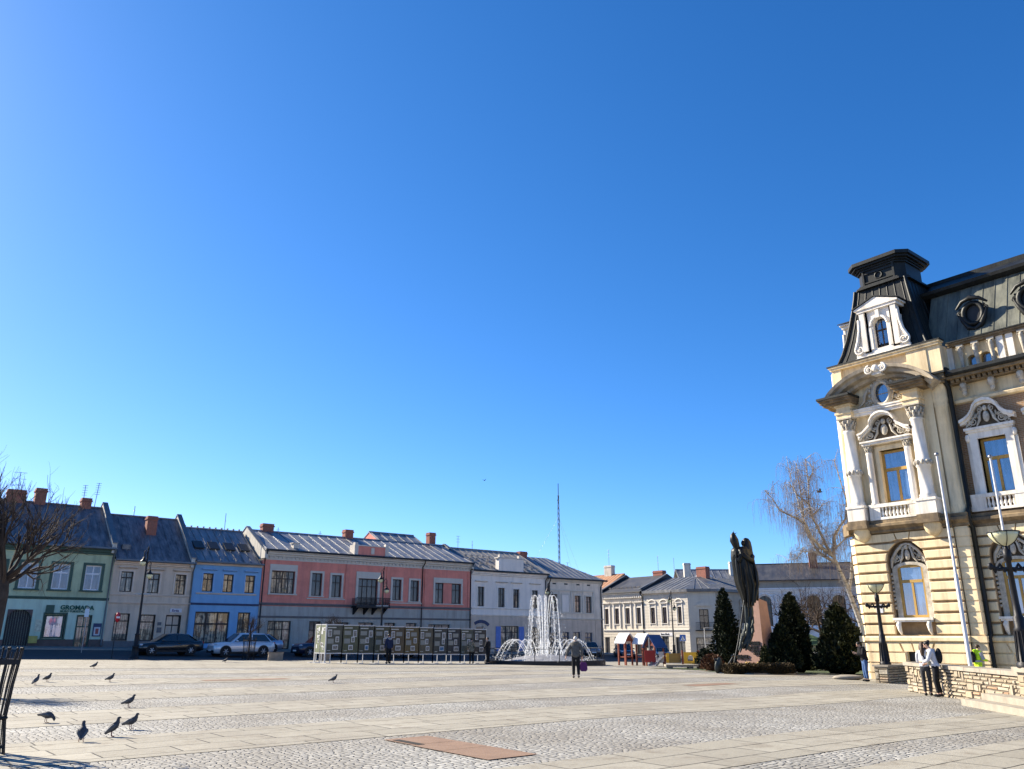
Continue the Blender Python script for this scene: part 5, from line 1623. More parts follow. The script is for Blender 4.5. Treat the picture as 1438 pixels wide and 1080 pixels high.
wl = thing('low_stone_wall', 'low wall of mixed tan stone blocks with a flat coping, in front of the town hall', 'wall', (30.5, 15.0, -.2), R(-135), off=(0, 0, 0))
wl.location.z = 0
rnd = random.Random(4)
m = rubble(MB(), 11.5, -.3, .68, rnd)
m.build('stone_face', M_RUBBLE, wl)
m = MB().box(0, 11.5, .012, .5, -.5, .68)
m.build('core', M_MORTAR, wl)
e_ = rubble(MB(), .5, -.3, .68, rnd).build('stone_end', M_RUBBLE, wl)
e_.matrix_local = Matrix.Translation((-.005, .5, 0)) @ Matrix.Rotation(R(-90), 4, 'Z')
m = MB()
x = -.06
while x < 11.5:
    w = rnd.uniform(.7, 1.3)
    m.box(x, min(11.5, x + w - .012), -.08, .56, .684, .80 + rnd.uniform(-.006, .006))
    x += w
m.build('coping', M_CAPSTONE, wl)
pr = rubble(MB(), .9, -.3, .72, rnd, -.1, 8.45).box(8.46, 9.34, -.088, .012, -.4, .72)
pr.build('pier', M_RUBBLE, wl)
MB().box(8.38, 9.42, -.2, .62, .80, .92).build('pier_cap', M_CAPSTONE, wl)
st = thing('stone_steps', 'two worn grey stone steps at the foot of the low wall', 'steps', (0, 0, 0), 0)
st.location = (30.5, 15, 0); st.rotation_euler = (0, 0, R(-135))
MB().box(6.9, 11.5, -1.0, -.11, -.4, .03).build('step', M_CAPSTONE, st)
MB().box(7.35, 11.5, -.62, -.115, .034, .2).build('step', M_CAPSTONE, st)

w2 = thing('lamp_wall', 'short low stone wall end carrying the street lamp, beside the man in jeans', 'wall', (36.3, 19.3, 0), R(-90))
rnd = random.Random(9)
rubble(MB(), .62, -.45, .4, rnd).build('stone_end', M_RUBBLE, w2)
s_ = rubble(MB(), 6., -.45, .4, rnd).build('stone_face', M_RUBBLE, w2)
s_.matrix_local = Matrix.Translation((.63, 0, 0)) @ Matrix.Rotation(R(90), 4, 'Z')
MB().box(.012, .618, .012, 6, -.6, .4).build('core', M_MORTAR, w2)
MB().box(-.05, .68, -.05, 6.05, .404, .48).build('coping', M_CAPSTONE, w2)

M_POLE = mat('white_flagpole', (.58, .58, .58), .35, .06, 2, 0, metallic=.1)
for k, (x, y, lab) in enumerate(((35.6, 14.9, 'white flagpole standing left of the second, behind the low stone wall'), (37.9, 13.65, 'white flagpole rising behind the larger terrace lamp'))):
    f = thing('flagpole', lab, 'flagpole', (x, y, -.3), 0, 'flagpoles before the town hall')
    MB().tube([(0, 0, 0), (0, 0, 4.4), (0, 0, 4.45), (0, 0, 9.4)], [.085, .08, .055, .045], 12).build('pole', M_POLE, f)
    MB().lathe([(.03, 9.38), (.09, 9.42), (.09, 9.5), (.02, 9.56)], n=10).build('finial', M_PALEMETAL, f)
    MB().tube([(.07, 0, 9.3), (.1, 0, 7.5), (.09, 0, 1.2)], .008, 4).build('halyard', M_DARKMETAL, f)

M_LAMPGLASS, nt, b, L = newmat('cream_lamp_glass')
b.inputs['Base Color'].default_value = (.62, .60, .38, 1)
b.inputs['Roughness'].default_value = .25
b.inputs['Subsurface Weight'].default_value = .3
b.inputs['Subsurface Radius'].default_value = (.1, .1, .06)


def terrace_lamp(x, y, z, lab):
    o = thing('terrace_lamp', lab, 'street lamp', (x, y, z), R(-39), 'bowl-shaded lamps on the stone walls')
    m = MB().lathe([(.24, 0), (.24, .1), (.19, .14), (.17, .5), (.15, .9), (.17, .94), (.13, 1.0), (.14, 1.25), (.10, 1.3), (.085, 1.6), (.068, 2.7), (.1, 2.72), (.1, 3.0), (.05, 3.02), (.05, 3.12)], n=16)
    for k in range(12):
        a = 2 * PI * k / 12
        m.tube([(.2 * math.cos(a), .2 * math.sin(a), .14), (.16 * math.cos(a), .16 * math.sin(a), .9)], .016, 4)
    m.build('post', M_IRON, o)
    m = MB()
    for s in (-1, 1):
        m.tube([(s * .06, 0, 2.5), (s * .3, 0, 2.48), (s * .5, 0, 2.56)], .05, 6)
        m.tube([(s * .12, 0, 2.42), (s * .25, 0, 2.62), (s * .4, 0, 2.42), (s * .5, 0, 2.62)], .05, 6)
        m.ell((s * .5, 0, 2.56), (.08, .06, .1), 7, 5)
    m.build('scroll_arm', M_IRON, o)
    sh_ = MB().lathe([(.05, 3.1), (.13, 3.13), (.25, 3.22), (.34, 3.34), (.385, 3.46), (.37, 3.47), (.0, 3.475)], n=24).build('lamp_shade', M_LAMPGLASS, o)
    m = MB()
    for k in range(6):
        a = 2 * PI * k / 6 + .2
        m.tube([(q * math.cos(a), q * math.sin(a), zz) for q, zz in ((.06, 3.1), (.14, 3.125), (.26, 3.215), (.35, 3.335), (.395, 3.46))], .011, 4)
    m.lathe([(.40, 3.455), (.405, 3.475), (.39, 3.485)], n=24)
    m.build('shade_ribs', M_IRON, sh_)
    return o


terrace_lamp(36.75, 18.98, .48, 'black lamp with cream bowl shade on the short wall by the man in jeans')
terrace_lamp(24.25, 8.75, .92, 'nearer black lamp with cream bowl shade at the right edge, on the wall pier')

# double-lantern lamps along the street
def lantern_lamp(x, y, lab):
    z = ground(x, y)
    o = thing('double_lantern_lamp', lab, 'street lamp', (x, y, z), R(-39), 'two-lantern street lamps along the square')
    m = MB().lathe([(.3, 0), (.3, .12), (.22, .18), (.2, .75), (.24, .8), (.16, .86), (.13, 1.5), (.16, 1.56), (.09, 1.62), (.075, 3.4), (.055, 6.6), (.04, 6.65), (.035, 7.1), (.07, 7.16), (.05, 7.28), (.0, 7.42)], n=12)
    m.build('post', M_IRON, o)
    MB().box(-.5, .5, -.04, .04, 4.14, 4.22).build('cross_bar', M_PALEMETAL, o)
    m = MB()
    for s, q, zz, zt in ((-1, .24, 6.35, 6.95), (1, .3, 5.5, 6.2)):
        m.tube([(s * .03, 0, zt - .35), (s * .06, 0, zt), (s * q * .6, 0, zt + .16), (s * q, 0, zt + .02), (s * q, 0, zz + .28)], .025, 6)
        m.tube([(s * .04, 0, zt - .5), (s * q * .7, 0, zt - .4), (s * q * .75, 0, zt - .1)], .02, 5)
    m.build('bracket', M_IRON, o)
    for s, q, zz in ((-1, .24, 6.35), (1, .3, 5.5)):
        l = MB().lathe([(.02, zz + .3), (.06, zz + .26), (.08, zz + .14), (.2, zz + .02), (.24, zz - .04), (.2, zz - .05)], s * q, 0, 14).build('lantern', M_IRON, o)
        MB().lathe([(.2, zz - .05), (.215, zz - .12), (.17, zz - .24), (.08, zz - .31), (.0, zz - .33)], s * q, 0, 14).build('glass_bowl', M_LAMPGLASS, l)
    return o


lantern_lamp(16., 59.6, 'tall black two-lantern lamp in front of the beige house')
lantern_lamp(35.1, 60.4, 'tall black two-lantern lamp in front of the red house balcony')
lantern_lamp(54.6, 61.5, 'tall black two-lantern lamp behind the fountain jets')
lantern_lamp(71.8, 60.6, 'tall black two-lantern lamp in front of the chamfered corner house')

# ---------------------------------------------------------------- monument
M_GRANITE = mat('pink_granite', (.30, .175, .135), .6, .14, 3, .2, 60, streak=.15)
M_BRONZE = mat('black_bronze', (.020, .021, .020), .42, .5, 2.5, .3, 12, metallic=.55, streak=.3, dirt=(.03, .04, .036))
M_BRONZELT = mat('pale_bronze', (.04, .046, .043), .4, .4, 4, .3, 20, metallic=.6)
gz = ground(40, 27)
mo = thing('monument_pedestal', 'tapering pink granite block with dark lettering behind the bronze statue', 'pedestal', (40, 27, gz), 0, off=(40, 27, gz))
MB().add([(39.95, 29.6, -.6), (39.95, 27.4, -.6), (41.2, 27.4, -.6), (41.2, 29.6, -.6), (40.1, 28.0, 3.72), (40.1, 27.58, 3.72), (40.9, 27.58, 3.55), (40.9, 28.0, 3.55)],
         [(0, 1, 2, 3), (4, 7, 6, 5), (0, 4, 5, 1), (1, 5, 6, 2), (2, 6, 7, 3), (3, 7, 4, 0)]).build('granite_block', M_GRANITE, mo)
for t, y, z, s in (('TOBIE', 28.38, 1.22, .26), ('OJCZE', 28.55, .97, .26), ('ŚW', 28.1, .72, .26), ('NSĄCZ', 29.3, .5, .26)):
    text_obj(t, s, .03, M_BRONZE, mo, (39.92 + .015 * z + .035 * z, y, z), (PI / 2, 0, R(-90)), name='lettering', bold=.012)

statue = thing('bronze_statue', 'tall black bronze statue of a robed figure with raised head, on trailing drapery', 'statue', (38.7, 27.32, gz), R(-39), off=(0, 0, 0))
statue.location.z = 0
K = .0081


def zx(x): return (x - 300) * K
def zz_(y): return 3.26 + (580 - y) * .00803


rows = [(185, 240, 345, .30), (205, 224, 356, .42), (260, 219, 362, .5), (320, 222, 372, .55), (400, 230, 376, .55), (460, 242, 373, .5), (520, 260, 354, .42), (560, 268, 338, .36), (590, 273, 328, .3)]
N = 36
vs = []
rnd = random.Random(3)
ph = [rnd.uniform(0, 6.28) for _ in range(8)]
sub = []
for (r0, r1) in zip(rows, rows[1:]):
    for k in range(4):
        t = k / 4
        sub.append(tuple(a + (c - a) * t for a, c in zip(r0, r1)))
sub.append(rows[-1])
for (y, xl, xr, d) in sub:
    cx, hw = (zx(xl) + zx(xr)) / 2, (zx(xr) - zx(xl)) / 2
    for k in range(N):
        a = 2 * PI * k / N
        f = 1 + .07 * math.sin(5 * a + y * .011 + ph[0]) + .05 * math.sin(9 * a - y * .02 + ph[1]) + .03 * math.sin(15 * a + ph[2] + y * .015)
        vs.append((cx + hw * f * math.cos(a), d * f * math.sin(a), zz_(y)))
robe = MB().add(vs, [(i * N + k, i * N + (k + 1) % N, (i + 1) * N + (k + 1) % N, (i + 1) * N + k) for i in range(len(sub) - 1) for k in range(N)], True)
robe.add(vs[:N], [tuple(range(N))])
robe.add(vs[-N:], [tuple(range(N))])
P3 = lambda x, y, d=0.: (zx(x), d, zz_(y))
# raised mitre-like hand and hooded head, arms, hanging folds
robe.tube([P3(262, 215, -.1), P3(252, 180, -.12), P3(240, 140, -.12), P3(236, 105, -.1), P3(240, 84, -.1)], [.16, .19, .24, .16, .04], 12)
robe.tube([P3(238, 100, -.1), P3(243, 72, -.12)], [.03, .01], 5)
robe.tube([P3(246, 96, -.12), P3(262, 88, -.14)], [.025, .01], 5)
robe.tube([P3(328, 240, 0), P3(330, 190, 0), P3(326, 155, -.02), P3(322, 132, -.02), P3(320, 122, -.02)], [.3, .27, .25, .18, .05], 12)
robe.ell(P3(298, 160, -.16), (.11, .12, .15), 10, 8).ell(P3(288, 163, -.28), (.04, .05, .05), 6, 4)
robe.tube([P3(350, 250, -.2), P3(335, 285, -.5), P3(285, 250, -.55), P3(270, 222, -.4), P3(266, 205, -.25)], [.16, .16, .14, .1, .09], 10)
robe.tube([P3(228, 250, -.3), P3(250, 285, -.5), P3(272, 240, -.5), P3(272, 215, -.35)], [.14, .15, .12, .08], 10)
for pts in ([(255, 240), (248, 330), (250, 430), (268, 500), (276, 560)], [(275, 250), (280, 350), (290, 470), (290, 590)], [(305, 240), (318, 360), (335, 450), (318, 580)], [(345, 260), (360, 360), (362, 440), (330, 560)], [(235, 220), (232, 320), (240, 420), (262, 510), (272, 560)]):
    robe.tube([P3(x, y, -.42 - .12 * math.sin(i * .9)) for i, (x, y) in enumerate(pts)], [.05, .085, .09, .08, .05][:len(pts)], 7)
robe.tube([P3(378, 330, .1), P3(376, 420, .1), P3(372, 500, .1), P3(374, 545, .1)], [.06, .12, .12, .05], 8)
robe.build('robe', M_BRONZE, statue)
lg = MB()
for x0, x1 in ((287, 280), (314, 308)):
    lg.tube([P3(x0, 560, -.1), P3(x0 - 1, 620, -.15), P3(x1, 685, -.15)], [.13, .14, .11], 9)
lg.tube([P3(300, 650, -.1), P3(300, 700, -.1), P3(285, 760, -.15), P3(262, 810, -.2), P3(232, 850, -.25)], [.17, .2, .26, .26, .12], 12)
for (x, y, q) in ((318, 690, .07), (312, 745, .09), (292, 790, .1), (270, 835, .1), (235, 800, .1), (250, 770, .09), (262, 735, .07), (224, 835, .09), (284, 815, .08)):
    lg.tube([P3(x, y - 40, -.35), P3(x - 6, y, -.42), P3(x - 22, y + 32, -.38)], [q * .6, q, q * .4], 7)
lg.tube([P3(228, 830, -.4), P3(215, 862, -.45), P3(208, 880, -.45)], [.07, .06, .03], 7)
lg.build('drapery', M_BRONZELT, statue)
MB().tube([P3(262, 545, -.5), P3(245, 610, -.6), P3(222, 700, -.7), P3(190, 810, -.85), P3(165, 885, -.95), P3(150, 930, -1.0)], .045, 7).build('rope', M_BRONZE, statue)
an = thing('bronze_anchor', 'dark bronze anchor with one pale fluke lying in front of the hedge end', 'anchor', (37.5, 28.1, ground(37.5, 28.1)), R(-39))
m = MB().tube([(-.1, 0, .15), (.25, .05, .6), (.5, .1, .98)], [.1, .08, .06], 8)
m.tube([(-.62, -.1, .75), (-.55, -.08, .35), (-.3, -.02, .08), (.05, .02, .06), (.4, .1, .2), (.72, .2, .5)], [.05, .1, .13, .14, .11, .05], 9)
m.tube([(.2, -.3, .9), (.7, .5, .85)], .045, 7)
m.build('shank', M_BRONZE, an)
MB().ell((-.48, -.12, .42), (.2, .12, .42), 12, 8, Matrix.Rotation(.25, 3, 'Y')).build('fluke', M_BRONZELT, an)  # sunlit look of the left fluke put into a paler bronze
MB().ell((.62, .15, .4), (.16, .1, .3), 12, 8, Matrix.Rotation(-.6, 3, 'Y')).build('fluke', M_BRONZE, an)
M_CANDW = mat('candle_white', (.75, .7, .6), .5, .1, 5, 0)
M_CANDY = mat('candle_yellow', (.6, .42, .12), .5, .1, 5, 0)
M_CANDR = mat('candle_red', (.45, .05, .04), .4, .1, 5, 0)
for x, y, mt, lab in ((39.4, 28.2, M_CANDR, 'red grave candle at the foot of the pink pedestal'), (39.35, 28.0, M_CANDY, 'yellow grave candle at the foot of the pink pedestal'), (39.3, 27.4, M_CANDW, 'white grave candle at the foot of the pink pedestal')):
    z = ground(x, y)
    c = thing('grave_candle', lab, 'candle', (x, y, z), 0, 'grave candles at the monument')
    MB().lathe([(.1, 0), (.12, .1), (.11, .45)], n=10).build('glass', mt, c)
    MB().lathe([(.12, .45), (.13, .5), (.05, .56), (.0, .62)], n=10).build('lid', M_CANDY, c)

# ---------------------------------------------------------------- fountain
M_BLKSTONE = mat('black_granite', (.018, .018, .02), .5, .2, 3, .1)
M_COBDOME = mat('wet_fountain_stone', (.22, .22, .23), .55, .4, 2.5, .8, 10)
FX, FY = 40.8, 46.6
FZ = -.3
fo = thing('fountain', 'round fountain with a black stone rim, cobbled dome and slim iron railing', 'fountain', (FX, FY, FZ), R(-39), off=(0, 0, FZ))
MB().lathe([(4.4, -.8), (4.4, .06), (4.05, .06), (4.05, -.25), (0., -.25)], n=48, smooth=False).build('rim', M_BLKSTONE, fo)
MB().lathe([(3.5, -.25), (3.0, -.02), (2., .22), (1.0, .38), (0, .44)], n=40).build('dome', M_COBDOME, fo)
M_POOL, nt, b, L = newmat('pool_water')
b.inputs['Base Color'].default_value = (.05, .06, .065, 1); b.inputs['Roughness'].default_value = .05
bp = nn(nt, 'ShaderNodeBump', Strength=.5, Distance=.05); L.new(noise(nt, 6, 3), bp.inputs['Height']); L.new(bp.outputs[0], b.inputs['Normal'])
MB().lathe([(4.06, -.06), (0., -.06)], n=40).build('water', M_POOL, fo)
for k in range(16):
    a = 2 * PI * (k + .5) / 16
    MB().tube([(4.3 * math.cos(a), 4.3 * math.sin(a), .06), (4.3 * math.cos(a), 4.3 * math.sin(a), .86)], .028, 6).build('railing_post', M_IRON, fo)
MB().tube([(4.3 * math.cos(2 * PI * k / 64), 4.3 * math.sin(2 * PI * k / 64), .84) for k in range(65)], .018, 5, cap=False).build('handrail', M_IRON, fo)
M_JET, nt, b, L = newmat('white_water_jet')
b.inputs['Base Color'].default_value = (.86, .88, .9, 1); b.inputs['Roughness'].default_value = .3
tr_ = nt.nodes.new('ShaderNodeBsdfTransparent')
tl = nn(nt, 'ShaderNodeBsdfTranslucent'); tl.inputs['Color'].default_value = (.9, .93, .96, 1)
mx1 = nt.nodes.new('ShaderNodeMixShader'); mx1.inputs[0].default_value = .55
L.new(b.outputs[0], mx1.inputs[1]); L.new(tl.outputs[0], mx1.inputs[2])
mx2 = nt.nodes.new('ShaderNodeMixShader')
L.new(math_(nt, 'MULTIPLY', ramp(nt, noise(nt, 7., 5, .75, sc3=(2, 2, .8)), .38, .62), .6), mx2.inputs[0])
L.new(tr_.outputs[0], mx2.inputs[1]); L.new(mx1.outputs[0], mx2.inputs[2])
L.new(mx2.outputs[0], nt.nodes['Material Output'].inputs[0])
rnd = random.Random(11)


def jet(pts, r0, r1, drops=True):
    m = MB().tube(pts, [r0 + (r1 - r0) * i / (len(pts) - 1) for i in range(len(pts))], 6)
    if drops:
        for p in pts[len(pts) // 2:]:
            for _ in range(5):
                q = rnd.uniform(.012, .03)
                m.ell((p[0] + rnd.gauss(0, .05), p[1] + rnd.gauss(0, .05), p[2] + rnd.uniform(-.2, .1)), (q, q, q * 1.6), 5, 3)
    return m.build('water_jet', M_JET, fo)


for k in range(11):
    a = 2 * PI * k / 11 + .2
    pts = []
    for i in range(26):
        t = i / 25
        if t < .36:
            u = t / .36
            q, z = .3 + .28 * u * u, .4 + 4.0 * u ** .85
        elif t < .5:
            u = (t - .36) / .14
            q, z = .58 + .36 * u, 4.4 + .2 * math.sin(PI * u)
        else:
            u = (t - .5) / .5
            q, z = .94 + .3 * u ** .8, 4.4 - 4.2 * u ** 1.25
        pts.append((q * math.cos(a), q * math.sin(a), max(.1, z)))
    jet(pts, .02, .018)
for k in range(3):
    a = 2 * PI * k / 3 + .5
    jet([(.12 * math.cos(a) * (1 + i * .05), .12 * math.sin(a) * (1 + i * .05), .4 + 4.2 * (i / 10) ** .8) for i in range(11)], .03, .016, False)
for k in range(12):
    a = 2 * PI * k / 12 + .08
    pts = []
    for i in range(19):
        t = i / 18
        pts.append(((1.35 + 2.3 * t) * math.cos(a), (1.35 + 2.3 * t) * math.sin(a), .34 + 5.1 * t * (1 - t) - .36 * t))
    jet(pts, .035, .024)
m = MB()
for k in range(700):
    a, q = rnd.uniform(0, 6.28), rnd.uniform(.7, 1.6)
    z = rnd.uniform(.2, 3.4) if rnd.random() < .7 else rnd.uniform(.2, .9)
    s = rnd.uniform(.008, .02)
    m.ell((q * math.cos(a), q * math.sin(a), z), (s, s, s * 3.2), 4, 3)
for k in range(500):
    a, q = rnd.uniform(0, 6.28), abs(rnd.gauss(0, .5)) + 2.9
    s = rnd.uniform(.008, .022)
    m.ell((q * math.cos(a), q * math.sin(a), rnd.uniform(0., .5) ** 1.5), (s, s, s * 2), 4, 3)
tag(m.build('spray', M_JET, fo), kind='stuff')

# ---------------------------------------------------------------- exhibition stand
M_STAND = mat('white_stand_metal', (.5, .5, .5), .45, .06, 3, 0)
PCOL = [(.085, .085, .065), (.10, .10, .06), (.075, .075, .055), (.09, .085, .055), (.115, .085, .05), (.13, .095, .045), (.11, .095, .065), (.07, .068, .058), (.05, .05, .05), (.10, .10, .075), (.06, .055, .05)]
M_PHOTO = mat('printed_photograph', (.24, .22, .2), .6, .7, 7, 0)
M_PHOTOBLUE = mat('printed_blue_photograph', (.06, .16, .3), .6, .6, 7, 0)
M_PHEDGE = mat('photo_border', (.6, .6, .58), .6, .05, 3, 0)
M_TXT = mat('printed_text_block', (.26, .26, .23), .7, .25, 30, 0)
M_TITLE = mat('printed_title', (.5, .5, .45), .7, .2, 20, 0)
ex = thing('exhibition_stand', 'long row of olive photo panels on white metal legs, before the red house', 'display stand', (24.5, 49, 0), 0)
rnd = random.Random(21)


def panel(k, tr, w, col, narrow=False):
    z0, z1 = .6, 2.33
    pm = mat('olive_panel_%d' % k, col, .75, .3, 2.2, 0)
    p = MB().box(.03, w - .03, 0, .04, z0 + .03, z1 - .03).build('panel', pm, ex)
    p.matrix_local = tr
    items = []
    if narrow:
        for j in range(7): items.append((rnd.uniform(.06, w - .3), rnd.uniform(z0 + .15, z1 - .35), rnd.uniform(.15, .24), rnd.uniform(.15, .26), M_PHEDGE if j % 2 else M_PHOTO))
    else:
        sx_ = rnd.random() < .5
        items.append((.1, z1 - .2, w * .5, .06, M_TITLE))
        items.append((.12 if sx_ else w - .42, z1 - .72, .27, .42, M_PHOTO))
        items.append((.5 if sx_ else .12, z1 - .6, w * .4, .26, M_TXT))
        items.append((rnd.uniform(.5, .75), z1 - rnd.uniform(1.0, 1.1), .24, .34, M_PHOTO))
        items.append((.12, z1 - rnd.uniform(1.1, 1.2), w * .36, .3, M_TXT))
        items.append((rnd.uniform(.45, .6), z1 - 1.52, rnd.uniform(.25, .42), .3, M_PHOTOBLUE if k in (2, 7) else M_PHOTO))
        items.append((.12, z1 - 1.58, w * .2, .03, M_TITLE))
    for (x, z, ww, hh, mt) in items:
        if mt in (M_PHOTO, M_PHOTOBLUE):
            q = MB().box(x, x + ww, -.012, -.003, z, z + hh)
            q.build('photo_border', M_PHEDGE, p)
            MB().box(x + .035, x + ww - .035, -.02, -.0125, z + .035, z + hh - .05).build('photograph', mt, p)
        else: MB().box(x, x + ww, -.010, -.003, z, z + hh).build('print', mt, p)


def frame_bay(tr, w, legs=True, foot=True):
    m = MB()
    for x in (0, w): m.box(x - .028, x + .028, -.01, .05, 0 if legs else .6, 2.36)
    m.box(.03, w - .03, -.008, .048, 2.3, 2.36).box(.03, w - .03, -.008, .048, .56, .62)
    if legs: m.box(w * .33 - .02, w * .33 + .02, 0, .04, .03, .56)
    if foot:
        for x in (0.,): m.box(x - .1, x + .22, -.4, .4, 0, .035)
    o = m.build('frame', M_STAND, ex)
    o.matrix_local = tr


L_ = 1.163
for k in range(11):
    z = ground(24.5 + L_ * (k + .5), 49) + .014
    tr = Matrix.Translation((L_ * k, 0, z))
    frame_bay(tr, L_)
    panel(k, tr, L_, PCOL[k])
M_LTPANEL = None
for k in range(2):
    tr = Matrix.Translation((0, 1.5 - .75 * k, ground(24.5, 50) + .014)) @ Matrix.Rotation(R(-90), 4, 'Z')
    frame_bay(tr, .74)
    panel(20 + k, tr, .74, (.17, .19, .12), True)

# ---------------------------------------------------------------- playground, rack, signs, planters, cover
M_PLAYRED = mat('red_play_panel', (.24, .02, .02), .5, .15, 3, .05)
M_PLAYYEL = mat('yellow_play_panel', (.72, .42, .04), .5, .15, 3, .05)
M_PLAYBLUE = mat('blue_play_roof', (.03, .07, .2), .5, .15, 3, .05)
M_PLAYWHITE = mat('white_play_roof', (.62, .62, .64), .5, .06, 3, .05)
M_WOODPOST = mat('brown_play_post', (.22, .06, .035), .6, .2, 4, .1)
M_SLIDE = mat('steel_slide', (.42, .43, .44), .35, .1, 3, 0, metallic=.7)
gz = ground(46, 40)
pg = thing('playground_set', 'playground set with one blue and two white roofs, slide and yellow panels', 'playground', (45, 41, gz), 0)


def ra(r_, a):
    r_ += .1
    return (.777 * r_ + .629 * a, -.629 * r_ + .777 * a)


def play_tower(c, w, d, zr, mr, top, along, curve=0.):
    """four-post tower; the roof ridge runs along x or y"""
    x, y = c
    for a in (0, w):
        for q in (0, d): MB().box(x + a - .05, x + a + .05, y + q - .05, y + q + .05, 0, zr).build('post', M_WOODPOST, pg)
    half = []
    for k in range(7):
        t = k / 6
        half.append(((w if along == 'y' else d) / 2 * (1 - t) + .25 * (1 - t), zr - .15 + (top + .15) * (t + curve * math.sin(PI * t))))
    c0 = (x + w / 2) if along == 'y' else (y + d / 2)
    out = [(c0 - q, z) for q, z in half] + [(c0 + q, z) for q, z in reversed(half[:-1])]
    poly = out + [(p, z - .06) for p, z in reversed(out)]
    g_ = MB().prism([(c0 - half[0][0] + .25, zr - .05)] + [(p, z - .07) for p, z in out[1:-1]] + [(c0 + half[0][0] - .25, zr - .05)], along, (y if along == 'y' else x) - .03, (y if along == 'y' else x) + .03)
    g_.build('gable', M_WOODPOST, pg)
    lo, hi = ((y, y + d) if along == 'y' else (x, x + w))
    m = MB()
    n_ = len(out)
    for k in range(n_ - 1):
        p, q = out[k], out[k + 1]
        m.prism([p, q, (q[0], q[1] - .06), (p[0], p[1] - .06)], along, lo - .18, hi + .18)
    m.build('roof', mr, pg)
    MB().box(x, x + w, y, y + d, .55, .62).build('deck', M_WOODPOST, pg)


play_tower(ra(-.85, 2.6), .68, .72, 1.75, M_PLAYWHITE, .55, 'y', .14)
play_tower(ra(.4, 2.0), .68, .72, 1.7, M_PLAYWHITE, .55, 'y', .14)
play_tower(ra(1.0, .9), .95, .8, 1.45, M_PLAYBLUE, .72, 'x')
MB().prism([(ra(.15, 0)[0], ra(.15, 0)[1]), (ra(.9, 0)[0], ra(.9, 0)[1]), (ra(.9, .06)[0], ra(.9, .06)[1]), (ra(.15, .06)[0], ra(.15, .06)[1])], 'z', .3, 1.1).build('red_panel', M_PLAYRED, pg)
q = ra(.5, .1)
MB().box(q[0] - .03, q[0] + .03, q[1] - .03, q[1] + .03, .9, 1.95).build('ladder_rail', M_PALEMETAL, pg)


def flat(name, m, mt, r_, a, rz=R(-39)):
    o = m.build(name, mt, pg)
    q = ra(r_ - .05, a)
    o.matrix_local = Matrix.Translation((q[0], q[1], 0)) @ Matrix.Rotation(rz, 4, 'Z')
    return o


sl_ = MB()
for x in (-.05, .5): sl_.prism([(0, .78), (.05, .62), (1.1, .08), (1.4, .04), (1.4, .2), (1.1, .26)], 'y', x, x + .05)
sl_.prism([(0, .62), (1.1, .1), (1.4, .06), (1.4, .08), (1.1, .13), (0, .65)], 'y', 0, .5)
flat('slide', sl_, M_SLIDE, 1.2, .7, R(-165))
flat('slide_hoop', MB().tube([(.3 * -math.cos(PI * k / 10), 0, .75 + .35 * math.sin(PI * k / 10)) for k in range(11)], .03, 6), M_PALEMETAL, .75, .55)
flat('grey_panel', MB().box(0, .35, 0, .06, .3, 1.0), M_SLIDE, 1.3, .6)
flat('post', MB().box(0, .1, 0, .1, 0, .95), M_WOODPOST, 1.66, .5)
flat('crawl_wall', MB().box(0, .85, 0, .06, .25, .9), mat('brown_crawl_wall', (.3, .2, .06), .6, .2, 4, .1), 1.95, .3)
flat('yellow_panel', MB().wall(0, 1., .2, .98, [(.28, .68, .4, .78, .19)], 0, .05).box(0, 1., .052, .06, .2, .22), M_PLAYYEL, 2.95, 0)
flat('yellow_panel', MB().box(0, .2, 0, .06, .25, .92), M_PLAYYEL, 1.76, .3)
flat('post', MB().box(0, .12, 0, .1, 0, 1.1), M_WOODPOST, 2.82, 0)
flat('post', MB().box(0, .12, 0, .1, 0, 1.1), M_WOODPOST, 3.97, 0)

rk = thing('white_rack', 'tall white tubular rack with four bars standing by the dark bush', 'rack', (50.3, 39.0, ground(50.3, 39)), R(-39))
m = MB()
for s in (-.38, .38): m.tube([(s, 0, 0), (s, 0, 2.75)], .03, 6)
for z in (.6, 1.15, 1.65, 2.2, 2.72): m.tube([(-.38, 0, z), (.38, 0, z)], .028, 6)
m.build('frame', M_STAND, rk)


def sign_on_pole(name, lab, x, y, hgt, rz, kind):
    z = ground(x, y)
    o = thing(name, lab, 'road sign', (x, y, z), rz)
    MB().tube([(0, 0, 0), (0, 0, hgt)], .03, 8).build('pole', M_PALEMETAL if kind != 'red' else M_DARKMETAL, o)
    return o


M_SIGNRED = mat('sign_red', (.55, .03, .04), .4, .05, 3, 0)
M_SIGNWHITE = mat('sign_white', (.8, .8, .8), .4, .05, 3, 0)
M_SIGNBLUE = mat('sign_blue', (.03, .12, .42), .4, .05, 3, 0)
o = sign_on_pole('no_entry_sign', 'red round sign with white bar on a thin pole before the beige house', 14.6, 59.6, 2.9, R(48), 'red')
d = MB().lathe([(0, 0), (.32, 0), (.32, .02), (0, .02)], n=24).build('sign_disc', M_SIGNRED, o)
d.matrix_local = Matrix.Translation((0, -.04, 2.6)) @ Matrix.Rotation(PI / 2, 4, 'X')
MB().box(-.22, .22, -.07, -.062, 2.54, 2.66).build('white_bar', M_SIGNWHITE, o)
o = sign_on_pole('narrow_street_sign', 'thin grey pole with a narrow white sign, in front of the turquoise shop', 13.8, 64.5, 3.1, R(-60), 'grey')
MB().box(-.2, .2, -.045, -.03, 2.4, 2.95).build('sign_plate', M_SIGNWHITE, o)
o = sign_on_pole('pedestrian_crossing_sign', 'blue square crossing sign on a pole, in front of the chamfered corner', 76.5, 63.2, 2.6, R(-39), 'grey')
MB().box(-.35, .35, -.045, -.03, 1.9, 2.6).build('sign_plate', M_SIGNBLUE, o)
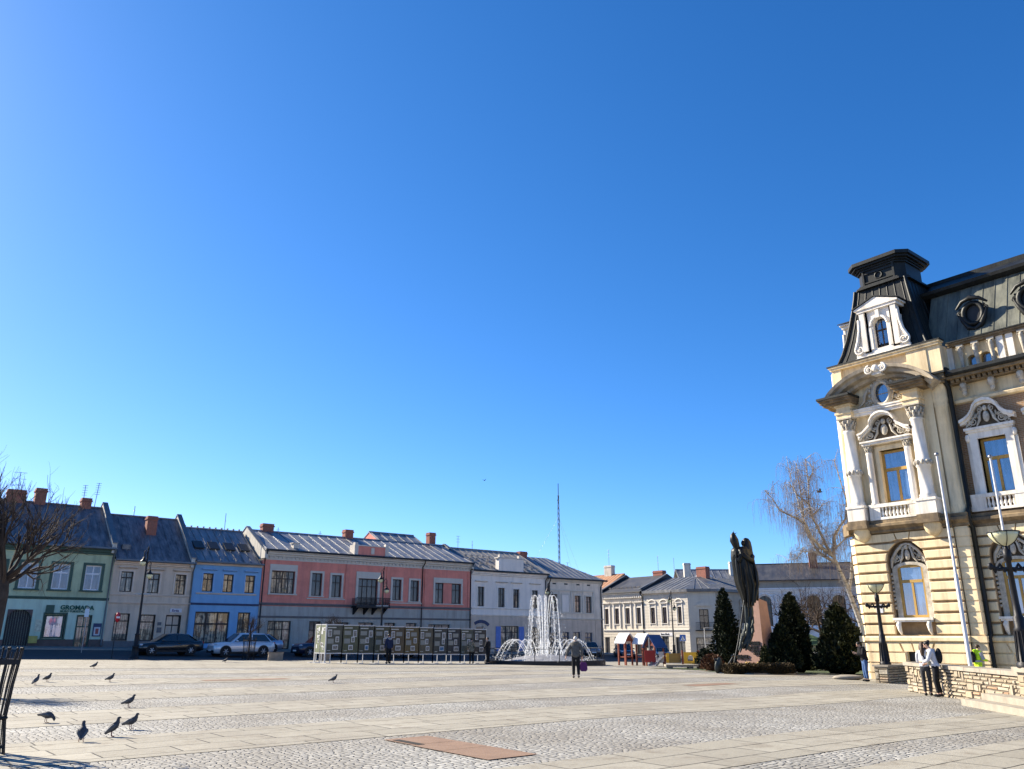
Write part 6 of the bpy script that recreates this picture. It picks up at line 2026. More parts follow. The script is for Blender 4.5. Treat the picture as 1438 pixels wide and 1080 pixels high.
MB().prism([(-.26, 1.98), (.26, 1.98), (0, 2.5)], 'y', -.055, -.046).build('triangle', M_SIGNWHITE, o)
m = MB().ell((0.02, -.06, 2.34), (.035, .012, .035), 7, 4).tube([(0, -.06, 2.28), (.0, -.06, 2.17), (-.07, -.06, 2.03)], .025, 5).tube([(0, -.06, 2.17), (.07, -.06, 2.03)], .022, 5)
m.build('pictogram', M_WOODBLK, o)

M_CONC = mat('stone_planter', (.30, .24, .18), .9, .25, 4, .4, 25)
M_SOIL = mat('planter_soil', (.06, .045, .03), .95, .3, 6, .5, 30)
for x, y, s, lab in ((24.4, 56.3, .95, 'low square brown stone planter beside the silver car'), (28.2, 56.4, .7, 'small brown stone planter behind the left end of the display panels')):
    z = ground(x, y)
    p = thing('stone_planter', lab, 'planter', (x, y, z), R(-20), 'stone planters at the edge of the square')
    MB().prism([(-s * .52, 0), (s * .52, 0), (s * .5, .46), (s * .54, .48), (s * .54, .55), (-s * .54, .55), (-s * .54, .48), (-s * .5, .46)], 'y', -s * .5, s * .5).build('tub', M_CONC, p)
    MB().box(-s * .45, s * .45, -s * .45, s * .45, .552, .57).build('soil', M_SOIL, p)
cv = thing('stone_bench_slab', 'low pale stone slab bench with a dark end, left of the dark bush', 'bench', (42.7, 35.2, ground(42.7, 35.2)), R(-39))
MB().box(-1.3, .75, -.4, .4, .16, .28).build('slab', M_CAPSTONE, cv)
MB().box(.8, 1.5, -.42, .42, 0, .3).build('end_block', M_BLKSTONE, cv)
for x in (-1.0, .3): MB().box(x - .15, x + .15, -.3, .3, 0, .158).build('support', M_KERB, cv)
bs = thing('roadside_boulder_slab', 'low rounded stone slab at the corner of the town hall, left of the man in jeans', 'stone slab', (37.4, 21.2, ground(37.4, 21.2)), R(-39))
MB().ell((0, 0, .1), (.75, .4, .13), 14, 6).build('stone', M_CAPSTONE, bs)
# ---------------------------------------------------------------- cars
def paint(name, col, metallic=.3):
    m, nt, b, L = newmat(name)
    b.inputs['Base Color'].default_value = (*col, 1)
    b.inputs['Metallic'].default_value = metallic
    b.inputs['Roughness'].default_value = .35
    b.inputs['Coat Weight'].default_value = 1.
    b.inputs['Coat Roughness'].default_value = .04
    return m


M_CARGLASS, nt, b, L = newmat('car_glass')
b.inputs['Base Color'].default_value = (.012, .014, .016, 1); b.inputs['Roughness'].default_value = .03; b.inputs['Specular IOR Level'].default_value = .8
M_TYRE = mat('tyre_rubber', (.018, .018, .019), .85, .2, 5, .2)
M_RIM = mat('alloy_rim', (.45, .46, .48), .3, .1, 5, 0, metallic=.8)
M_CARBLK = mat('car_black_plastic', (.015, .015, .016), .6, .2, 5, .1)
M_HEAD = mat('headlight_glass', (.55, .56, .58), .1, .1, 5, 0)
M_TAIL = mat('tail_light', (.32, .02, .02), .2, .1, 5, 0)


def car(name, label, loc, rz, pm, L=4.5, W=1.8, H=1.46, belt=.93, hood=.86, x1=1.15, x2=1.95, x3=3.3, x4=4.0, tail=.98, wr=.32, roofrails=False):
    o = thing(name, label, 'car', (loc[0], loc[1], ground(*loc)), rz, 'parked cars')
    hw = W / 2
    st = [(0, .36, hood - .26, .74), (.08, .26, hood - .14, .86), (.3, .22, hood - .05, .94), (.75, .2, hood, .98), (x1, .2, belt - .03, 1.), ((x1 + x4) / 2, .2, belt, 1.), (x4, .22, belt + .01, .99), (min(L - .25, x4 + .3), .24, tail, .96), (L - .07, .3, tail - .06, .9), (L, .42, tail - .2, .82)]
    vs, n = [], 11
    for x, zb, zt, f in st:
        w = hw * f
        zm = (zb + zt) / 2
        half = [(w * .86, zb), (w * .97, zb + .14), (w, zm), (w * .965, zt - .08), (w * .84, zt)]
        ring = half + [(0, zt + .025)] + [(-a, c) for a, c in reversed(half)]
        vs += [(x, y, z) for y, z in ring]
    fs = [(i * n + k, (i + 1) * n + k, (i + 1) * n + (k + 1) % n, i * n + (k + 1) % n) for i in range(len(st) - 1) for k in range(n)]
    bm = MB().add(vs, fs, True)
    bm.add(vs[:n], [tuple(range(n))]).add(vs[-n:], [tuple(range(n))])
    wb, wt = hw * .86, hw * .68
    cs = [(x1 - .06, belt - .06, wb * .9, wb * .96), (x2, H - .03, wt, wb), ((x2 + x3) / 2, H, wt * 1.02, wb), (x3, H - .04, wt * .98, wb), (x4 + .08, belt - .04, wb * .86, wb * .95)]
    vs, n = [], 7
    for x, zt, w, w0 in cs:
        z0 = belt - .08
        ring = [(w0, z0), (w, zt - .05), (w * .85, zt), (0, zt + .02), (-w * .85, zt), (-w, zt - .05), (-w0, z0)]
        vs += [(x, y, max(z, z0)) for y, z in ring]
    bm.add(vs, [(i * n + k, (i + 1) * n + k, (i + 1) * n + k + 1, i * n + k + 1) for i in range(len(cs) - 1) for k in range(n - 1)], True)
    body = bm.build('body', pm, o)
    for s in (-1, 1):
        g = MB()

        def sp(x, z):
            t = (z - belt + .08) / (H - .05 - belt + .08)
            return (x, s * (wb + (wt - wb) * t + .012), z)
        zt, zb = H - .11, belt + .02
        fx = lambda t: (x1 + .1 + (x2 - x1 - .02) * t)
        rx = lambda t: (x4 - .1 - (x4 - x3 - .06) * t)
        xm = (x2 + x3) / 2 - .12
        g.add([sp(fx(.05) + .12, zb), sp(xm, zb), sp(xm, zt), sp(fx(1.) + .06, zt)], [(0, 1, 2, 3)])
        g.add([sp(xm + .08, zb), sp(rx(.0) - .05, zb), sp(rx(.9) - .06, zt), sp(xm + .08, zt)], [(0, 1, 2, 3)])
        g.build('side_window', M_CARGLASS, o)
        MB().ell((x1 + .38, s * (hw + .08), belt + .06), (.1, .1, .08), 8, 6).build('mirror', pm, o)
        MB().ell((.16, s * hw * .68, hood - .16), (.13, .2, .085), 8, 6).build('headlight', M_HEAD, o)
        MB().box(L - .16, L - .0, s * hw * .5, s * hw * .86, tail - .24, tail - .08).build('tail_light', M_TAIL, o)
        MB().box(.75, L - .75, s * (hw * .9), s * (hw + .006), .2, .34).build('sill', M_CARBLK, o)
        MB().box(xm + .1, xm + .28, s * hw * .97, s * (hw + .012), belt - .16, belt - .12).build('handle', M_CARBLK, o)
    for xa, xb, za, zb_, nm in ((x1 - .02, x2 - .03, belt - .02, H - .05, 'windscreen'), (x4 + .05, x3 + .04, belt - .0, H - .06, 'rear_window')):
        d = -.03 if nm == 'windscreen' else .03
        MB().quad((xa + d, -wb * .86, za + .03), (xa + d, wb * .86, za + .03), (xb + d, wt * .88, zb_ + .015), (xb + d, -wt * .88, zb_ + .015)).build(nm, M_CARGLASS, o)
    MB().box(-.03, .1, -hw * .7, hw * .7, .28, .46).box(L - .1, L + .03, -hw * .75, hw * .75, .3, .48).build('bumper', M_CARBLK, o)
    MB().box(-.045, -.032, -.26, .26, .4, .51).build('number_plate', M_SIGNWHITE, o)
    for x in (.82, L - .95):
        for s in (-1, 1):
            a = MB().lathe([(0, 0), (wr + .07, 0), (wr + .07, .05)], n=20).build('wheel_arch', M_CARBLK, o)
            a.matrix_local = Matrix.Translation((x, s * (hw - .035), wr + .02)) @ Matrix.Rotation(-s * PI / 2, 4, 'X')
            w = MB().lathe([(.05, -.1), (wr * .62, -.1), (wr * .95, -.09), (wr, -.05), (wr, .04), (wr * .95, .075), (wr * .68, .085), (wr * .66, .07)], n=22).build('wheel', M_TYRE, o)
            w.matrix_local = Matrix.Translation((x, s * (hw - .06), wr)) @ Matrix.Rotation(-s * PI / 2, 4, 'X')
            r_ = MB().lathe([(wr * .67, .07), (wr * .6, .065), (wr * .58, .03), (0., .03)], n=22)
            for k in range(6):
                q = 2 * PI * k / 6
                r_.tube([(0, 0, .075), (wr * .6 * math.cos(q), wr * .6 * math.sin(q), .07)], .032, 5)
            r_.build('rim', M_RIM, w)
    return o


P_BLACK = paint('black_car_paint', (.008, .009, .011), .2)
P_SILVER = paint('silver_car_paint', (.64, .66, .69), .3)
P_SILVER2 = paint('blue_silver_car_paint', (.38, .45, .56), .5)
P_NAVY = paint('navy_car_paint', (.012, .02, .05), .3)
P_WHITE = paint('white_car_paint', (.68, .69, .7), 0.)
P_GREY = paint('grey_car_paint', (.2, .22, .25), .4)
SUV = dict(L=4.64, W=1.85, H=1.66, belt=1.03, hood=1.0, x1=1.2, x2=1.95, x3=3.85, x4=4.4, tail=1.08, wr=.35)
HATCH = dict(L=4.1, W=1.75, H=1.5, belt=.95, hood=.88, x1=1.05, x2=1.8, x3=3.3, x4=3.85, tail=1.0)
car('black_sedan', 'black saloon car parked in the shade in front of the beige house', (16.9, 62.9), R(2), P_BLACK)
car('silver_suv', 'silver off-road car with six-spoke wheels parked in front of the blue house', (21.85, 62.1), R(1), P_SILVER, **SUV)
car('silver_sedan', 'pale silver saloon car parked behind the larger silver off-road car', (24.1, 65.2), R(3), P_SILVER2)
car('dark_suv', 'dark navy off-road car parked left of the display panels', (28.7, 62.6), R(2), P_NAVY, **SUV)
car('black_hatchback', 'black hatchback with pale wheel rims parked behind the display panels', (36.6, 62.2), R(1), P_BLACK, **HATCH)
car('navy_hatchback', 'navy hatchback facing the square just right of the fountain', (66.2, 62.2), R(55), P_NAVY, **HATCH)
car('grey_hatchback', 'grey hatchback facing the square half hidden behind the fountain rim', (63.4, 64.4), R(57), P_GREY, **HATCH)
car('dark_sedan', 'dark saloon car parked behind the red playground panel', (69.5, 60.0), R(50), P_BLACK)
car('white_hatchback', 'white hatchback parked behind the white rack near the chamfered corner', (73.6, 57.8), R(-30), P_WHITE, **HATCH)


# ---------------------------------------------------------------- people
def skin(verts, edges, radii, name, mt, par, sub=1, root=0):
    me = bpy.data.meshes.new(name)
    me.from_pydata([tuple(v) for v in verts], edges, [])
    o = bpy.data.objects.new(name + '_tmp', me)
    COL.objects.link(o)
    o.modifiers.new('Skin', 'SKIN')
    if not me.skin_vertices: raise RuntimeError('no skin layer')
    d = me.skin_vertices[0].data
    for i, r_ in enumerate(radii):
        d[i].radius = r_ if isinstance(r_, tuple) else (r_, r_)
        d[i].use_root = (i == root)
    o.modifiers['Skin'].use_smooth_shade = True
    s = o.modifiers.new('Sub', 'SUBSURF')
    s.levels = sub
    s.render_levels = sub
    dg = bpy.context.evaluated_depsgraph_get()
    dg.update()
    nm = bpy.data.meshes.new_from_object(o.evaluated_get(dg))
    bpy.data.objects.remove(o)
    nm.name = name
    nm.materials.clear()
    nm.materials.append(mt)
    for p in nm.polygons: p.use_smooth = True
    q = bpy.data.objects.new(name, nm)
    COL.objects.link(q)
    if par is not None:
        q.parent = par
        OFF[q.name] = (0, 0, 0)
    return q


class G:
    def __init__(s): s.v, s.e, s.r = [], [], []

    def p(s, pos, r_, prev=None):
        s.v.append(Vector(pos)); s.r.append(r_)
        if prev is not None: s.e.append((prev, len(s.v) - 1))
        return len(s.v) - 1


M_SKIN = mat('skin', (.50, .31, .23), .55, .08, 6, .05)
M_EYE = mat('eye_dark', (.03, .025, .02), .2, .1, 5, 0)


def rotx(p, piv, a):
    """bend forward (towards +y) by a about a sideways axis through piv"""
    d = Vector(p) - piv
    c, s = math.cos(a), math.sin(a)
    return piv + Vector((d.x, d.y * c + d.z * s, -d.y * s + d.z * c))


def person(label, loc, rz, hgt=1.75, lean=0., nod=0., turn=0., arms=None, legs=None, coat=None, coat_len=.86, trousers=None, hair=None, hair_kind='short', shoes=None, bulk=1., hood=None, cuff=True, group=None):
    o = thing('person', label, 'person', (loc[0], loc[1], ground(*loc) + .012), rz, group)
    k = hgt / 1.75
    S = lambda p: Vector(p) * k
    hip = S((0, 0, .95))
    up = lambda p: rotx(S(p), hip, lean)
    neckp = up((0, 0, 1.48))

    def hd(p):
        q = rotx(up(p), neckp, nod)
        d = q - neckp
        c, s = math.cos(turn), math.sin(turn)
        return neckp + Vector((d.x * c - d.y * s, d.x * s + d.y * c, d.z))
    arms = arms or {-1: ((-.25, .02, 1.14), (-.27, .1, .89)), 1: ((.25, .02, 1.14), (.27, .1, .89))}
    legs = legs or {-1: ((-.1, .03, .5), (-.11, 0, .09)), 1: ((.1, .03, .5), (.11, 0, .09))}
    # the body: one continuous skinned surface
    g = G()
    pv = g.p(hip, (.145 * k, .11 * k))
    w = g.p(up((0, 0, 1.1)), (.12 * k, .09 * k), pv)
    c = g.p(up((0, 0, 1.33)), (.15 * k, .1 * k), w)
    nk = g.p(up((0, 0, 1.46)), .055 * k, c)
    n2 = g.p(hd((0, .012, 1.52)), .05 * k, nk)
    j = g.p(hd((0, .03, 1.565)), (.055 * k, .065 * k), n2)
    m_ = g.p(hd((0, .022, 1.63)), (.071 * k, .088 * k), j)
    t = g.p(hd((0, .012, 1.69)), (.068 * k, .084 * k), m_)
    g.p(hd((0, .006, 1.735)), (.04 * k, .05 * k), t)
    sh = {}
    for s in (-1, 1):
        a = g.p(up((s * .165, 0, 1.41)), .055 * k, c)
        el, wr_ = S(arms[s][0]), S(arms[s][1])
        e_ = g.p(el, .042 * k, a)
        q = g.p(wr_, (.026 * k, .03 * k), e_)
        d = (wr_ - el).normalized()
        pl = g.p(wr_ + d * .07 * k, (.034 * k, .018 * k), q)
        sd = d.cross(Vector((s, .2, 0))).normalized()
        nrm = d.cross(sd).normalized()
        base = wr_ + d * .085 * k
        for f, ln in ((-1.5, .058), (-.5, .07), (.5, .074), (1.5, .062)):
            f1 = g.p(base + sd * f * .017 * k + d * .01, .0085 * k, pl)
            f2 = g.p(base + sd * f * .019 * k + d * ln * .6 * k + nrm * .012 * k, .008 * k, f1)
            g.p(base + sd * f * .018 * k + d * ln * .9 * k + nrm * .035 * k, .0065 * k, f2)
        th = g.p(wr_ + d * .035 * k - sd * .04 * k + nrm * .012, .01 * k, pl)
        g.p(wr_ + d * .075 * k - sd * .05 * k + nrm * .03, .008 * k, th)
        a2 = g.p(S((s * .085, 0, .88)), .085 * k, pv)
        kn, an_ = S(legs[s][0]), S(legs[s][1])
        k2 = g.p(kn, .055 * k, a2)
        a3 = g.p(an_, .038 * k, k2)
        g.p(an_ + S((0, .13, -.055)), (.038 * k, .028 * k), a3)
        sh[s] = (el, wr_, kn, an_)
    bd = skin(g.v, g.e, g.r, 'body', M_SKIN, o)
    f = MB()
    f.ell(hd((0, .118, 1.625)), (.012 * k, .022 * k, .02 * k), 6, 4)
    for s in (-1, 1): f.ell(hd((s * .074, .01, 1.63)), (.012 * k, .024 * k, .032 * k), 6, 5)
    f.build('face_features', M_SKIN, bd)
    f = MB()
    for s in (-1, 1): f.ell(hd((s * .03, .1, 1.645)), (.011 * k, .008 * k, .008 * k), 6, 4)
    f.ell(hd((0, .105, 1.585)), (.024 * k, .008 * k, .005 * k), 6, 4)
    f.build('eyes_and_mouth', M_EYE, bd)
    # trousers
    g = G()
    pv = g.p(S((0, 0, .97)), (.165 * k * bulk, .13 * k * bulk))
    g.p(up((0, 0, 1.06)), (.15 * k * bulk, .115 * k * bulk), pv)
    for s in (-1, 1):
        el, wr_, kn, an_ = sh[s]
        a2 = g.p(S((s * .09, 0, .85)), .1 * k * bulk, pv)
        k2 = g.p(kn, .074 * k * bulk, a2)
        mid = g.p((kn + an_) / 2, .066 * k * bulk, k2)
        g.p(an_ + Vector((0, 0, .02)), .06 * k * bulk, mid)
    skin(g.v, g.e, g.r, 'trousers', trousers, o)
    # coat with sleeves
    g = G()
    c = g.p(up((0, 0, 1.3)), (.185 * k * bulk, .135 * k * bulk))
    w = g.p(up((0, 0, 1.1)), (.165 * k * bulk, .13 * k * bulk), c)
    h_ = g.p(up((0, 0, .98)), (.18 * k * bulk, .145 * k * bulk), w)
    g.p(up((0, 0, coat_len)), (.185 * k * bulk, .15 * k * bulk), h_)
    s1 = g.p(up((0, 0, 1.42)), (.13 * k * bulk, .1 * k * bulk), c)
    g.p(up((0, .005, 1.5)), .066 * k, s1)
    for s in (-1, 1):
        el, wr_, kn, an_ = sh[s]
        a = g.p(up((s * .185, 0, 1.4)), .078 * k * bulk, s1)
        e_ = g.p(el, .062 * k * bulk, a)
        g.p(el + (wr_ - el) * .92, .045 * k * bulk, e_)
    skin(g.v, g.e, g.r, 'jacket', coat, o)
    f = None
    for s in (-1, 1):
        an_ = sh[s][3]
        z = an_.z - .085 * k
        f = MB().ell(an_ + Vector((0, .045 * k, -.035 * k)), (.05 * k, .14 * k, .05 * k), 10, 6)
        f.build('shoe', shoes or M_CARBLK, o)
    if hair is not None:
        f = MB()
        rt_ = Quaternion((1, 0, 0), -lean - nod).to_matrix() if False else Matrix.Rotation(-(lean + nod), 3, 'X')
        if hair_kind == 'cap':
            f.ell(hd((0, .0, 1.69)), (.09 * k, .105 * k, .075 * k), 12, 8, rt_)
            f.ell(hd((0, .11, 1.68)), (.07 * k, .075 * k, .014 * k), 10, 4, rt_)
        else:
            f.ell(hd((0, -.012, 1.665)), (.086 * k, .098 * k, .092 * k), 12, 8, rt_)
            if hair_kind == 'long':
                f.tube([hd((0, -.06, 1.68)), hd((0, -.09, 1.56)), up((0, -.12, 1.42)), up((0, -.125, 1.28))], [.085 * k, .09 * k, .075 * k, .04 * k], 10)
                for s in (-1, 1): f.tube([hd((s * .06, .0, 1.68)), hd((s * .085, .0, 1.58)), up((s * .09, .04, 1.44)), up((s * .08, .08, 1.3))], [.05 * k, .045 * k, .04 * k, .02 * k], 8)
            if hair_kind == 'bun':
                f.ell(hd((0, -.1, 1.7)), (.05 * k, .05 * k, .05 * k), 10, 7)
        f.build('hat' if hair_kind == 'cap' else 'hair', hair, o)
    if hood is not None:
        MB().tube([up((-.1, -.02, 1.5)), up((-.07, -.1, 1.47)), up((0, -.13, 1.45)), up((.07, -.1, 1.47)), up((.1, -.02, 1.5))], [.045 * k, .06 * k, .07 * k, .06 * k, .045 * k], 9).build('hood', hood, o)
    return o, up, sh


M_GREYCOAT = mat('grey_tweed', (.11, .105, .095), .95, .3, 16, .3, 60)
M_BLACKCL = mat('black_cloth', (.012, .012, .014), .9, .3, 6, .3, 30)
M_NAVYCL = mat('navy_cloth', (.018, .028, .07), .9, .3, 6, .3, 30)
M_JEANS = mat('blue_denim', (.06, .12, .26), .9, .35, 7, .3, 40)
M_WHITECL = mat('white_jacket_cloth', (.5, .51, .55), .8, .12, 5, .3, 25)
M_BEIGECL = mat('beige_cloth', (.42, .36, .22), .85, .15, 6, .2, 25)
M_GREYTR = mat('dark_grey_cloth', (.045, .045, .05), .9, .25, 8, .3, 30)
M_HIVIS = mat('hi_vis_yellow', (.52, .80, .02), .7, .1, 5, .2, 25)
M_GREYFL = mat('grey_fleece', (.35, .35, .36), .9, .15, 6, .2, 25)
M_HAIRDK = mat('dark_hair', (.015, .011, .009), .5, .3, 20, .3, 50)
M_HAIRGR = mat('white_hair', (.6, .58, .54), .7, .15, 20, .3, 50)
M_HAIRBR = mat('brown_hair', (.05, .027, .015), .5, .3, 20, .3, 50)
M_PURPLE = mat('purple_bag', (.10, .012, .10), .5, .2, 5, .2, 20)
M_CAMO, nt, b, L = newmat('camouflage_cloth')
v1 = ramp(nt, noise(nt, 9, 3, .6), .45, .5)
v2 = ramp(nt, noise(nt, 6, 3, .6, sc3=(1, 1.3, 1.1)), .5, .55)
L.new(mixc(nt, v2, mixc(nt, v1, (.05, .05, .035), (.34, .29, .2)), (.17, .14, .09)), b.inputs['Base Color'])
b.inputs['Roughness'].default_value = .9
M_PHONE = mat('black_phone', (.01, .01, .012), .2, .1, 3, 0)

AWAY = R(-39)
# old man walking away with a purple bag
o, up, sh = person('grey haired person in a grey coat walking away with a purple bag', (24.4, 25.9), AWAY - R(4), 1.66, .12, .16, 0.,
                   {-1: ((-.34, -.02, 1.15), (-.42, .03, .90)), 1: ((.27, .0, 1.14), (.29, .05, .88))},
                   {-1: ((-.1, .06, .5), (-.11, .0, .09)), 1: ((.1, .02, .5), (.11, -.1, .1))},
                   M_GREYCOAT, .82, M_BLACKCL, M_HAIRGR, 'short', M_CARBLK, 1.12, hood=M_GREYCOAT)
bag = thing('shopping_bag', 'dark purple shopping bag held by the grey haired person', 'bag', (0, 0, 0), AWAY)
c = Matrix.Translation((24.4, 25.9, ground(24.4, 25.9))) @ Matrix.Rotation(AWAY - R(4), 4, 'Z')
p = c @ (sh[1][1] + Vector((.04, .03, -.1)))
bag.location = p
MB().prism([(-.1, -.1), (.1, -.1), (.15, -.2), (.16, -.38), (.1, -.46), (-.1, -.46), (-.16, -.38), (-.15, -.2)], 'y', -.07, .07).build('bag_body', M_PURPLE, bag)
MB().tube([(-.08, 0, -.11), (-.03, 0, .03), (.03, 0, .03), (.08, 0, -.11)], .012, 6).build('handle', M_PURPLE, bag)

# reader at the display panels, camouflage coat, man in black
person('person in a navy jacket reading the display panels, seen from behind', (28.6, 48.1), R(0), 1.84, .03, .1, 0., None, None, M_NAVYCL, .84, M_BLACKCL, M_HAIRDK, 'cap', M_CARBLK, 1.1, hood=M_GREYFL)
person('person in a patterned brown coat and dark hat bending towards the display panels', (35.3, 48.1), R(-20), 1.7, .22, .2, -.4,
       {-1: ((-.24, .16, 1.12), (-.2, .36, .98)), 1: ((.24, .1, 1.1), (.2, .3, .95))}, None, M_CAMO, .72, M_BLACKCL, M_BLACKCL, 'cap', M_CARBLK, 1.18)
person('person in black standing at the right end of the display panels', (36.0, 47.1), R(25), 1.78, .04, .15, .5,
       {-1: ((-.27, .06, 1.14), (-.16, .25, 1.02)), 1: ((.27, .02, 1.13), (.26, .12, .9))}, None, M_BLACKCL, .82, M_BLACKCL, M_HAIRDK, 'short', M_CARBLK, 1.18)
# man in jeans looking at his phone by the lamp wall
o, up, sh = person('person in a black jacket and blue jeans with head bowed over a phone', (36.6, 19.85), R(51), 1.74, .2, .42, 0.,
                   {-1: ((-.25, .17, 1.12), (-.07, .40, 1.22)), 1: ((.25, .17, 1.12), (.07, .40, 1.22))}, None, M_BLACKCL, .84, M_JEANS, M_HAIRDK, 'short', M_CARBLK, 1.22)
# the two women over one phone
def held(label, base, rz, off_):
    q = Matrix.Translation((base[0], base[1], ground(*base))) @ Matrix.Rotation(rz, 4, 'Z') @ Vector(off_)
    ph_ = thing('mobile_phone', label, 'phone', q, rz)
    MB().box(-.037, .037, -.005, .005, -.075, .075).build('case', M_PHONE, ph_)
    MB().box(-.033, .033, -.0075, -.0055, -.068, .068).build('screen', M_CARGLASS, ph_)
    ph_.rotation_euler = (R(-35), 0, rz)


held('black phone held by the person in blue jeans', (36.6, 19.85), R(51), (0, .50, 1.27))
o, up, sh = person('long haired person in white jacket and grey trousers, left of the pair by the wall', (28.1, 13.2), R(-75), 1.68, .1, .35, 0.,
                   {-1: ((-.23, .12, 1.08), (-.06, .34, 1.08)), 1: ((.23, .12, 1.08), (.08, .33, 1.06))}, {-1: ((-.09, .02, .5), (-.08, -.02, .09)), 1: ((.09, .06, .5), (.08, .02, .09))}, M_WHITECL, .9, M_GREYTR, M_HAIRBR, 'long', M_CARBLK, .95)
o, up, sh = person('dark haired person with white sleeves and backpack, right of the pair by the wall', (27.75, 12.7), R(20), 1.72, .14, .42, 0.,
                   {-1: ((-.24, .18, 1.1), (-.1, .36, 1.08)), 1: ((.3, .06, 1.1), (.14, .28, 1.0))}, {-1: ((-.1, .04, .5), (-.12, 0, .09)), 1: ((.1, .02, .5), (.14, -.05, .09))}, M_WHITECL, .88, M_BLACKCL, M_HAIRDK, 'bun', M_CARBLK, 1.08)
MB().add([tuple(up((x, y, z))) for x, y, z in ((-.13, .165, 1.36), (.13, .165, 1.36), (.15, .17, 1.0), (-.15, .17, 1.0), (-.12, .12, 1.42), (.12, .12, 1.42), (.12, .1, .98), (-.12, .1, .98))], [(0, 1, 2, 3), (4, 5, 1, 0), (2, 6, 7, 3), (0, 3, 7, 4), (1, 5, 6, 2)]).build('vest_front', M_BEIGECL, o)
MB().ell(tuple(up((0, -.2, 1.24))), (.16, .1, .24), 12, 8).build('backpack', M_BLACKCL, o)
held('black phone held between the two people by the wall', (27.86, 12.82), R(-20), (.02, .33, 1.2))
# worker
o, up, sh = person('worker in a bright yellow safety suit beside the flagpole behind the low wall', (38.4, 15.75), R(-125), 1.72, .1, .2, 0.,
                   {-1: ((-.26, .12, 1.12), (-.2, .36, 1.08)), 1: ((.26, .12, 1.12), (.2, .36, 1.06))}, None, M_HIVIS, .86, M_HIVIS, M_HAIRBR, 'short', M_CARBLK, 1.12, hood=M_HIVIS)
MB().tube([up((.19, 0, 1.42)), tuple(sh[1][0])], [.083, .075], 10).build('sleeve_band', M_GREYFL, o)
MB().lathe([(.19, 1.0), (.19, 1.07)], n=16).build('reflective_band', M_GREYFL, o)
MB().ell(tuple(up((0, -.22, 1.2))), (.15, .11, .23), 12, 8).build('backpack', M_BLACKCL, o)

# ---------------------------------------------------------------- pigeons
M_PIGEON = mat('pigeon_slate', (.055, .058, .068), .7, .3, 14, .2, 60)
M_PIGWING = mat('pigeon_wing', (.10, .105, .115), .75, .35, 18, .2, 60)
M_PIGLEG = mat('pigeon_leg', (.22, .07, .06), .7, .2, 10, 0)


def pigeon(pose):
    o = thing('pigeon', 'pigeon', 'pigeon', (0, 0, 0), 0)
    if pose == 'peck':
        path = [(-.19, 0, .15), (-.12, 0, .155), (-.06, 0, .155), (.0, 0, .15), (.06, 0, .14), (.105, 0, .125), (.135, 0, .10), (.15, 0, .075), (.155, 0, .05), (.155, 0, .03)]
    elif pose == 'tall':
        path = [(-.14, 0, .05), (-.10, 0, .085), (-.06, 0, .12), (-.02, 0, .16), (.02, 0, .2), (.04, 0, .24), (.045, 0, .275), (.05, 0, .305), (.07, 0, .31), (.095, 0, .303)]
    else:
        path = [(-.18, 0, .085), (-.12, 0, .105), (-.06, 0, .125), (.0, 0, .15), (.05, 0, .18), (.075, 0, .215), (.085, 0, .245), (.095, 0, .268), (.115, 0, .27), (.14, 0, .262)]
    rr = [.02, .03, .055, .07, .06, .04, .028, .03, .017, .004]
    MB().tube(path, rr, 10).build('body', M_PIGEON, o)
    a, c, e = [Vector(path[i]) for i in (0, 2, 4)]
    for s in (-1, 1):
        MB().tube([a + Vector((-.01, s * .012, .01)), (a + c) / 2 + Vector((0, s * .03, .012)), c + Vector((0, s * .045, .012)), (c + e) / 2 + Vector((0, s * .058, .01)), e + Vector((-.0, s * .045, 0))], [.008, .022, .034, .038, .015], 7).build('wing', M_PIGWING, o)
        m = Vector(path[3])
        MB().tube([(m.x - .01, s * .03, m.z - .05), (m.x - .015, s * .032, .03), (m.x, s * .032, .006), (m.x + .035, s * .036, .004)], .006, 5).build('leg', M_PIGLEG, o)
    return o


protos = {}
RT = R(-39)
PIG = [(9.2, 40.2, 'std', RT + .2, 'pigeon on the far paving, nearest to the lamp post'), (5.3, 30.2, 'tall', RT + 1.2, 'upright pigeon, left one of the far pair near the left edge'),
       (5.85, 31.5, 'std', RT - .2, 'pigeon facing right, right one of the far pair near the left edge'), (7.6, 30.8, 'std', RT, 'lone pigeon facing right between the far pair and the red slabs'),
       (5.9, 21.9, 'std', RT + .1, 'alert pigeon with head raised and long tail on a cobbled strip'), (3.7, 19.4, 'peck', RT, 'pigeon pecking at the cobbles, nearest to the tree guard'),
       (3.6, 15.9, 'tall', RT + 2.0, 'plump pigeon turned away, the nearest one to the camera'), (4.2, 16.3, 'tall', RT + .3, 'slim upright pigeon, left one of the touching pair'),
       (4.75, 17.3, 'std', RT - .1, 'pigeon leaning forward, right one of the touching pair'), (18.5, 49.8, 'std', RT, 'distant pigeon in front of the silver off-road car'),
       (14.2, 27.6, 'std', RT + .15, 'lone pigeon in the middle of the paving, in front of the display panels')]
for x, y, pose, rz, lab in PIG:
    if pose not in protos:
        o = protos[pose] = pigeon(pose)
    else: o = copy_tree(protos[pose])
    o.location = (x, y, ground(x, y) + .012)
    o.rotation_euler = (0, 0, rz)
    tag(o, lab, 'pigeon', 'pigeons on the square')
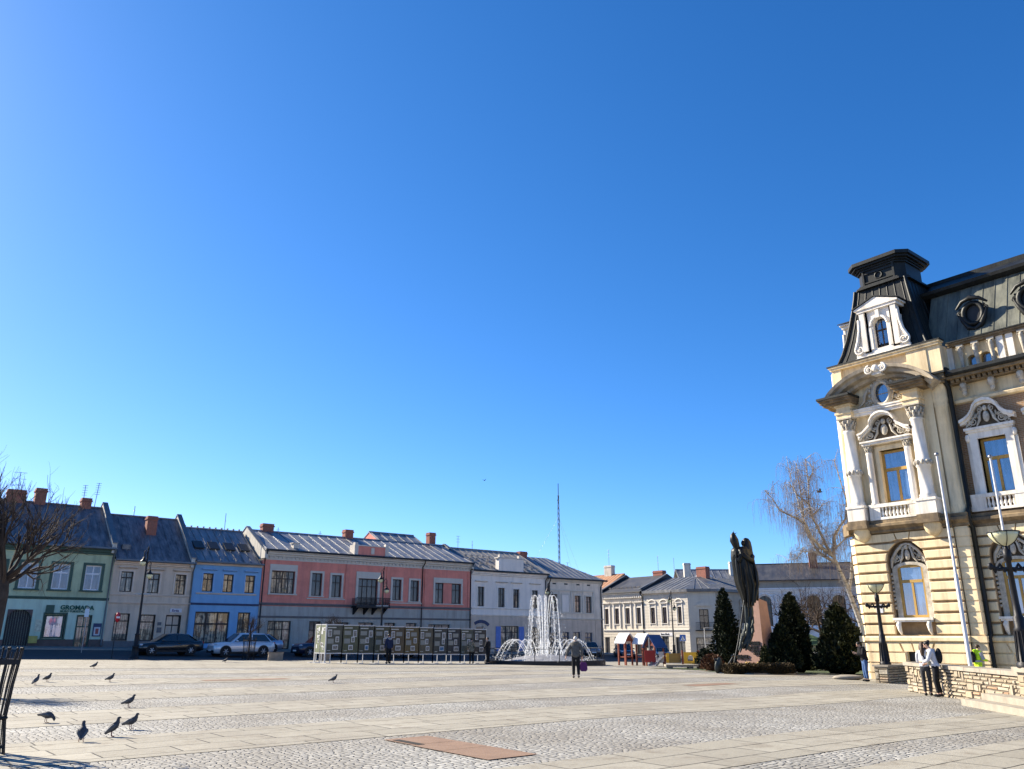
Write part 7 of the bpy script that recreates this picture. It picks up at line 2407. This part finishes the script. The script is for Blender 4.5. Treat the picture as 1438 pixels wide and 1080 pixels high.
for loc, rz, s, lab in (((55.7, 32.1, 12.), R(-39), 1.0, 'black bird flying in front of the weeping birch'), ((48.2, 63.9, 16.6), R(20), .6, 'tiny bird flying high in the open sky over the white house')):
    o = thing('flying_bird', lab, 'bird', loc, rz, 'birds in flight')
    MB().tube([(-.22, 0, 0), (-.1, 0, .0), (.0, 0, .01), (.1, 0, .02), (.15, 0, .02), (.2, 0, .01)], [.05, .05, .075, .05, .035, .005], 8).build('body', M_BLACKCL, o)
    for q in (-1, 1):
        MB().add([(.08, q * .04, .02), (-.1, q * .04, .02), (-.14, q * .3, .16), (-.16, q * .42, .22), (.0, q * .3, .18), (.08, q * .04, .0), (-.1, q * .04, .0)], [(0, 1, 2, 4), (4, 2, 3), (5, 4, 2, 6)]).build('wing', M_BLACKCL, o)
    o.scale = (s, s, s)
# ---------------------------------------------------------------- trees, hedges, lawn
M_BARK = mat('dark_bark', (.06, .045, .035), .95, .4, 6, .6, 40)
M_TWIG = mat('brown_twigs', (.05, .035, .027), .9, .4, 4, .2, 40)
M_BIRCHBARK, nt, b, L = newmat('birch_bark')
f = ramp(nt, noise(nt, 1, 5, .7, sc3=(1.5, 1.5, 9)), .5, .62)
L.new(mixc(nt, f, (.36, .345, .33), (.07, .06, .055)), b.inputs['Base Color'])
b.inputs['Roughness'].default_value = .85
M_BIRCHTWIG = mat('birch_twigs', (.19, .165, .16), .9, .3, 3, 0)


def branch(m, rnd, p, d, r, ln, level, spread=.6, up=.12, n=4, sides=5, kids=(3, 4), shrink=.62, wig=.22, twig=None):
    pts, rs = [p.copy()], [r]
    q, dd = p.copy(), d.copy()
    for i in range(n):
        dd = (dd + Vector((rnd.gauss(0, wig), rnd.gauss(0, wig), rnd.gauss(0, wig) + up))).normalized()
        q = q + dd * (ln / n)
        pts.append(q.copy())
        rs.append(r * (1 - .45 * (i + 1) / n))
    m.tube(pts, rs, sides if level > 0 else 4)
    if level == 0: return
    for _ in range(rnd.randint(*kids)):
        i = rnd.randint(max(1, n // 2), n)
        ax = Vector((rnd.gauss(0, 1), rnd.gauss(0, 1), rnd.gauss(0, 1)))
        nd = (dd + ax.normalized() * spread).normalized()
        branch(m, rnd, pts[i], nd, rs[i] * .72, ln * shrink * rnd.uniform(.75, 1.15), level - 1, spread, up, max(2, n - 1), max(3, sides - 1), kids, shrink, wig)


def globe_tree(label, x, y, s=1., seed=1, group=None):
    rnd = random.Random(seed)
    o = thing('globe_tree', label, 'tree', (x, y, ground(x, y)), rnd.uniform(0, 6), group)
    MB().tube([(0, 0, 0), (.01, 0, .8), (0, .01, 1.6), (.0, .0, 2.35), (.0, 0, 2.65)], [.105, .09, .085, .1, .06], 10).build('trunk', M_BARK, o)
    m = MB()
    for k in range(16):
        a = 2 * PI * k / 16 + rnd.uniform(-.2, .2)
        el = rnd.uniform(.2, 1.4)
        d = Vector((math.cos(a) * math.cos(el), math.sin(a) * math.cos(el), math.sin(el)))
        branch(m, rnd, Vector((0, 0, 2.3 + .3 * rnd.random())), d, .03, .98, 3, .6, .13, 4, 6, (3, 5), .62, .17)
    m.build('crown', M_TWIG, o)
    o.scale = (s, s, s)
    return o


GT = 'bare globe trees along the edge of the square'
globe_tree('near bare globe tree inside an iron guard at the left edge', 1.98, 15.2, 1.0, 5, GT)
globe_tree('small bare globe tree in front of the silver off-road car', 23.3, 58.4, .72, 8, GT)
globe_tree('small bare globe tree rising behind the left end of the display panels', 28.7, 56.6, .76, 12, GT)
globe_tree('bare globe tree just outside the left edge that throws its shadow on the paving', 2.3, 29.6, 1.0, 15, GT)


def guard(label, x, y, s=1.):
    o = thing('tree_guard', label, 'tree guard', (x, y, ground(x, y)), R(8), 'iron guards round the globe trees')
    for sx, sy in ((-1, -1), (1, -1), (1, 1), (-1, 1)):
        m = MB()
        for dx, dy in ((0, 0), (.075, 0), (0, .075)):
            m.tube([(sx * (.33 - dx), sy * (.33 - dy), 0), (sx * (.28 - dx), sy * (.28 - dy), .5), (sx * (.3 - dx), sy * (.3 - dy), 1.0), (sx * (.34 - dx), sy * (.34 - dy), 1.5)], .013, 6)
            m.ell((sx * (.34 - dx), sy * (.34 - dy), 1.51), (.02, .02, .028), 6, 4)
        m.ell((sx * .26, sy * .26, .52), (.06, .06, .035), 7, 4)
        m.build('corner_bars', M_IRON, o)
    for a in range(4):
        m = MB()
        for k in range(3):
            x_ = -.14 + .14 * k
            m.tube([(x_, -.33, 0), (x_, -.28, .5), (x_, -.3, 1.), (x_, -.34, 1.46)], .009, 5)
        m.box(-.33, .33, -.335, -.31, 1.28, 1.36).box(-.28, .28, -.29, -.265, .5, .55).box(-.31, .31, -.325, -.3, .1, .14)
        q = m.build('side_bars', M_IRON, o)
        q.matrix_local = Matrix.Rotation(PI / 2 * a, 4, 'Z')
    return o


guard('black iron guard of upright bars round the near tree at the left edge', 1.98, 15.2)
guard('black iron guard round the small tree in front of the silver off-road car', 23.3, 58.4)

# weeping birch behind the corner of the town hall
KB = .0071


def bz(x, y, d=0.): return Vector(((x - 760) * KB, d, 6.53 + (960 - y) * .00725))


rnd = random.Random(33)
bi = thing('weeping_birch', 'tall bare weeping birch with pale trunk and hanging twigs beside the town hall', 'tree', (49.0, 27.25, ground(49., 27.2)), R(-39), off=(0, 0, 0))
bi.location.z = 0
MB().tube([Vector((1.1, 0, -.5)), Vector((.95, 0, .4)), Vector((.7, .1, 2.5)), Vector((.2, .1, 4.5)), Vector((-.25, 0, 5.7)), bz(685, 960)], [.19, .17, .15, .13, .11, .1], 12).build('trunk', M_BIRCHBARK, bi)
limbs = [[(815, 545 + 330, 0), (860, 760, .2), (890, 640, .3), (880, 420, .4), (860, 250, .4)] if False else [(790, 1250, 0), (840, 1130, .3), (870, 1020, .5), (905, 900, .6), (930, 760, .7), (940, 560, .8)],
         [(685, 960, 0), (640, 860, .2), (590, 700, .3), (545, 600, .3), (530, 500, .2), (538, 300, .1), (530, 90, 0)],
         [(680, 960, 0), (560, 880, -.3), (480, 800, -.5), (440, 700, -.6), (370, 650, -.7), (300, 620, -.8), (200, 580, -1), (140, 480, -1.1), (75, 410, -1.2)],
         [(690, 1010, 0), (580, 930, .3), (545, 850, .5), (500, 740, .6), (485, 660, .6), (490, 480, .6), (480, 350, .6), (470, 120, .5)],
         [(690, 940, 0), (705, 790, -.2), (760, 700, -.4), (810, 640, -.5), (830, 480, -.6), (800, 330, -.6), (760, 110, -.6)],
         [(640, 980, 0), (540, 912, .6), (460, 908, .9), (400, 970, 1.), (320, 985, 1.1)],
         [(440, 700, -.6), (420, 560, -.3), (400, 420, -.2), (380, 280, 0), (370, 120, .1)],
         [(545, 600, .3), (620, 560, .7), (680, 500, .9), (720, 450, 1.)], [(530, 500, .2), (440, 400, .5), (390, 260, .9)],
         [(538, 300, .1), (610, 200, .4), (640, 110, .6)], [(700, 900, 0), (840, 800, .5), (900, 700, .8), (930, 600, .9)]]
lb = MB()
tw = MB()


def hang(p, n, lo, hi):
    for _ in range(n):
        q = p + Vector((rnd.gauss(0, .12), rnd.gauss(0, .12), 0))
        ln = rnd.uniform(lo, hi)
        dx, dy = rnd.gauss(0, .16), rnd.gauss(0, .16)
        pts = [q, q + Vector((dx * .6, dy * .6, -ln * .1)), q + Vector((dx * 1.1, dy * 1.1, -ln * .45)), q + Vector((dx * 1.2 + rnd.gauss(0, .04), dy * 1.2, -ln))]
        tw.tube(pts, [.007, .006, .005, .004], 3, False)


for li, lm in enumerate(limbs):
    pts = [bz(*p) for p in lm]
    r0 = .11 if li < 5 else .055
    lb.tube(pts, [r0 * (1 - .8 * i / (len(pts) - 1)) for i in range(len(pts))], 7)
    for i in range(1, len(pts)):
        for k in range(5):
            t = rnd.random()
            p = pts[i - 1].lerp(pts[i], t)
            if p.z < 6.6 and li not in (0, 5): continue
            d = Vector((rnd.gauss(0, 1), rnd.gauss(0, 1), rnd.uniform(.1, 1.2))).normalized()
            ln = rnd.uniform(.5, 1.35)
            q1 = p + d * ln * .5
            q2 = p + d * ln * .9 + Vector((0, 0, -.08))
            q3 = q2 + Vector((d.x * .25, d.y * .25, -.22))
            lb.tube([p, q1, q2, q3], [.018, .013, .009, .006], 4, False)
            for q in (q1, q1.lerp(q2, .5), q2, q3): hang(q, 3, .4, 1.8)
    hang(pts[-1], 10, .4, 1.5)
lb.build('limbs', M_BIRCHBARK, bi)
tw.build('hanging_twigs', M_BIRCHTWIG, bi)


def bare_tree(label, x, y, h, seed, spread=.8, r=.13, wid=1.):
    rnd = random.Random(seed)
    o = thing('bare_tree', label, 'tree', (x, y, ground(x, y)), rnd.uniform(0, 6), 'bare trees in the park')
    t = h * .36
    MB().tube([(0, 0, 0), (.04, .02, t * .5), (.0, .06, t), (.0, .06, t * 1.15)], [r * 1.15, r, r * .9, r * .6], 9).build('trunk', M_BARK, o)
    m = MB()
    for k in range(7):
        a = 2 * PI * k / 7 + rnd.uniform(-.3, .3)
        el = rnd.uniform(.35, 1.2)
        d = Vector((math.cos(a) * math.cos(el) * wid, math.sin(a) * math.cos(el) * wid, math.sin(el))).normalized()
        branch(m, rnd, Vector((0, .05, t * rnd.uniform(.8, 1.1))), d, r * .62, h * .33, 3, spread, .06, 4, 6, (3, 5), .68, .26)
    m.build('crown', M_TWIG, o)
    return o


bare_tree('gnarled bare tree between the two dark conifers', 51.2, 30.6, 6.2, 41, 1.)
bare_tree('bare spreading tree behind the pink pedestal', 53.5, 34.2, 6.6, 42, 1.)
bare_tree('small bare tree in front of the chamfered corner house', 62.5, 45.8, 5.2, 43, .8, .1)
bare_tree('bare tree close to the birch trunk, left of the town hall corner', 56.5, 29.5, 7.2, 44, 1.)

M_THUJA = leaf_mat('thuja_foliage', (.006, .011, .005), (.017, .027, .009), 3.)
M_THUJA2 = leaf_mat('juniper_foliage', (.016, .025, .008), (.055, .058, .018), 3.)
M_BROWNLEAF = leaf_mat('brown_hedge_leaves', (.04, .027, .012), (.11, .075, .03), 3.)
M_REDTWIG = leaf_mat('rusty_bush_leaves', (.06, .028, .014), (.16, .075, .035), 3.)


def foliage(m, rnd, n, place, size, upbias=.8):
    for _ in range(n):
        p, out = place()
        d = Vector((out[0] + rnd.gauss(0, .5), out[1] + rnd.gauss(0, .5), upbias + rnd.gauss(0, .5))).normalized()
        u = d.orthogonal().normalized()
        a = rnd.uniform(0, 6.28)
        u = Quaternion(d, a) @ u
        s = size * rnd.uniform(.6, 1.4)
        p = Vector(p)
        w = u * s * .35
        m.add([p, p + d * s * .5 + w, p + d * s, p + d * s * .5 - w], [(0, 1, 2, 3)])


def conifer(name, label, x, y, h, rad, seed, n=4200, mt=None, shape=0, cat='conifer', stem=True):
    rnd = random.Random(seed)
    z = ground(x, y)
    o = thing(name, label, cat, (x, y, z), 0, 'dark conifers round the monument')
    MB().tube([(0, 0, 0), (0, 0, h * .5)], [.09, .05], 8).build('trunk', M_BARK, o)
    ph_ = [rnd.uniform(0, 6.28) for _ in range(6)]

    def prof(t):
        if shape == 0: return min(1., (t + .04) * 6) * (1 - t) ** .62 * (1 - .12 * t)
        return math.sqrt(max(0., 1 - (t * 1.02) ** 2)) * min(1, (t + .08) * 6)

    def place():
        while True:
            t = rnd.random() ** 1.25
            if rnd.random() < prof(t) + .15: break
        a = rnd.uniform(0, 6.28)
        lump = 1 + .12 * math.sin(3 * a + ph_[0] + 7 * t) + .10 * math.sin(5 * a + ph_[1] - 11 * t) + .07 * math.sin(9 * a + ph_[2] + 19 * t)
        q = rad * prof(t) * lump * (rnd.uniform(.72, 1.12) if rnd.random() < .85 else rnd.uniform(.3, .8))
        return (q * math.cos(a), q * math.sin(a), .05 + h * t * (1 + .03 * math.sin(4 * a))), (math.cos(a) * .6, math.sin(a) * .6)
    m = MB()
    foliage(m, rnd, n, place, .2 if h > 2 else .14)
    vs, k_ = [], 12
    ts = [0, .08, .25, .5, .75, .93, 1.]
    for t in ts:
        for k in range(k_):
            a = 2 * PI * k / k_
            q = rad * prof(min(t, .985)) * .7
            vs.append((q * math.cos(a), q * math.sin(a), .04 + h * t * .96))
    m.add(vs, [(i * k_ + k, i * k_ + (k + 1) % k_, (i + 1) * k_ + (k + 1) % k_, (i + 1) * k_ + k) for i in range(len(ts) - 1) for k in range(k_)], True)
    m.build('crown', mt or M_THUJA, o)
    return o


conifer('thuja', 'slender dark thuja standing left of the pink pedestal', 51.25, 38.3, 5.4, 1.2, 1, 5000)
conifer('thuja', 'tall dark thuja right of the pink pedestal, taller one of a touching pair', 43.35, 27.7, 4.25, 1.15, 2, 6500)
conifer('thuja', 'low broad dark conifer leaning on the taller thuja beside the pedestal', 41.0, 26.95, 2.4, .98, 3, 5000, M_THUJA)
conifer('thuja', 'broad dark thuja at the corner of the town hall', 43.25, 24.75, 3.55, 1.5, 4, 7500)
conifer('juniper_bush', 'small yellow green juniper at the right foot of the pink pedestal', 39.55, 27.1, 1.4, .34, 7, 1000, M_THUJA2, 0, 'bush')
conifer('dark_bush', 'low dark evergreen bush beside the white rack', 44.9, 35.3, 1.2, .6, 8, 1500, M_THUJA, 1, 'bush')
conifer('rusty_bush', 'low rust brown bush left of the bronze anchor', 40.6, 31.4, .85, .65, 9, 1500, M_REDTWIG, 1, 'bush')
conifer('garden_shrub', 'small dark shrub under the kiosk roof between the conifers', 49.4, 30.6, 1.0, .8, 10, 1400, M_THUJA2, 1, 'bush')

hg = thing('low_hedge', 'low clipped brown hedge in front of the monument', 'hedge', (36.3, 27.0, ground(36.3, 27)), math.atan2(-1.5, 3.3))
rnd = random.Random(5)
m = MB()
Lh = 3.75


def hp():
    f = rnd.random()
    x, y, z = rnd.uniform(0, Lh), rnd.uniform(0, .8), rnd.uniform(.02, .42)
    if f < .4: z = .42 + rnd.uniform(-.05, .06); o_ = (0, 0)
    elif f < .8: y = rnd.uniform(-.05, .05); o_ = (0, -1)
    else: x = rnd.choice((0, Lh)) + rnd.uniform(-.05, .05); o_ = (0, 0)
    return (x, y, z), o_


foliage(m, rnd, 4200, hp, .09, .5)
m.box(.04, Lh - .04, .05, .76, 0, .4)
m.build('leaves', M_BROWNLEAF, hg)

M_LAWN, nt, b, L = newmat('lawn_grass')
L.new(mixc(nt, ramp(nt, noise(nt, 1.2, 6, .7), .35, .65), (.03, .05, .012), (.07, .09, .025)), b.inputs['Base Color'])
b.inputs['Roughness'].default_value = .95
bp = nn(nt, 'ShaderNodeBump', Strength=.9, Distance=.05); L.new(noise(nt, 60, 4, .7), bp.inputs['Height']); L.new(bp.outputs[0], b.inputs['Normal'])
mb = MB(); sheet(mb, 41., 57.5, 22.4, 37., .03, 1.); sheet(mb, 37.2, 41., 26.3, 30.5, .03, 1.)
tag(mb.build('lawn', M_LAWN), kind='structure')
mb = MB()
for x0, x1, y0, y1 in ((40.85, 41., 22.3, 26.2), (41., 57.5, 22.25, 22.4), (37.05, 37.2, 26.1, 30.6), (37.2, 41., 26.1, 26.28)):
    sheet(mb, x0, x1, y0, y1, .09, 1.)
    z = ground(x0, y0)
    mb.box(x0, x1, y0, y1, z - .3, z + .06)
tag(mb.build('lawn_kerb', M_KERB), kind='structure')
